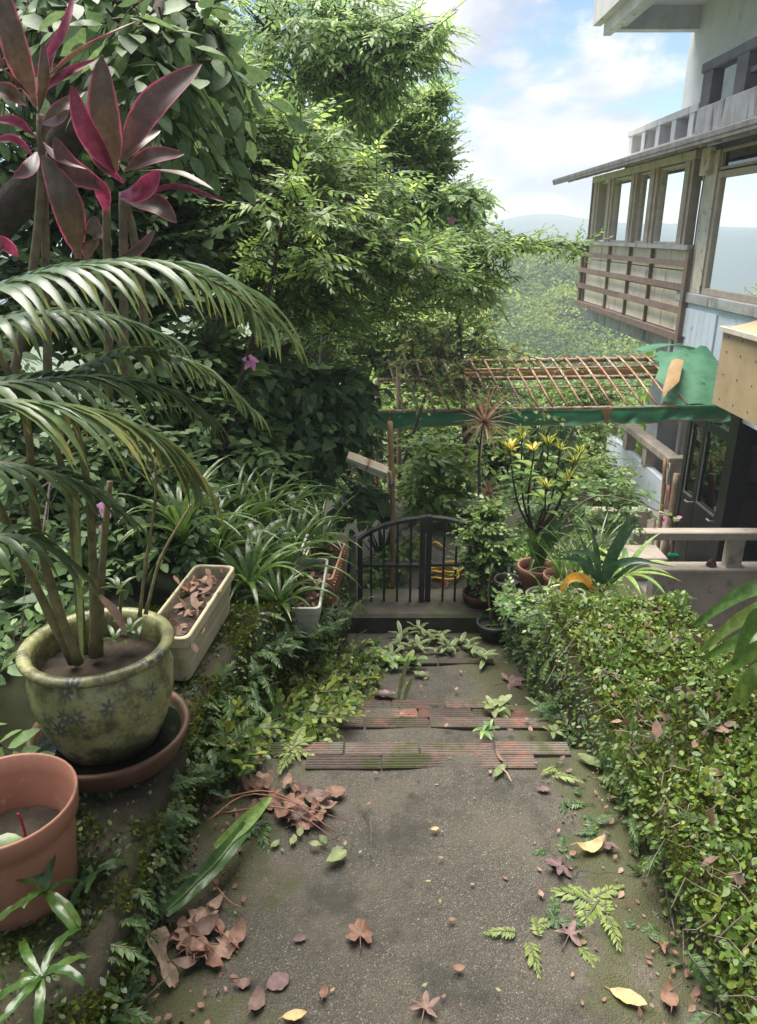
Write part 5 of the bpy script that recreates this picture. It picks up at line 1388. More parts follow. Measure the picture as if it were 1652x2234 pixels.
# little pink flowers
for (x, y, Y, s, l) in ((548, 787, 3.9, .045, 'single pink flower hanging among the dark leaves left of the awning'), (232, 1105, 2.2, .03, 'small pink flower low behind the palm canes'), (985, 480, 7.9, .05, 'faint pink blossom at the thin treetop by the sky'), (230, 1150, 2.3, .02, 'tiny pale pink blossom beside the palm canes')):
    c = P(x, y, Y); o = thing('flower', c, l, 'flower')
    for k in range(5):
        a = R(72 * k + 10); d = Vector((math.cos(a), -.5, math.sin(a)))
        mb = MB(); mb.blade([c, c + d * s * .5, c + d * s + Vector((0, 0, -.2 * s))], s * .75, .2, up=(0, -1, .2)); mb.build('petal', MT['pink_petal'], o, smooth=True)
    mb = MB(); mb.tube([c + Vector((0, .01, 0)), c + Vector((.01, .05, -.06))], .003, 5); mb.build('stalk', MT['strap'], o)
# ================================================================= gate, awning, lamp, hose, brooms
MT['green_canvas'] = mat('green_canvas', (0.19, 0.44, 0.28), (0.12, 0.34, 0.21), 3, 0.55, 0.12, 25, stains=(((0.20, 0.30, 0.235), 5, 0.58, 0.78), ((0.05, 0.12, 0.08), 4, 0.58, 0.72)))
MT['canvas_back'] = mat('tan_canvas_back', (0.55, 0.38, 0.20), (0.44, 0.29, 0.15), 6, 0.8, 0.1, 40)
MT['rusty_pipe'] = mat('rusty_pipe', (0.40, 0.33, 0.26), (0.28, 0.15, 0.08), 9, 0.6, 0.2, 60, stains=(((0.20, 0.075, 0.03), 14, 0.48, 0.62),))
MT['rust_rib'] = mat('rusty_rib', (0.34, 0.19, 0.12), (0.26, 0.12, 0.07), 10, 0.65, 0.2, 60, stains=(((0.46, 0.37, 0.24), 7, 0.50, 0.64),))
MT['bamboo'] = mat('old_bamboo', (0.36, 0.24, 0.12), (0.24, 0.15, 0.08), 14, 0.6, 0.2, 60)
MT['pole_wood'] = mat('grey_wood_pole', (0.36, 0.27, 0.19), (0.26, 0.19, 0.13), 12, 0.75, 0.3, 60)
MT['lamp_shell'] = mat('aged_lamp_shell', (0.52, 0.44, 0.33), (0.42, 0.35, 0.26), 7, 0.6, 0.1, 40, stains=(((0.25, 0.18, 0.11), 9, 0.55, 0.7),))
MT['yellow_hose'] = mat('yellow_hose', (0.75, 0.48, 0.03), (0.66, 0.40, 0.02), 8, 0.4)
MT['orange_tip'] = mat('orange_connector', (0.75, 0.20, 0.02))
MT['blue_tape'] = mat('blue_tape', (0.03, 0.10, 0.28))
MT['gate_black'] = mat('gate_iron', (0.03, 0.03, 0.034), (0.018, 0.018, 0.02), 14, 0.38, 0.2, 70, spec=0.6, stains=(((0.06, 0.045, 0.035), 12, 0.60, 0.7),))
MT['rose_plastic'] = mat('rose_plastic', (0.55, 0.22, 0.20), (0.45, 0.18, 0.16), 6, 0.5)
MT['broom_green'] = mat('broom_green', (0.02, 0.42, 0.24), (0.02, 0.33, 0.2), 6, 0.45)
MT['broom_bristle'] = mat('bristle', (0.50, 0.33, 0.20), (0.42, 0.28, 0.16), 30, 0.7)
MT['bristle_green'] = mat('green_bristle', (0.12, 0.40, 0.08), (0.10, 0.32, 0.06), 30, 0.7)
MT['purple_post'] = mat('purple_post', (0.22, 0.08, 0.18), (0.16, 0.055, 0.13), 6, 0.6)

clothmat(MT['green_canvas'], 0.55); clothmat(MT['canvas_back'], 0.4)
# ---------------------------------------------------------------- arched iron gate
GY = 4.36
gate = thing('iron_gate', P(930, 1318, GY), 'low black iron gate with arched top on the concrete threshold', 'gate')
def gx(x): return P(x, 1230, GY).x
def gz(y): return P(930, y, GY).z
zb, zm = gz(1320), gz(1233)
def arch_y(x):   # picture height of the arched top
    k = ((782, 1174), (808, 1156), (838, 1143), (868, 1135), (895, 1130), (925, 1127), (968, 1130), (995, 1136), (1022, 1144), (1060, 1160), (1086, 1174))
    for (a, ya), (b, yb) in zip(k, k[1:]):
        if x <= b: return lerp(ya, yb, (x - a) / (b - a))
    return k[-1][1]
def flat_arch(xs, dy, w, t):
    mb = MB(); pts = [Vector((gx(x), GY + dy, gz(arch_y(x)))) for x in xs]; vs = []
    for i, p in enumerate(pts):
        tg = (pts[min(i + 1, len(pts) - 1)] - pts[max(i - 1, 0)]).normalized(); nrm = Vector((-tg.z, 0, tg.x))
        for a, b in ((-1, 0), (1, 0), (1, 1), (-1, 1)): vs.append(p + Vector((0, a * w / 2, 0)) + nrm * (b * t - t))
    fs = [(0, 1, 2, 3), tuple(4 * (len(pts) - 1) + k for k in (3, 2, 1, 0))]
    for i in range(len(pts) - 1):
        for k in range(4): fs.append((4 * i + k, 4 * i + (k + 1) % 4, 4 * i + 4 + (k + 1) % 4, 4 * i + 4 + k))
    return mb.add(vs, fs)
flat_arch([782, 795, 808, 823, 838, 853, 868, 882, 895, 910, 921], 0, .045, .018).build('top_rail', MT['gate_black'], gate)
flat_arch([931, 945, 968, 982, 995, 1010, 1022, 1040, 1060, 1086], .012, .045, .018).build('top_rail', MT['gate_black'], gate)
def gbar(name, x, w, d, dy=0, top=None, z0=None):
    X = gx(x); zt = (top if top is not None else gz(arch_y(x)) - .016)
    mb = MB(); mb.box((X - w / 2, GY - d / 2 + dy, z0 if z0 is not None else zb), (X + w / 2, GY + d / 2 + dy, zt)); mb.build(name, MT['gate_black'], gate)
gbar('stile', 786, .030, .035); gbar('stile', 1083, .030, .035)
gbar('meeting_stile', 921, .034, .035, top=gz(1126)); gbar('meeting_stile', 935, .036, .035, .012, top=gz(1126))
for x in (810, 838, 867, 896, 968, 995, 1024, 1054): gbar('bar', x, .014, .014, .006 if x > 930 else 0)
for xa, xb, dy in ((791, 915, 0), (941, 1078, .012)):
    for za, zt in ((zm - .008, zm + .012), (zb, zb + .014) if False else (zm - .0079, zm + .0119)):
        pass
    mb = MB(); mb.box((gx(xa), GY - .019 + dy, zm - .008), (gx(xb), GY + .019 + dy, zm + .010)); mb.build('mid_rail', MT['gate_black'], gate)
gp = thing('gate_post', P(768, 1316, 4.36), 'thin moss-streaked post left of the gate', 'post')
mb = MB(); mb.box((gx(762), 4.33, zb - .02), (gx(776), 4.40, gz(1176)), bev=.004); mb.build('post', mat('mossy_post', (0.20, 0.21, 0.15), (0.10, 0.12, 0.05), 9, 0.8, 0.3, 60), gp)
mb = MB(); mb.box((gx(761), 4.327, gz(1182)), (gx(777), 4.403, gz(1175)), bev=.003); mb.build('cap', MT['gate_black'], gp)
mb = MB(); mb.tube(spline([P(753, 1300, 4.30), P(760, 1250, 4.33), P(767, 1195, 4.35)], 6), .012, 6); tag(mb.build('strut', MT['gate_black'], None, loc=P(753, 1300, 4.30)), 'thin black strut leaning on the post left of the gate', 'strut')
# ---------------------------------------------------------------- things on the terrace beyond
hs = thing('hose', P(965, 1250, 5.2), 'coiled yellow garden hose lying beyond the gate', 'hose')
pts = []
c0 = PZ(968, 1255, -0.78)
for i in range(150):
    th = i / 150 * 2 * math.pi * 3.4
    r = .085 + .025 * math.sin(th * .37) + .02 * math.sin(th * 1.7)
    pts.append(c0 + Vector((r * math.cos(th) * 1.25, r * math.sin(th) * .9, .012 + .012 * (i // 30) + .01 * math.sin(th * 2))))
pts += spline([pts[-1], c0 + Vector((.30, -.02, .02)), PZ(1020, 1262, -.785)], 8)[1:]
mb = MB(); mb.tube(pts, .008, 7); mb.build('coil', MT['yellow_hose'], hs, smooth=True)
mb = MB(); mb.tube([pts[-1], pts[-1] + Vector((.05, -.01, 0))], .012, 8); mb.build('connector', MT['orange_tip'], hs)
mb = MB(); q = [P(938, 1190, 5.7), P(952, 1183, 5.6), P(968, 1196, 5.55), P(975, 1202, 5.6), P(958, 1200, 5.7), P(940, 1188, 5.75)]; mb.tube(spline(q, 20), .009, 7); mb.build('loop', MT['yellow_hose'], hs, smooth=True)
bt = thing('water_bottle', PZ(1010, 1248, -.8), 'dirty white plastic bottle beside the terrace edge', 'bottle')
mb = MB(); mb.lathe(bt.location, [(.001, 0), (.045, 0), (.047, .02), (.047, .13), (.02, .17), (.02, .2), (.001, .2)], 16); mb.build('body', MT['white_plastic'], bt, smooth=True)
fr_ = thing('far_railing', P(955, 1180, 6.65), 'thin black pipe railing at the back of the terrace', 'railing')
mb = MB(); mb.tube([P(878, 1098, 6.65), P(1032, 1098, 6.65)], .016, 8); mb.build('rail', MT['gate_black'], fr_, smooth=True)
for x in (884, 985, 1002): mb = MB(); p = P(x, 1098, 6.65); mb.tube([p, Vector((p.x, p.y, -.81))], .013, 8); mb.build('post', MT['gate_black'], fr_, smooth=True)
cb = thing('concrete_bench', Vector((P(1025, 1110, 6.4).x, 6.4, -.8)), 'dark concrete bench slab at the back of the terrace', 'bench')
a_ = P(995, 1106, 6.4); b_ = P(1075, 1120, 6.4)
mb = MB(); mb.box((a_.x, 6.2, b_.z), (b_.x, 6.6, a_.z), bev=.01); mb.build('slab', MT['concrete_dark'], cb)
for dx in (.06, .30): mb = MB(); mb.box((a_.x + dx, 6.25, -.8), (a_.x + dx + .12, 6.55, b_.z)); mb.build('support', MT['concrete_dark'], cb)
mb = MB()
clump_base = P(838, 1262, 5.2)
clump('snake_plant', 'stiff upright broad leaves of a clump right behind the gate', clump_base, 15, .42, .045, 'strap_dark', e0=(68, 88), bend=(.05, .5), prof=lambda t: max(.06, min(1, .5 + t * 1.5) * (1 - t ** 4)))
clump('grass_clump', 'grassy clump behind the right half of the gate', P(905, 1275, 5.4), 16, .36, .014, 'strap', e0=(50, 85), bend=(.8, 2.0), group=gl)
clump('broad_leaf_clump', 'low broad-leaved clump behind the lower gate bars', P(850, 1300, 4.85), 15, .17, .05, 'broad', e0=(15, 65), bend=(.4, 1.2), prof=lambda t: max(.05, .15 if t < .25 else math.sin(math.pi * ((t - .25) / .75) ** .8)))
pot('pot_dish', 'shallow brown dish on the terrace behind the gate', 'dish', PZ(945, 1285, -.80), [(.001, 0), (.09, 0), (.11, .05), (.10, .05), (.085, .015)], 'clay_saucer', .08, .02, n=24)
# small slanted fluorescent lamp on a bamboo pole
LY = 4.62
lp = thing('lamp', P(856, 1130, LY), 'old box-shaped lamp slanting from a bamboo pole above the gate', 'lamp')
mb = MB(); sp = spline([Vector((P(858, 1130, LY).x, LY, -.8)), P(857, 1100, LY), P(855, 1000, LY), P(851, 920, LY)], 12); mb.tube(sp, [.016 * (1.08 if k % 3 == 0 else 1) for k in range(13)], 8); mb.build('pole', MT['bamboo'], lp, smooth=True)
a_, b_ = P(757, 997, LY - .05), P(843, 1030, LY - .05)
def prism(a, b, sec):
    d = (b - a).normalized(); s = d.cross(Vector((0, 0, 1))).normalized(); u = s.cross(d)
    n = len(sec); vs = [p + s * x + u * y for p in (a, b) for x, y in sec]
    return MB().add(vs, [tuple(range(n))[::-1], tuple(range(n, 2 * n))] + [(i, (i + 1) % n, n + (i + 1) % n, n + i) for i in range(n)])
prism(a_, b_, [(-.05, -.012), (.05, -.012), (.055, .01), (.03, .034), (-.03, .034), (-.055, .01)]).build('housing', MT['lamp_shell'], lp)
prism(a_ + Vector((.01, 0, -.014)), b_ + Vector((-.01, 0, -.014)), [(-.044, -.018), (.044, -.018), (.048, 0), (-.048, 0)]).build('diffuser', MT['white_plastic_old'], lp)
mid = a_.lerp(b_, .52); d_ = (b_ - a_).normalized()
prism(mid - d_ * .006, mid + d_ * .006, [(-.052, -.034), (.052, -.034), (.058, .012), (.032, .037), (-.032, .037), (-.058, .012)]).build('strap', MT['rusty_pipe'], lp)
mb = MB(); mb.tube(spline([b_ + d_ * -.01, P(850, 1030, LY - .03), P(853, 1045, LY - .02), P(855, 1062, LY)], 8), .011, 7); mb.build('bracket', MT['lamp_shell'], lp, smooth=True)
mb = MB(); mb.tube([P(855, 1050, LY), P(855.5, 1060, LY)], .019, 9); mb.build('tape', MT['blue_tape'], lp)

# ---------------------------------------------------------------- awning frame with torn green canvas
aw = thing('awning', P(860, 1130, 7.8) - Vector((0, 0, .3)), 'rusty awning frame with torn green canvas and long green valance', 'awning')
AF, AM, AT, AB = 7.8, 8.3, 8.8, 9.3
def pipe(name, pts, r, m='rusty_pipe'):
    mb = MB(); mb.tube(pts, r, 8); mb.build(name, MT[m], aw, smooth=True)
pipe('front_pipe', [P(812, 898, AF), P(1480, 887, AF)], .021)
pipe('middle_pipe', [P(822, 829, AM), P(1452, 821, AM)], .022)
pipe('top_pipe', [P(832, 792, AT), P(1492, 782, AT)], .026)
pipe('back_pipe', [P(1000, 808, AB), P(1480, 799, AB)], .018)
pipe('tie_rod', [P(840, 851, AM + .3), P(1420, 842, AM + .3)], .008, 'rust_rib')
fa0, fa1 = P(812, 898, AF), P(1480, 887, AF); ma0, ma1 = P(822, 829, AM), P(1452, 821, AM); ta0, ta1 = P(832, 792, AT), P(1492, 782, AT)
def on(a, b, X): t = (X - a.x) / (b.x - a.x); return a.lerp(b, t)
ribX = [0.12 + k * 0.158 for k in range(22)]
for i, X in enumerate(ribX):
    pts = [on(ta0, ta1, X - .02) + Vector((0, .05, -.03)), on(ta0, ta1, X) + Vector((0, 0, .032)), on(ma0, ma1, X + .04) + Vector((0, 0, .034)), on(fa0, fa1, X + .15) + Vector((0, 0, .02))]
    pipe('rib', spline(pts, 8), .0125, 'rust_rib' if i % 4 else 'rusty_pipe')
for i in range(14):
    X = 1.3 + i * .16
    pipe('truss_rod', [on(ta0, ta1, X) + Vector((0, .35, -.02 if i % 2 else -.13)), on(ta0, ta1, X + .16) + Vector((0, .35, -.13 if i % 2 else -.02))], .006, 'rust_rib')
pipe('post', [P(822, 830, 7.9), Vector((P(822, 830, 7.9).x, 7.9, -2.4))], .02, 'rusty_pipe')
pipe('post', [P(851, 900, 7.82), Vector((P(851, 900, 7.82).x, 7.82, -2.4))], .028, 'bamboo')
pipe('post', [P(869, 800, 8.0), Vector((P(876, 1100, 8.0).x, 8.0, -2.4))], .026, 'pole_wood')
def sheet(name, rows, m, sol=.004, parent=aw):
    """grid of points -> thin solid cloth"""
    k = len(rows[0]); n = len(rows); V = [p for r_ in rows for p in r_]
    V2 = [p + Vector((0, sol, -sol)) for p in V]; o = n * k
    F = []
    for j in range(n - 1):
        for i in range(k - 1):
            a, b, c, d = j * k + i, j * k + i + 1, (j + 1) * k + i + 1, (j + 1) * k + i
            F.append((a, b, c, d)); F.append((o + d, o + c, o + b, o + a))
    mb = MB(); mb.add(V + V2, F); return mb.build(name, MT[m], parent, smooth=True)
# valance: strip hanging from the front pipe, folded and sagging, in two lengths
def valance(xa, xb, ya, yb, ha, hb, seed):
    rr = random.Random(seed); n = 46; rows = []
    ph = rr.uniform(0, 6)
    for j in range(6):
        q = j / 5; row = []
        for i in range(n + 1):
            t = i / n; x = lerp(xa, xb, t); y = lerp(ya, yb, t) + lerp(ha, hb, t) * q + 4 * math.sin(t * 9 + ph) * q + 1.5 * math.sin(t * 23) * q
            dep = AF - .03 + .045 * q * math.sin(t * 17 + ph + q * 1.5) + .028 * math.sin(t * 39 + q * 4) * q + .05 * math.sin(q * 3.1)
            row.append(P(x, y, dep))
        rows.append(row)
    return sheet('valance', rows, 'green_canvas')
valance(806, 1326, 901, 893, 31, 30, 1); valance(1330, 1594, 889, 882, 33, 34, 2)
rows = [[P(lerp(806, 1590, i / 30), lerp(934.5, 917, i / 30) + 2.2 * math.sin(i * .6) + (-3 if i < 3 else 0) - j * 2.2, AF - .035) for i in range(31)] for j in range(2)]
sheet('hem', rows, 'canvas_back')
tri = [P(1311, 893, AF - .05), P(1338, 890, AF - .05), P(1325, 930, AF - .045)]
mb = MB(); mb.add(tri + [p + Vector((0, .003, 0)) for p in tri], [(0, 2, 1), (3, 4, 5), (0, 1, 4, 3), (1, 2, 5, 4), (2, 0, 3, 5)]); mb.build('torn_corner', MT['canvas_back'], aw)
# remaining canvas over the right end
rows = []
for j in range(9):
    t = j / 8; X0 = lerp(3.22, 2.98, t) + .05 * math.sin(j * 2.3); X1 = 3.82 + .05 * math.sin(t * 3)
    row = []
    for i in range(10):
        X = lerp(X0, X1, i / 9); s = spline([on(ta0, ta1, X) + Vector((0, 0, .06 + .10 * (i / 9) * (1 - abs(i - 5) / 9))), on(ma0, ma1, X) + Vector((0, 0, .085)), on(fa0, fa1, X + .06) + Vector((0, 0, .03))], 8)[j]
        row.append(s + Vector((0, 0, .02 * math.sin(i * 1.7 + j) + .014 * math.sin(i * .9 - j * 1.4))))
    rows.append(row)
sheet('canvas', rows, 'green_canvas')
rows = [[Vector((lerp(3.15, 3.85, i / 8), 8.85 + .5 * j / 4, .30 + .08 * math.sin(i / 8 * 3.14) - .05 * j / 4)) for i in range(9)] for j in range(5)]
sheet('canvas', rows, 'green_canvas')
fl = [[P(1466, 786, 8.35), P(1478, 782, 8.35), P(1492, 786, 8.3)], [P(1458, 805, 8.15), P(1472, 803, 8.1), P(1488, 803, 8.12)], [P(1452, 830, 7.95), P(1466, 829, 7.88), P(1482, 832, 7.9)], [P(1447, 850, 7.8), P(1456, 851, 7.76), P(1472, 842, 7.8)], [P(1446, 866, 7.74), P(1450, 866, 7.73), P(1458, 854, 7.75)]]
sheet('torn_flap', fl, 'canvas_back')
rows = [[P(lerp(1000, 1440, i / 20), lerp(812, 801, i / 20) + j * (7 + 2 * math.sin(i * 1.3)), AB - .05) for i in range(21)] for j in range(3)]
sheet('old_valance', rows, 'canvas_back')
rows = [[P(x, y, 7.95) for x in (812, 822, 832)] for y in (838, 858, 878, 895)]
rows[1][2] = P(826, 858, 7.95); rows[2][1] = P(818, 880, 7.96)
sheet('torn_flap', rows, 'canvas_back')

mb = MB(); mb.tube([P(597, 870, 4.85), P(600, 1165, 4.85)], .022, 9); tag(mb.build('standpipe', MT['white_plastic'], None, smooth=True, loc=P(600, 1165, 4.85)), 'pale upright pipe half hidden in the dark shrub left of the lamp', 'pipe')
# ---------------------------------------------------------------- brooms and poles by the door
def lean(name, label, cat, a, b, r, m, parts=()):
    o = thing(name, a, label, cat); mb = MB(); mb.tube(spline([a, a.lerp(b, .5) + Vector((.01, 0, 0)), b], 8), r, 8); mb.build('pole', MT[m], o, smooth=True); return o
f0 = -2.5
lean('wooden_pole', 'thick grey wooden pole leaning by the black door', 'pole', PZ(1443, 1238, f0), P(1478, 1033, 9.05), .045, 'pole_wood')
lean('bamboo_pole', 'pale bamboo pole leaning left of the thick wooden pole', 'pole', PZ(1432, 1230, f0), P(1452, 1000, 9.3), .026, 'bamboo')
lean('thin_stick', 'thin dark stick leaning right beside the broom', 'stick', PZ(1467, 1218, f0), P(1464, 1085, 9.2), .016, 'bamboo')
lean('pipe_pole', 'slim grey pipe behind the broom handle', 'pole', PZ(1458, 1215, f0), P(1462, 1010, 9.35), .014, 'steel')
bm = lean('broom', 'rose-handled broom with bright green head by the black door', 'broom', PZ(1455, 1226, f0) + Vector((0, 0, .14)), P(1459, 1060, 9.15), .016, 'rose_plastic')
bc = PZ(1457, 1232, f0)
mb = MB(); mb.box(bc + Vector((-.13, -.03, .10)), bc + Vector((.13, .03, .16)), bev=.02); mb.build('head', MT['broom_green'], bm)
for k in range(24):
    x = lerp(-.12, .12, k / 23)
    mb = MB(); mb.tube([bc + Vector((x, 0, .10)), bc + Vector((x * 1.35, -.01, .005))], .007, 4); mb.build('bristle', MT['bristle_green' if k % 6 in (1, 2, 3) else 'broom_bristle'], bm)
dp = thing('dustpan', PZ(1430, 1236, f0), 'pale rose dustpan on the floor below the leaning poles', 'dustpan')
c = PZ(1425, 1240, f0); mb = MB(); mb.box(c + Vector((-.14, -.1, 0)), c + Vector((.12, .12, .02))); mb.box(c + Vector((-.14, .1, .02)), c + Vector((.12, .12, .1))); mb.box(c + Vector((-.14, -.1, .02)), c + Vector((-.12, .1, .07))); mb.box(c + Vector((.10, -.1, .02)), c + Vector((.12, .1, .07))); mb.build('pan', MT['rose_plastic'], dp)
mb = MB(); mb.tube([c + Vector((0, .11, .05)), c + Vector((.02, .2, .62))], .012, 6); mb.build('handle', MT['rose_plastic'], dp)
st = thing('stone', P(1552, 1234, 7.06), 'small brown stone on the parapet coping', 'stone')
mb = MB(); c = Vector((P(1552, 1238, 7.06).x, 7.07, -1.645)); mb.lathe(c, [(.001, 0), (.05, 0), (.056, .02), (.045, .05), (.02, .075), (.001, .08)], 9, .8); mb.build('body', MT['clay_saucer'], st)
# lower right corner below the parapet
bd = thing('board', Vector((3.3, 6.75, -3.3)), 'pale orange board standing below the parapet at the right edge', 'board')
mb = MB(); mb.box((2.95, 6.85, -3.3), (4.2, 6.9, -2.52), rot=Matrix.Rotation(R(4), 3, 'X')); mb.build('panel', mat('pale_orange_board', (0.55, 0.34, 0.22), (0.48, 0.29, 0.18), 3, 0.7), bd)
pp = thing('purple_post', Vector((3.45, 6.6, -3.3)), 'purple post standing before the pale board', 'post')
mb = MB(); mb.box((3.30, 6.55, -3.3), (3.42, 6.66, -2.40), bev=.006); mb.build('shaft', MT['purple_post'], pp)
# ================================================================= right side: pots and plants beside the gate
MT['croton'] = leafmat('croton_leaf', [(0, (0.07, 0.13, 0.02)), (1, (0.12, 0.18, 0.03))], 0.35, 0.35, mid=((0.62, 0.46, 0.04), 0.34, 0.08), spec=0.55)
MT['croton_yellow'] = leafmat('yellow_croton_leaf', [(0, (0.62, 0.46, 0.04)), (1, (0.5, 0.42, 0.05))], 0.4, 0.4)
MT['dracaena'] = leafmat('red_dracaena_leaf', [(0, (0.27, 0.15, 0.10)), (0.6, (0.34, 0.21, 0.14)), (1, (0.27, 0.21, 0.11))], 0.3, 0.4, edge=((0.33, 0.13, 0.10), .6, .95))
MT['dracaena_old'] = leafmat('faded_dracaena_leaf', [(0, (0.42, 0.33, 0.20)), (1, (0.36, 0.24, 0.15))], 0.3, 0.45)
z0 = -0.36
def rpot(name, label, x, y, Y, r, h, m, zb=None, lip=True, soil=True):
    """pot whose rim centre is seen at x, y"""
    c = P(x, y, Y); c = Vector((c.x, c.y, c.z - h))
    pr = [(.001, 0), (r * .70, 0), (r * .74, .01), (r * .93, h * .78)] + ([(r, h * .79), (r * 1.03, h * .98)] if lip else [(r * .98, h * .97)]) + [(r, h), (r * .93, h * .985), (r * .88, h * .80), (r * .8, h * .5)]
    return pot(name, label, 'pot', c, pr, m, r * .86 if soil else 0, h * .78, n=28)
rpot('brown_pot', 'tall brown plastic pot with wide green straps right of the gate', 1172, 1232, 3.75, .105, .24, 'terracotta')
rpot('brown_pot', 'terracotta pot half hidden by grass beside the tall brown pot', 1222, 1252, 3.55, .085, .18, 'terracotta')
rpot('grey_pot', 'grey pot with thick rolled rim on the lower wall', 1190, 1296, 3.35, .095, .16, 'grey_pot')
rpot('pale_pot', 'pale algae-covered pot next to the orange dying leaf', 1236, 1292, 3.22, .09, .22, 'white_plastic_old')
rpot('black_pot', 'black pot with broken purplish label behind the grey pot', 1108, 1262, 3.75, .075, .22, 'black_plastic')
rpot('black_pot', 'black corrugated pot under the leafy wall end', 1262, 1330, 3.08, .08, .2, 'black_plastic')
rpot('brown_pot', 'wide shaded brown pot holding the bushy shrub by the gate', 1050, 1290, 4.35, .12, .2, 'clay_saucer')
gb = PZ(1075, 1388, -.76)
pot('green_bowl', 'dark green plastic bowl pot on the landing before the threshold', 'pot', gb, [(.001, 0), (.07, 0), (.075, .01), (.095, .075), (.105, .08), (.107, .105), (.098, .106), (.09, .08), (.08, .04)], 'green_plastic', .088, .075, n=28)
bl = thing('bowl_sapling', gb + Vector((0, 0, .07)), 'thin sapling stem rising from the green bowl', 'plant')
mb = MB(); mb.tube(spline([gb + Vector((-.01, 0, .07)), P(1066, 1290, gb.y + .02), P(1075, 1230, gb.y + .04)], 8), [.007] * 9, 6); mb.build('stem', MT['bark_pale'], bl, smooth=True)
for k in range(7):
    mb = MB(); mb.blade(arch(gb + Vector((random.uniform(-.04, .05), random.uniform(-.03, .03), .08)), R(50 * k), .05, .6, 1, 5), .022, .2); mb.build('leaf', MT['broad'], bl, smooth=True)
lab_ = thing('label_tag', P(1118, 1240, 3.7), 'bent pale purple label strip stuck in the black pot', 'label')
mb = MB(); mb.blade(spline([P(1110, 1236, 3.68), P(1113, 1258, 3.69), P(1128, 1270, 3.70), P(1138, 1272, 3.71)], 8), .018, .05, lambda t: 1.0, up=(.2, -1, .4)); mb.build('strip', mat('pale_purple_plastic', (0.5, 0.36, 0.45)), lab_)
# strap plants: each leaf (base x, y, Y, tip..., control) drawn along its own curve
def straps(name, label, base, leaves, m, cat='plant'):
    o = thing(name, base, label, cat)
    for lf in leaves:
        pts, w, mm = lf
        mb = MB(); mb.blade(spline([P(*p) for p in pts], 12), w, .30, lambda t: max(.06, min(1, .5 + 2 * t) * (1 - t ** 3.2)), up=(0.0, -.75, .65)); mb.build('leaf', MT[mm or m], o, smooth=True)
    return o
straps('clivia', 'dark strap-leaved plant with one orange dying leaf on the leafy wall', P(1305, 1292, 2.98), [
    ([(1302, 1290, 2.98), (1300, 1220, 2.97), (1268, 1205, 2.93), (1222, 1206, 2.9)], .030, None), ([(1300, 1290, 2.98), (1285, 1235, 2.96), (1256, 1222, 2.92), (1210, 1218, 2.88)], .026, None),
    ([(1305, 1290, 3.0), (1302, 1210, 3.02), (1290, 1150, 3.04)], .032, None), ([(1302, 1290, 3.0), (1285, 1220, 3.02), (1262, 1160, 3.05)], .022, None), ([(1300, 1290, 2.99), (1270, 1230, 3.0), (1250, 1200, 3.0)], .030, None),
    ([(1312, 1290, 2.99), (1330, 1220, 2.98), (1365, 1150, 2.98), (1372, 1125, 2.99)], .046, None), ([(1314, 1290, 3.0), (1345, 1210, 3.0), (1395, 1130, 3.02)], .028, None), ([(1312, 1292, 2.96), (1335, 1240, 2.92), (1385, 1223, 2.88), (1440, 1232, 2.84)], .040, None),
    ([(1316, 1292, 2.97), (1350, 1255, 2.95), (1400, 1228, 2.93), (1470, 1236, 2.9)], .022, None), ([(1310, 1292, 2.96), (1320, 1270, 2.93), (1345, 1262, 2.9)], .030, None), ([(1298, 1292, 2.96), (1272, 1262, 2.9), (1240, 1265, 2.86), (1216, 1308, 2.84)], .044, 'orange_leaf'),
    ([(1298, 1294, 2.95), (1268, 1278, 2.9), (1225, 1282, 2.86), (1190, 1302, 2.84)], .028, 'strap')], 'strap_dark')
straps('crinum', 'plant with wide arching green straps in the tall brown pot', P(1172, 1235, 3.75), [
    ([(1168, 1240, 3.75), (1162, 1180, 3.75), (1148, 1160, 3.7), (1120, 1215, 3.62)], .05, None), ([(1170, 1240, 3.75), (1185, 1190, 3.75), (1212, 1150, 3.75), (1275, 1140, 3.7)], .045, None), ([(1172, 1240, 3.78), (1200, 1160, 3.8), (1216, 1125, 3.8)], .052, None),
    ([(1174, 1240, 3.76), (1205, 1180, 3.76), (1250, 1152, 3.74), (1290, 1156, 3.7)], .04, None), ([(1166, 1240, 3.74), (1160, 1200, 3.73), (1152, 1180, 3.7), (1178, 1235, 3.64)], .032, None), ([(1176, 1240, 3.74), (1190, 1200, 3.73), (1230, 1165, 3.7)], .045, None),
    ([(1170, 1240, 3.72), (1165, 1215, 3.68), (1155, 1250, 3.6)], .025, None), ([(1172, 1240, 3.8), (1190, 1170, 3.84), (1240, 1120, 3.9)], .045, None)], 'strap')
for i, (x, y, Y, n, L, l) in enumerate(((1222, 1250, 3.55, 22, .30, 'in the terracotta pot'), (1260, 1245, 3.4, 22, .30, 'behind the orange dying leaf'), (1192, 1300, 3.35, 9, .16, 'in the grey pot'), (1238, 1290, 3.22, 12, .2, 'in the pale pot'), (1300, 1215, 3.5, 16, .34, 'behind the dark strap plant'))):
    clump('grass_clump', 'fine grassy clump ' + l, P(x, y, Y) - Vector((0, 0, .03)), n, L, .011, 'strap', e0=(55, 88), bend=(.5, 1.9), group='grassy clumps in the pots on the right')
clump('fern_clump', 'pale green leafy clump trailing over the wall end', P(1360, 1255, 3.2), 16, .26, .03, 'leaf_light', e0=(10, 60), bend=(.5, 1.4))
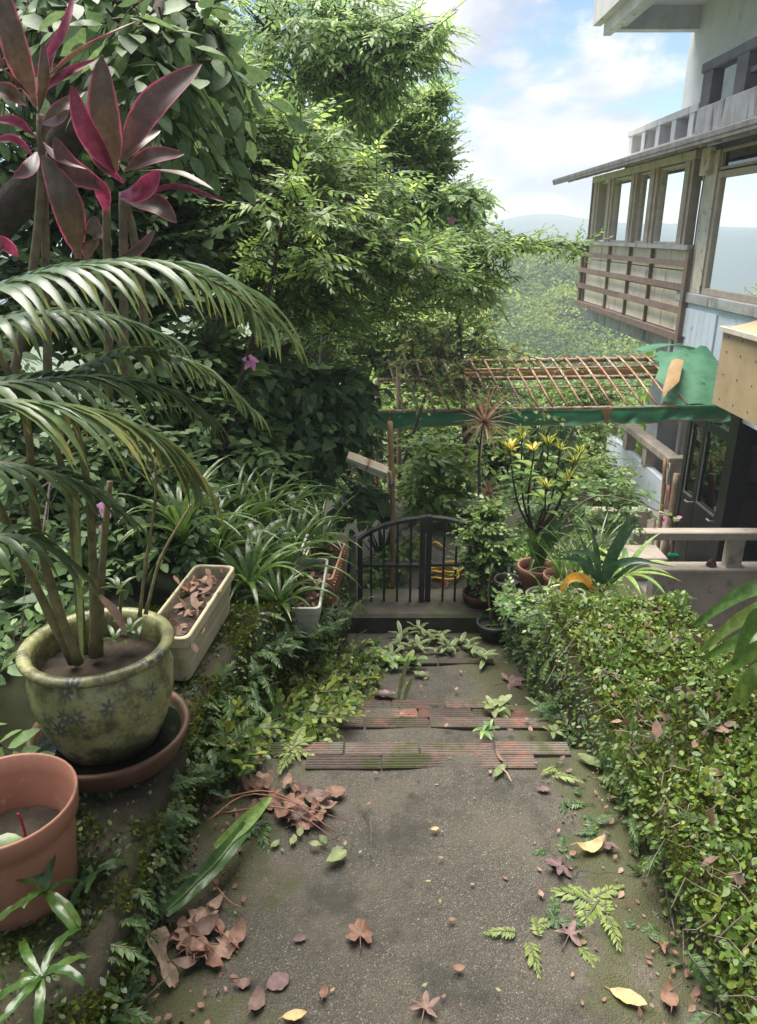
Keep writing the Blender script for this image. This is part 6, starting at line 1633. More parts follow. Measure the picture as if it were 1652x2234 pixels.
# croton: branching stems with rosettes of yellow-striped leaves
cr = thing('croton', P(1166, 1245, 3.85), 'branching croton with yellow-striped leaf rosettes', 'plant')
heads = [(1112, 985, 3.9), (1138, 962, 4.0), (1165, 985, 3.85), (1196, 975, 3.95), (1222, 985, 3.9), (1252, 1012, 3.8), (1266, 990, 3.95), (1190, 1068, 3.7), (1240, 1050, 3.75)]
fork = P(1165, 1168, 3.85)
mb = MB(); mb.tube(spline([P(1166, 1245, 3.85), P(1164, 1205, 3.85), fork], 6), .012, 7); mb.build('stem', MT['bark_grey'], cr, smooth=True)
for i, h in enumerate(heads):
    e = P(*h); k = fork.lerp(e, .45) + Vector((.03 if h[0] > 1170 else -.03, 0, -.02))
    mb = MB(); mb.tube(spline([fork, k, e], 10), [lerp(.0075, .004, q / 10) for q in range(11)], 6); mb.build('branch', MT['bark'], cr, smooth=True)
    for q in range(9):
        a = R(40 * q + i * 17); el = R(random.uniform(25, 80))
        mb = MB(); mb.blade(arch(e, a, random.uniform(.06, .10), el, random.uniform(.2, .8), 6), .021, .3); mb.build('leaf', MT['croton_yellow' if (i in (0, 2) and q < 4) else 'croton'], cr, smooth=True)
    for q in range(7):
        a = R(random.uniform(0, 360)); s = k.lerp(e, random.uniform(.2, .8))
        mb = MB(); mb.blade(arch(s, a, .10, .5, .9, 6), .04, .2); mb.build('leaf', MT['leaf_light'], cr, smooth=True)
# spiky red dracaena with two heads
dz = thing('dracaena', P(1046, 1180, 5.2), 'tall thin-stemmed dracaena with spiky pinkish leaf heads before the valance', 'plant')
mb = MB(); mb.tube(spline([Vector((P(1046, 1180, 5.2).x, 5.2, -.8)), P(1046, 1080, 5.2), P(1046, 1000, 5.2), P(1056, 925, 5.15)], 10), .012, 7); mb.build('stem', MT['bark_grey'], dz, smooth=True)
mb = MB(); mb.tube(spline([P(1046, 1120, 5.2), P(1052, 1095, 5.15), P(1064, 1078, 5.1)], 6), .010, 7); mb.build('stem', MT['bark_grey'], dz, smooth=True)
for (hx, hy, Y, n, L) in ((1057, 922, 5.15, 54, .32), (1065, 1076, 5.1, 26, .17)):
    for k in range(n):
        el = R(lerp(86, -55, (k / n) ** .9)); a = R(137.5 * k)
        mb = MB(); mb.blade(arch(P(hx, hy, Y), a, L * random.uniform(.75, 1.05), el, .35 + .5 * random.random(), 6), .014, .4, lambda t: max(.05, 1 - t ** 2)); mb.build('leaf', MT['dracaena_old' if k > n * .62 else 'dracaena'], dz, smooth=True)
# big strap fronds at the right edge
bn_ = thing('bird_nest_fern', Vector((1.75, 2.1, -.35)), 'wavy pale straps of a large fern cut by the right edge', 'fern')
for pts, w in (([(1680, 1480, 1.95), (1690, 1300, 2.1), (1630, 1290, 2.15), (1512, 1366, 2.2)], .055), ([(1690, 1500, 1.9), (1700, 1330, 2.0), (1620, 1350, 2.05), (1530, 1420, 2.1)], .05), ([(1690, 1520, 1.9), (1690, 1380, 2.0), (1610, 1400, 2.02), (1530, 1440, 2.1)], .045),
               ([(1690, 1520, 1.85), (1680, 1410, 1.9), (1620, 1440, 1.95), (1560, 1475, 2.0)], .045), ([(1700, 1560, 1.8), (1680, 1460, 1.85), (1630, 1490, 1.9), (1590, 1545, 1.95)], .045), ([(1700, 1500, 1.8), (1690, 1360, 1.85), (1650, 1350, 1.9), (1600, 1450, 1.9)], .05), ([(1700, 1600, 1.75), (1680, 1470, 1.8), (1640, 1480, 1.82), (1620, 1540, 1.85)], .05)):
    mb = MB(); mb.blade(spline([P(*p) for p in pts], 16), w, .22, lambda t: max(.05, math.sin(math.pi * (t * .88 + .1)) ** .6), up=(-.5, -.6, .7), nw=5, wav=.06); mb.build('frond', MT['strap'], bn_, smooth=True)
# vine twig with a magenta flower in front of the door
tv_ = thing('flowering_twig', P(1330, 1085, 4.6), 'long bare twig ending in magenta flowers before the black door', 'twig')
mb = MB(); mb.tube(spline([P(1200, 1170, 4.8), P(1290, 1085, 4.6), P(1400, 1100, 4.5), P(1460, 1128, 4.45), P(1482, 1135, 4.42)], 18), [lerp(.006, .002, k / 18) for k in range(19)], 6); mb.build('stem', MT['bark_pale'], tv_, smooth=True)
for k in range(12):
    c = P(lerp(1440, 1484, k / 11), lerp(1122, 1136, k / 11) + random.uniform(-6, 8), 4.43)
    mb = MB(); mb.blade(arch(c, R(k * 77), .035, R(random.uniform(-40, 50)), .6, 4), .028, .2); mb.build('petal' if k % 2 else 'leaf', mat('magenta_petal', (0.55, 0.08, 0.30)) if k == 1 else (bpy.data.materials['magenta_petal'] if k % 2 else MT['leaf_light']), tv_, smooth=True)
# ================================================================= creeping plants on the walls, litter on the path
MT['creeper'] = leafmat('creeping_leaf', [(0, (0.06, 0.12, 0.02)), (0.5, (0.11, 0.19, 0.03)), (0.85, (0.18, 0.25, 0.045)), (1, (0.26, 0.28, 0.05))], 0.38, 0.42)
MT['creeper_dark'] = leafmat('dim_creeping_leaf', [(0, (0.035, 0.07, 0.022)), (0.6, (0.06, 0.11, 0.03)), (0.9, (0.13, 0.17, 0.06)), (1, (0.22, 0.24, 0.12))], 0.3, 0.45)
MT['moss'] = leafmat('moss_tuft', [(0, (0.035, 0.05, 0.010)), (1, (0.10, 0.125, 0.018))], 0.3, 0.9, spec=0.1)
LT_cr = leaf_template(0.52, 0.05, 0.12, wide=0.6)
SP_fern = spray_set(5, nleaf=30, L=0.12, leaf=0.030, lt=leaf_template(0.34, 0.1, 0.1, n=1), droop=0.35, spread=70, flat=0.12)
SP_twig = spray_set(5, nleaf=9, L=0.10, leaf=0.028, lt=LT_cr, droop=0.2, flat=0.5)
def cover(name, parent, m, pos, D, U, S, tmpl):
    base = np.array(wloc(parent))
    if isinstance(tmpl, list): me = crown_mesh(name, [MT[m], MT['bark_grey']], tmpl, pos - base, D, U, S)
    else:
        V, F = scatter(tmpl[0], tmpl[1], pos - base, D, U, S); me = np_mesh(name, V, F, MT[m], None, False, {'rnd': np.repeat(RNG.random(len(pos)), len(tmpl[0]))})
    o = link(name, me, parent); o['kind'] = 'stuff'; return o
from mathutils import noise as _nz
def patch(x, y, z, s=3.0): return _nz.noise(Vector((x * s, y * s, z * s)))
def rand_dir(n, bias, spread): 
    d = RNG.normal(0, spread, (n, 3)) + np.array(bias); return d / np.linalg.norm(d, axis=1, keepdims=True)
# right wall, top: oval leaves in patches with bare mossy brick showing between
MOSS_T = (np.array([(0, 0, 0), (-.4, .5, .1), (0, 1, 0), (.4, .5, .1)], dtype=float), np.array([(0, 2, 1), (0, 3, 2)]))
def right_cover():
    top, face = [], []
    while len(top) < 9500:
        y = RNG.uniform(0.0, 2.98); x = 0.72 + 0.56 * RNG.random()
        edge = min(1, abs(x - 1.0) / 0.25) * 0.25
        dens = max(0.16, 0.42 + 1.9 * patch(x, y, 3.3, 3.4) + 0.8 * patch(x, y, 1.3, 9) + edge * 1.3 + (0.5 if y > 2.0 else 0) + (0.15 if y < 1.3 else 0))
        if RNG.random() < dens: top.append((x, y, wall_top_right(y) + 0.006 + 0.06 * max(0, patch(x, y, 3.3, 3.4)) + RNG.random() * 0.03))
    while len(face) < 5200:
        y = RNG.uniform(0.0, 3.0); q = RNG.random() ** 1.7; z = wall_top_right(y) - q * (0.30 if y < 1.9 else 0.55)
        if RNG.random() < 0.55 + 1.0 * patch(0.7, y, z, 3.1) + (0.3 if q < 0.25 else 0): face.append((0.735 - 0.028 * RNG.random() + 0.02 * math.sin(y * 2), y, z))
    top = np.array(top); face = np.array(face)
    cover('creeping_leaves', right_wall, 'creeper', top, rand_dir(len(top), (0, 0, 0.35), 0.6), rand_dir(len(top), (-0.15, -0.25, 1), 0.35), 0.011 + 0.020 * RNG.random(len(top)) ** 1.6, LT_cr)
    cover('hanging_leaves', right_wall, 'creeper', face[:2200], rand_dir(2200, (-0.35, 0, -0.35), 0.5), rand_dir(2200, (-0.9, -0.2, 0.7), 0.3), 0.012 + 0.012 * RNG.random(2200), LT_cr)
    cover('shaded_leaves', right_wall, 'creeper_dark', face[2200:], rand_dir(3000, (-0.5, 0, -0.4), 0.5), rand_dir(3000, (-0.9, -0.2, 0.6), 0.35), 0.009 + 0.012 * RNG.random(3000), LT_cr)  # darker leaf tones: shade on the wall face put into their colour
    n = 190; yy = RNG.uniform(0.1, 2.95, n); xx = np.where(RNG.random(n) < .5, 0.72 - .03 * RNG.random(n), 0.78 + .45 * RNG.random(n))
    zz = np.where(xx < .73, -0.02 - .32 * RNG.random(n) * 1.0 + .12, 0.165)
    pos = np.stack([xx, yy, zz], 1); D = rand_dir(n, (-0.4, -0.1, 0.1), 0.5)
    cover('fern_sprigs', right_wall, 'fern', pos, D, rand_dir(n, (-.3, -.2, 1), .3), 0.55 + 0.6 * RNG.random(n), SP_fern)
    # moss tufts on the bare brick
    m = 60000; xs = 0.715 + 0.55 * RNG.random(m); ys = RNG.uniform(0.0, 2.98, m)
    k = np.array([patch(a, b, 5.5, 5) + .5 * patch(a, b, 2.2, 17) > (-.5 if 1.5 < b < 2.5 else -.15) for a, b in zip(xs, ys)]); xs, ys = xs[k], ys[k]
    hz = np.array([.03 * max(0, patch(a, b, 7.7, 7)) for a, b in zip(xs, ys)])
    pos = np.stack([xs, ys, np.array([wall_top_right(b) for b in ys]) - .004 + hz + .01 * RNG.random(len(xs))], 1)
    cover('moss', right_wall, 'moss', pos, rand_dir(len(pos), (0, 0, .8), .5), rand_dir(len(pos), (0, 0, 1), .5), .006 + .009 * RNG.random(len(pos)), MOSS_T)
right_cover()
# broken bricks showing on top of the right wall
for i, (x, y, s, l) in enumerate(((1405, 1390, .09, 'reddish broken brick flush in the leafy wall top near its far end'), (1440, 1420, .07, 'mossy brick fragment beside the far broken brick'), (1550, 1712, .10, 'dry reddish leaf-covered brick half way along the leafy wall'), (1500, 1515, .08, 'flat pinkish brick piece in the leafy wall top'))):
    c = PZ(x, y, 0.158); mb = MB(); mb.box(c + Vector((-s / 2, -s * .35, -.03)), c + Vector((s / 2, s * .35, .012)), bev=.006, rot=Matrix.Rotation(R(37 * i), 3, 'Z')); tag(mb.build('brick', MT['tile'], None, loc=c), l, 'brick', 'broken bricks in the wall top')
# dry leaves, bigger seedlings and trailing stems caught in the creeper
def creeper_extras():
    n = 130; pos = np.stack([RNG.uniform(.74, 1.24, n), RNG.uniform(.2, 2.9, n), np.full(n, .163) + .012 * RNG.random(n)], 1)
    cover('dry_leaves', right_wall, 'dead', pos, rand_dir(n, (0, 0, 0), .6), rand_dir(n, (0, -.2, 1), .4), .03 + .03 * RNG.random(n), LT_round)
    n = 70; pos = np.stack([RNG.uniform(.72, 1.24, n), RNG.uniform(.2, 2.9, n), np.full(n, .17)], 1)
    cover('seedlings', right_wall, 'creeper', pos, rand_dir(n, (-.1, -.1, .9), .4), rand_dir(n, (0, -.4, .6), .4), .5 + .5 * RNG.random(n), SP_twig)
    mb = MB()
    for k in range(70):
        y = random.uniform(.3, 2.9); x = random.uniform(.72, .95); z = .19; p = [Vector((x, y, z))]
        for q in range(6):
            p.append(p[-1] + Vector((random.uniform(-.05, .02), random.uniform(-.05, .05), random.uniform(-.015, .012) if p[-1].x > .73 else random.uniform(-.06, -.02))))
        mb.tube(p, .0016, 4, False)
    o = mb.build('creeper_stems', MT['bark_pale'], right_wall); o['kind'] = 'stuff'
    # crumbled litter gathered along both edges of the path
    pth = bpy.data.objects['path']; n = 620; y = RNG.uniform(.4, 2.0, n); side = RNG.random(n) < .55
    e = RNG.random(n) ** 2.2 * .22
    x = np.where(side, np.array([path_edge_left(v) for v in y]) + .03 + e, .72 - e)
    pos = np.stack([x, y, .008 + .01 * RNG.random(n)], 1)
    cover('litter', pth, 'dead', pos, rand_dir(n, (0, 0, .05), .6), rand_dir(n, (0, 0, 1), .3), .006 + .02 * RNG.random(n) ** 2, LT_round)
creeper_extras()
# lower wall by the gate and the path's right edge
def low_cover():
    n = 1500; y = RNG.uniform(3.0, 4.3, n); z = -0.34 - RNG.random(n) ** 1.3 * 0.42
    pos = np.stack([0.79 - .04 * RNG.random(n), y, z], 1)
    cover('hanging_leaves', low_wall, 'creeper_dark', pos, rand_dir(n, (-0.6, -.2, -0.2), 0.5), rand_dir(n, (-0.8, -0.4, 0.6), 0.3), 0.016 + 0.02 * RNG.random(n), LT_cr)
    n = 1300; pos = np.stack([RNG.uniform(.8, 1.4, n), RNG.uniform(2.98, 4.4, n), -.30 + .05 * RNG.random(n) + .06 * RNG.random(n)], 1)
    cover('creeping_leaves', low_wall, 'creeper', pos, rand_dir(n, (0, -.2, 0.5), 0.6), rand_dir(n, (0, -0.3, 1), 0.4), 0.02 + 0.02 * RNG.random(n), LT_cr)
    n = 1100; pos = np.stack([RNG.uniform(.76, 1.1, n), 2.99 + .06 * RNG.random(n), .12 - RNG.random(n) ** 1.2 * .6], 1)
    cover('hanging_leaves', right_wall, 'creeper', pos, rand_dir(n, (-.2, .4, -.1), .5), rand_dir(n, (-.2, .2, 1), .4), .018 + .018 * RNG.random(n), LT_cr)
low_cover()
# left wall: thin moss, tiny pale leaves, small ferns; thicker growth beside the steps
def left_cover():
    pos, D = [], []
    while len(pos) < 2600:
        y = RNG.uniform(0.5, 4.1); zt = wall_top_left(y); zb_ = path_z(y); z = zt + 0.01 - RNG.random() * (zt - zb_)
        if RNG.random() < 0.30 + 0.9 * patch(-.55, y, z, 3.3) + (0.35 if y > 1.9 else 0): pos.append((path_edge_left(y) + .012 + .03 * RNG.random(), y, z))
    pos = np.array(pos); n = len(pos)
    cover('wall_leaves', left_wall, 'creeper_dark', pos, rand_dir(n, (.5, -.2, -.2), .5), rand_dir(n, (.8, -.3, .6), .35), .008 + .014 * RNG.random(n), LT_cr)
    pos = []
    while len(pos) < 3000:
        y = RNG.uniform(0.4, 4.1); x = path_edge_left(y) - 0.02 - .3 * RNG.random()
        if RNG.random() < .45 + .9 * patch(x, y, 1, 3): pos.append((x, y, wall_top_left(y) + .005 + .02 * RNG.random()))
    pos = np.array(pos); n = len(pos)
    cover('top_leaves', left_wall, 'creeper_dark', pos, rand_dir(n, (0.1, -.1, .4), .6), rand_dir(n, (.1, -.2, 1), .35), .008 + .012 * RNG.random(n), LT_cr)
    n = 150; y = RNG.uniform(.9, 4.0, n); zt = np.array([wall_top_left(v) for v in y]); zz = zt - RNG.random(n) * (zt - np.array([path_z(v) for v in y])) * .8
    pos = np.stack([np.array([path_edge_left(v) for v in y]) + .01, y, zz], 1)
    cover('fern_sprigs', left_wall, 'fern', pos, rand_dir(n, (.8, -.2, .1), .45), rand_dir(n, (.3, -.1, 1), .3), .3 + .4 * RNG.random(n), SP_fern)
    # rough growth spilling over the wall beside the steps
    n = 420; y = RNG.uniform(1.75, 4.0, n); x = np.array([path_edge_left(v) for v in y]) + RNG.uniform(-.12, .15, n)
    z = np.where(RNG.random(n) < .55, np.array([path_z(v) for v in y]) + .02 + .10 * RNG.random(n), np.array([lerp(path_z(v), wall_top_left(v), .75) for v in y]))
    pos = np.stack([x, y, z], 1)
    cover('spilling_ferns', left_wall, 'fern', pos, rand_dir(n, (.5, -.3, .35), .5), rand_dir(n, (.2, -.2, 1), .35), .35 + .5 * RNG.random(n), SP_fern)
    n = 430; y = RNG.uniform(1.85, 3.6, n); x = np.array([path_edge_left(v) for v in y]) + RNG.uniform(-.1, 1, n) * np.where(y > 2.1, .30, .14)
    pos = np.stack([x, y, np.array([path_z(v) for v in y]) + .015 + .12 * RNG.random(n)], 1)
    cover('spilling_weeds', left_wall, 'creeper', pos, rand_dir(n, (.5, -.3, .4), .5), rand_dir(n, (.2, -.2, 1), .35), .7 + .7 * RNG.random(n), SP_twig)
    m = 70000; ys = RNG.uniform(.3, 4.1, m); top = RNG.random(m) < .62
    zt = np.array([wall_top_left(v) for v in ys]); zb_ = np.array([path_z(v) for v in ys]); xe = np.array([path_edge_left(v) for v in ys])
    xs = np.where(top, xe + .012 - .46 * RNG.random(m), xe + .006 + .012 * RNG.random(m))
    zs_ = np.where(top, zt - .003 + .012 * RNG.random(m), zb_ + (zt - zb_) * RNG.random(m))
    k = np.array([patch(a, b, c_ + 2.5, 4) + .5 * patch(a, b, c_, 16) > -.14 for a, b, c_ in zip(xs, ys, zs_)])
    xs, ys, zs_, top = xs[k], ys[k], zs_[k], top[k]; pos = np.stack([xs, ys, zs_], 1); n = len(pos)
    D = rand_dir(n, (0, 0, .3), .5); D[:, 0] += np.where(top, 0, .8); D[:, 2] += np.where(top, .6, 0)
    cover('moss', left_wall, 'moss', pos, D, rand_dir(n, (.2, 0, 1), .5), .006 + .009 * RNG.random(n), MOSS_T)
left_cover()
# small ferny plants on the left wall in front
for i, (x, y, Y, l) in enumerate(((205, 1910, 1.25, 'wavy-leaved fern below the terracotta pot'), (100, 1945, 1.12, 'pale wavy fern leaves at the foot of the terracotta pot'), (90, 2130, .95, 'bright curling fern leaves at the lower left corner'), (215, 1720, 1.5, 'small feathery fern under the saucer'))):
    o = thing('wall_fern', P(x, y, Y), l, 'fern', 'ferns on the left wall')
    if i == 3:
        for q in range(5):
            V, F, rn, mi = SP_fern[q % 5]; me = np_mesh('frond', V, F, [MT['fern'], MT['bark_grey']], mi, False, {'rnd': rn}); c = link('frond', me, o); c.rotation_euler = (R(-50), R(20 * q - 30), R(-20 * q - 30)); c.scale = (.7,) * 3
    else:
        for q in range(8):
            mb = MB(); mb.blade(arch(P(x, y, Y), R(-100 + 45 * q + random.uniform(-20, 20)), (.10 * random.uniform(.6, 1.3)), R(random.uniform(-10, 60)), random.uniform(.8, 1.9), 9, random.uniform(-.8, .8)), .017, .2, lambda t: max(.1, .35 + .65 * math.sin(math.pi * t) ** .7), nw=5, wav=.13); mb.build('leaf', MT['strap' if i else 'fern'], o, smooth=True)

# ---------------------------------------------------------------- litter
def zstep(y): return 0.0 if y > 1625 else (-.19 if y > 1570 else (-.38 if y > 1530 else (-.57 if y > 1442 else -.76)))
def pxm(x, y): 
    a = PZ(x, y, zstep(y)); return (PZ(x + 50, y, zstep(y)) - a).length / 50
def oval_leaf(L, w, curl, m, seed, stalk=True):
    rr = random.Random(seed); n = 10; sp = []
    for i in range(n + 1):
        t = i / n; sp.append(Vector((L * (t - .5), .06 * L * math.sin(3 * t + seed), curl * L * (abs(t - .5) * 2) ** 2 + .008)))
    mb = MB(); mb.blade(sp, w * L, rr.uniform(.1, .45), lambda t: max(.04, math.sin(math.pi * (t * .94 + .03)) ** .8), nw=5, wav=rr.uniform(.02, .06))
    if stalk: mb.tube([sp[0], sp[0] + Vector((-.2 * L, .02 * L, -.004))], .0012, 4)
    return mb.mesh('fallen_leaf', m, smooth=True)
def maple_leaf(L, m, seed, lobes=5, depth=.42):
    rr = random.Random(seed); vs = [Vector((0, 0, .012))]; ac = [0]
    N = lobes * 8
    for ring in (.5, 1.0):
        for k in range(N):
            a = -2.45 + 4.9 * k / (N - 1); ph = (k / (N - 1)) * lobes
            r = L * .55 * (1 - depth + depth * (1 - abs(2 * (ph % 1) - 1)) ** 1.15) * (1.0 - .28 * abs(a) / 2.45) * (1 + rr.uniform(-.05, .05))
            z = .012 + ring ** 2 * L * (.10 * math.sin(a * 2 + seed) + .07 * math.sin(a * 5 + seed * 2)) + .02 * L
            vs.append(Vector((r * ring * math.cos(a), r * ring * math.sin(a), max(.002, z))))
    fs = [(0, 1 + k, 2 + k) for k in range(N - 1)] + [(1 + k, 1 + N + k, 2 + N + k, 2 + k) for k in range(N - 1)]
    mb = MB(); mb.add(vs, fs); mb.tube([Vector((0, 0, .012)), Vector((-L * .5, .04 * L, .003))], .0015, 4)
    return mb.mesh('fallen_leaf', m, smooth=True)
def drop(me, x, y, rz, label, group=None, name='fallen_leaf', tilt=0, dz=.006):
    o = link(name, me, None, PZ(x, y, zstep(y)) + Vector((0, 0, dz))); o.rotation_euler = (R(random.uniform(-tilt, tilt)), R(random.uniform(-tilt, tilt)), R(rz))
    return tag(o, label, 'leaf', group)
FG = 'fallen leaves on the path'
def D_(x, y, px, rz, m, label, kind='o', w=.5, curl=.12, sd=1):
    L = px * pxm(x, y) * .88
    me = oval_leaf(L, w, curl, MT[m], sd) if kind == 'o' else maple_leaf(L, MT[m], sd, 5 if kind == 'm' else 7, .60 if kind == 'm' else .2)
    return drop(me, x, y, rz, label, FG, tilt=6)
D_(785, 2052, 78, 100, 'dead', 'crinkled brown lobed leaf alone in the middle of the path', 'k', sd=2)
D_(1240, 2050, 92, 60, 'dead_purple', 'purplish star-shaped leaf with pointed lobes lower right on the path', 'm', sd=4)
D_(1222, 1900, 90, 195, 'dead_purple', 'purplish star-shaped leaf beside the curled yellow leaf', 'm', sd=7)
D_(1285, 1855, 80, 20, 'dead_pale', 'curled yellow and brown leaf near the right wall foot', 'o', .42, .3, 3)
D_(1318, 1850, 70, -30, 'dead', 'dark curled brown leaf touching the yellow one', 'm', sd=9)
D_(1370, 2188, 88, -38, 'dead_pale', 'flat pale tan oval leaf at the bottom right', 'o', .45, .06, 5)
D_(655, 2058, 34, 15, 'dead_purple', 'small pinkish oval leaf left of the lobed brown leaf', 'o', .6, .05, 6)
D_(608, 2152, 60, 40, 'dead_purple', 'greyish round leaf near the bottom left', 'o', .8, .05, 8)
D_(562, 2200, 75, 70, 'dead', 'rust brown curled leaf at the bottom left', 'o', .55, .35, 11)
D_(533, 2160, 50, 0, 'dead', 'small dark curled leaf above the rust one', 'o', .6, .4, 12)
D_(482, 2072, 85, -10, 'dead', 'tan crumpled leaf by the left wall foot', 'k', sd=13)
D_(395, 2050, 100, 60, 'dead', 'large crumpled brown leaf against the left wall', 'k', sd=14)
D_(425, 2085, 80, 110, 'dead', 'folded brown leaf below the large crumpled one', 'o', .6, .4, 15)
D_(925, 2212, 92, 80, 'dead', 'brown pointed-lobed leaf cut by the bottom edge', 'm', sd=16)
D_(690, 1748, 95, -35, 'dead', 'long curled russet leaf on the left of the path', 'o', .5, .3, 17)
D_(732, 1738, 52, 5, 'dead', 'small broad russet leaf right of the long russet one', 'o', .8, .15, 18)
D_(562, 1717, 75, 10, 'dead', 'crumpled russet leaf by the left wall above the long green leaf', 'k', sd=19)
D_(655, 1800, 80, 30, 'dead', 'pinkish brown dry leaf under the red twigs', 'k', sd=20)
D_(715, 1765, 60, -20, 'dead', 'dark russet leaf overlapping the long russet one', 'o', .6, .25, 21)
D_(735, 1878, 60, 40, 'pale_leaf', 'pale green leaf with pointed tip on the left of the path', 'o', .6, .06, 22)
D_(948, 1817, 22, 10, 'dead_pale', 'tiny tan leaf at the middle of the top landing', 'o', .6, .1, 23)
D_(1185, 1731, 34, -20, 'dead_purple', 'small mauve leaf on the right of the landing', 'o', .6, .12, 24)
D_(1092, 1690, 62, 50, 'pale_leaf', 'yellow-green striped leaf lying on the first tile course', 'o', .32, .05, 25)
D_(1092, 1660, 60, 110, 'dead', 'thin rolled brown leaf next to the striped leaf', 'o', .14, .15, 26)
D_(838, 1521, 62, 5, 'cordyline', 'maroon leaf with red edge on the lower steps', 'o', .5, .08, 27)
D_(1112, 1493, 78, 10, 'dead_purple', 'grey-brown dry star-shaped leaf on the lower tread', 'm', sd=28)
D_(1440, 2075, 50, 30, 'dead', 'rust red leaf in the right-hand moss', 'm', sd=29)
D_(1460, 2190, 70, 70, 'dead', 'curled brown leaf in the bottom right corner', 'o', .6, .4, 30)
D_(1000, 2122, 32, 0, 'dead', 'small reddish leaf right of the path centre', 'o', .6, .2, 31)
D_(708, 2175, 40, 80, 'dead', 'little orange-brown leaf near the bottom edge', 'o', .5, .3, 32)
D_(1420, 1735, 45, 40, 'dead_purple', 'dull mauve leaf lying at the right wall foot', 'o', .6, .2, 33)
D_(1290, 1668, 75, -30, 'pale_leaf', 'pale green oval leaf on the landing corner by the tiles', 'o', .45, .05, 34)
D_(1330, 1710, 62, -10, 'pale_leaf', 'second pale green oval leaf at the right landing edge', 'o', .38, .05, 35)
D_(920, 1475, 42, -20, 'pale_leaf', 'pale yellow-green leaf upright on the lower tread', 'o', .45, .15, 36)
D_(1180, 1960, 24, 90, 'dead', 'tiny rust leaf right of the path centre', 'o', .6, .2, 37)
D_(645, 2230, 60, 10, 'dead_pale', 'tan leaf cut by the bottom edge', 'o', .5, .15, 38)
# drifts of dry leaves against the left wall
for k in range(30):
    top = k < 16
    x = random.gauss(650, 55) if top else random.gauss(430, 40); y = random.gauss(1765, 32) if top else random.gauss(2055, 32)
    p = PZ(x, y, 0)
    if p.x < -.53: continue
    L = random.uniform(.05, .085)
    me = oval_leaf(L, random.uniform(.45, .8), random.uniform(.15, .5), MT['dead'], 200 + k) if k % 3 else maple_leaf(L * 1.1, MT['dead'], 200 + k, 7, .25)
    o = drop(me, x, y, random.uniform(0, 360), 'dry brown leaf in the drift ' + ('below the red vine stems' if top else 'against the left wall foot'), 'dry leaf drift ' + ('by the vine stems' if top else 'by the wall foot'), tilt=22, dz=.008 + .012 * random.random())
small = [oval_leaf(.022, .55, .15, MT['dead'], 50 + k, False) for k in range(4)] + [oval_leaf(.018, .5, .1, MT['pale_leaf'], 60 + k, False) for k in range(2)]
for k in range(52):
    x = RNG.uniform(480, 1480); y = RNG.uniform(1660, 2225); p = PZ(x, y, 0)
    if not (-.5 < p.x < .7): continue
    o = link('leaf_scrap', small[k % 6], None, p + Vector((0, 0, .005))); o.rotation_euler = (0, 0, RNG.uniform(0, 6.28)); s = RNG.uniform(.35, .9); o.scale = (s, s, s)
    tag(o, 'tiny dry leaf scrap scattered on the top landing', 'leaf scrap', 'leaf scraps on the top landing')
for k in range(30):
    x = RNG.uniform(800, 1230); y = RNG.uniform(1385, 1620); p = PZ(x, y, zstep(y))
    o = link('leaf_scrap', small[k % 6], None, p + Vector((0, 0, .016))); o.rotation_euler = (0, 0, RNG.uniform(0, 6.28)); s = RNG.uniform(.6, 1.5); o.scale = (s, s, s)
    tag(o, 'tiny dry leaf scrap scattered on the lower steps', 'leaf scrap', 'leaf scraps on the lower steps')
MT['frond_green'] = leafmat('frond_green', [(0, (0.04, 0.10, 0.025)), (1, (0.06, 0.13, 0.03))], 0.3, 0.36, mid=((0.16, 0.24, 0.08), 0.3, 0.05), spec=0.5)
# dead leaves and twigs lying in the troughs
for nm, (x0, x1), (y0, y1), z in (('beige_trough', (-.70, -.57), (1.99, 2.48), .42), ('orange_trough', (-.42, -.27), (3.65, 4.1), -.19), ('white_trough', (-.40, -.27), (3.0, 3.45), -.015)):
    o_ = bpy.data.objects[nm]; n = 75; pos = np.stack([RNG.uniform(x0, x1, n), RNG.uniform(y0, y1, n), z + .03 * RNG.random(n)], 1)
    cover('litter', o_, 'dead', pos, rand_dir(n, (0, 0, .1), .6), rand_dir(n, (0, 0, 1), .4), .025 + .03 * RNG.random(n), LT_cr)
# long fallen bird's nest fern leaf, leaning against the wall
fl_ = thing('fallen_frond', PZ(470, 1880, .02), 'long glossy wavy green leaf lying against the left wall', 'leaf')
mb = MB(); mb.blade(spline([PZ(355, 1995, .08), PZ(430, 1925, .07), PZ(500, 1850, .09), PZ(575, 1755, .06)], 26), .046, .45, lambda t: max(.12, math.sin(math.pi * (t * .85 + .12)) ** .5), up=(.3, -.5, .8), nw=5, wav=.11); mb.build('blade', MT['frond_green'], fl_, smooth=True)
mb = MB(); mb.blade(spline([PZ(470, 1850, .10), PZ(530, 1800, .09), PZ(590, 1740, .07)], 12), .04, .35, up=(.3, -.5, .8), nw=5, wav=.06); mb.build('blade', MT['leaf_light'], fl_, smooth=True)
mb = MB(); mb.tube(spline([PZ(355, 1995, .082), PZ(430, 1925, .073), PZ(500, 1850, .093), PZ(575, 1755, .063)], 12), .0022, 5); mb.build('midrib', MT['strap'], fl_, smooth=True)
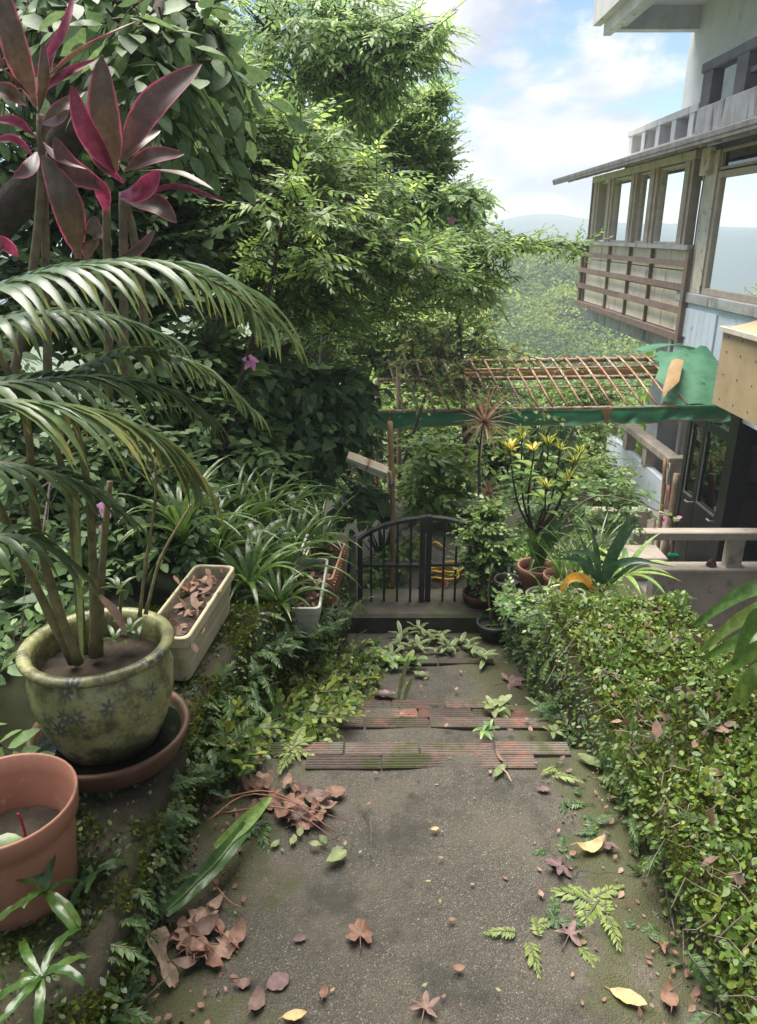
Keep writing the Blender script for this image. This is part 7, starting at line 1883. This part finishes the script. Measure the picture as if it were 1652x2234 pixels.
# bark sheath and twigs
bs = thing('bark_strip', PZ(345, 2095, 0), 'torn grey-brown bark strip at the left wall foot', 'bark')
mb = MB(); mb.blade(spline([PZ(335, 2030, .09), PZ(350, 2085, .05), PZ(378, 2150, .01)], 10), .05, .9, lambda t: .9 - .5 * t + .2 * math.sin(9 * t), up=(.5, -.5, .6), nw=5, wav=.06); mb.build('strip', MT['pole_wood'], bs)
def twig(pts, r, label, m='bark_grey', z=.012):
    p = [PZ(x, y, zstep(y)) + Vector((0, 0, z + (q if len(t_) else 0))) for (x, y, q), t_ in zip(pts, [(1,)] * len(pts))]
    mb = MB(); mb.tube(spline(p, 10), [lerp(r, r * .5, k / 10) for k in range(11)], 5); tag(mb.build('twig', MT[m], None, smooth=True, loc=p[0]), label, 'twig', 'twigs on the path')
MT['red_twig'] = mat('red_twig', (0.24, 0.10, 0.07), (0.18, 0.08, 0.05), 20, 0.6)
twig([(790, 1760, 0), (808, 1800, .01), (810, 1880, 0)], .0025, 'forked grey twig on the landing centre')
twig([(775, 1745, 0), (795, 1775, .01), (808, 1800, .008)], .0018, 'short side fork of the grey twig')
for k, (a, b, c, l) in enumerate((((470, 1770, .03), (600, 1765, .05), (735, 1830, .01), 'upper red vine stem across the russet leaves'), ((480, 1800, .03), (620, 1800, .05), (740, 1850, .01), 'middle red vine stem across the russet leaves'), ((450, 1820, .03), (560, 1775, .06), (760, 1805, .01), 'longest red vine stem reaching to the path centre'), ((455, 1935, .03), (500, 1985, .02), (530, 1995, .01), 'red vine stem below the long green leaf'), ((470, 2030, .01), (500, 2070, .02), (525, 2085, .01), 'red vine stem beside the tan crumpled leaf'))):
    twig([a, b, c], .0028, l, 'red_twig')
twig([(165, 1765, .28), (250, 1790, .27), (322, 1845, .18)], .004, 'bare brown stem curving over the wall below the saucer', 'pole_wood')
twig([(1455, 1700, .01), (1475, 1760, .02), (1500, 1830, .01)], .004, 'grey root running along the right wall foot', 'bark_grey'); twig([(1425, 1830, .01), (1450, 1960, .015), (1470, 2050, .01)], .004, 'second grey root along the right wall foot', 'bark_grey')
twig([(1095, 1690, .01), (1105, 1700, .012), (1115, 1718, .01)], .004, 'short stub of stem under the striped leaf', 'pole_wood')
twig([(280, 2225, .01), (330, 2190, .02), (385, 2145, .03)], .002, 'straw stalk at the bottom left corner', 'bark_pale')
for k, (x, y) in enumerate(((660, 1770), (700, 1780), (640, 1840), (705, 1840), (688, 1850), (735, 1862), (600, 1850), (655, 1825), (620, 1785))):
    D_(x, y, 30, 40 * k, 'pale_leaf', 'pale leaf on the red vine stems', 'o', .6, .1, 70 + k)['group'] = 'pale leaves on the red vine stems'
# cut variegated branches on the lower landing
MT['variegated'] = leafmat('variegated_leaf', [(0, (0.12, 0.19, 0.06)), (1, (0.20, 0.27, 0.10))], 0.35, 0.45, edge=((0.40, 0.44, 0.24), 0.55, 0.95), spec=0.5)
def cut_branch(name, label, seeds, n, L, w, m):
    x0, y0 = seeds[0]; o = thing(name, PZ(x0, y0, zstep(y0)), label, 'branch')
    for (x, y) in seeds:
        c = PZ(x, y, zstep(y)) + Vector((0, 0, .03)); e = c + Vector((random.uniform(-.12, .12), random.uniform(-.05, .05), .02))
        mb = MB(); mb.tube([c, e], .003, 5); mb.build('stem', MT['bark_pale'], o)
        for k in range(n):
            s = c.lerp(e, random.random()); mb = MB(); mb.blade(arch(s, R(360 / n * k + random.uniform(-25, 25)), L * random.uniform(.7, 1.2), R(random.uniform(-5, 50)), random.uniform(.3, 1.0), 7), w * random.uniform(.8, 1.2), .2); mb.build('leaf', MT[m], o, smooth=True)
cut_branch('cut_branch', 'cut leafy branches with pale-edged leaves lying on the lower landing', [(890, 1395), (930, 1400), (965, 1395), (1000, 1410), (915, 1420), (985, 1425), (945, 1430), (870, 1415), (905, 1380), (840, 1432), (1020, 1425), (1060, 1452)], 8, .085, .024, 'variegated')
cut_branch('cut_branch', 'darker cut branch with rounder leaves at the left of the lower landing', [(800, 1440), (835, 1445), (860, 1455), (885, 1462), (825, 1425), (790, 1470), (770, 1500), (820, 1490), (760, 1545), (730, 1580)], 8, .075, .036, 'leaf_mid')
cut_branch('cut_branch', 'cut sprig with white-edged leaves on the concrete threshold', [(850, 1322), (878, 1325), (895, 1322)], 8, .075, .02, 'variegated')
cut_branch('weed_sprig', 'fresh pale green sprig growing between the step tiles', [(1090, 1560), (1080, 1570)], 8, .06, .03, 'pale_leaf')
cut_branch('weed_sprig', 'dark sprig of narrow leaves below the pale one on the steps', [(1070, 1605)], 9, .06, .014, 'leaf_mid')
cut_branch('weed_sprig', 'small sprig on the right end of the upper tile course', [(1200, 1612), (1215, 1606)], 6, .05, .022, 'pale_leaf')
st_ = thing('cut_strap', PZ(880, 1520, -.57), 'two upright cut strap leaves stuck on the lower tread', 'leaf')
for pts in ([(868, 1535), (878, 1480), (893, 1430)], [(880, 1535), (890, 1500), (905, 1475)]):
    mb = MB(); p0 = PZ(pts[0][0], pts[0][1], -.56); mb.blade(spline([P(x, y, p0.y + .02 * i) for i, (x, y) in enumerate(pts)], 10), .02, .3, up=(0, -1, .3)); mb.build('blade', MT['pale_leaf'], st_, smooth=True)
# ferns rooted along the path's mossy right side
for i, (x, y, n, m, s, l) in enumerate(((1300, 1985, 9, 'fern_pale', .9, 'largest pale lacy fern on the mossy path right of centre'), (1150, 2035, 4, 'fern_pale', .7, 'pale lacy fern sprig left of the star-shaped leaf'), (1225, 2010, 4, 'fern', .6, 'green lacy fern just above the lower star-shaped leaf'), (1290, 2075, 4, 'fern_pale', .6, 'thin pale fern sprig right of the lower star-shaped leaf'), (1240, 1745, 4, 'fern', .7, 'small green fern on the right of the landing'), (1210, 1690, 3, 'fern_pale', .7, 'single pale fern frond near the tile end'), (1310, 1815, 4, 'fern', .7, 'green fern near the curled yellow leaf'), (1210, 1875, 3, 'fern', .6, 'tiny fern above the upper star-shaped leaf'), (1400, 2040, 4, 'fern', .7, 'fern by the second root on the right'), (1095, 1560, 2, 'fern_pale', .6, 'bit of fern on the step tiles'), (1260, 1590, 5, 'fern', 1.0, 'bluish fern drooping over the right end of the steps'), (1290, 1600, 5, 'fern', 1.0, 'fern hanging from the wall beside the upper tiles'), (640, 1640, 7, 'fern_pale', .9, 'pale fern on the left end of the first tile course'), (560, 1800, 5, 'fern', .9, 'fern under the middle of the long green leaf'))):
    o = thing('path_fern', PZ(x, y, zstep(y)) + Vector((0, 0, .004)), l, 'fern', 'ferns on the path')
    for q in range(n):
        V, F, rn, mi = SP_fern[q % 5]; me = np_mesh('frond', V, F, [MT[m], MT['bark_grey']], mi, False, {'rnd': rn}); c = link('frond', me, o)
        c.location = (random.uniform(-.03, .03), random.uniform(-.03, .03), random.uniform(0, .012)); c.rotation_euler = (R(random.uniform(5, 25)), 0, R(360 / n * q + random.uniform(-20, 20))); k = s * random.uniform(.6, 1.0); c.scale = (k, k, k)
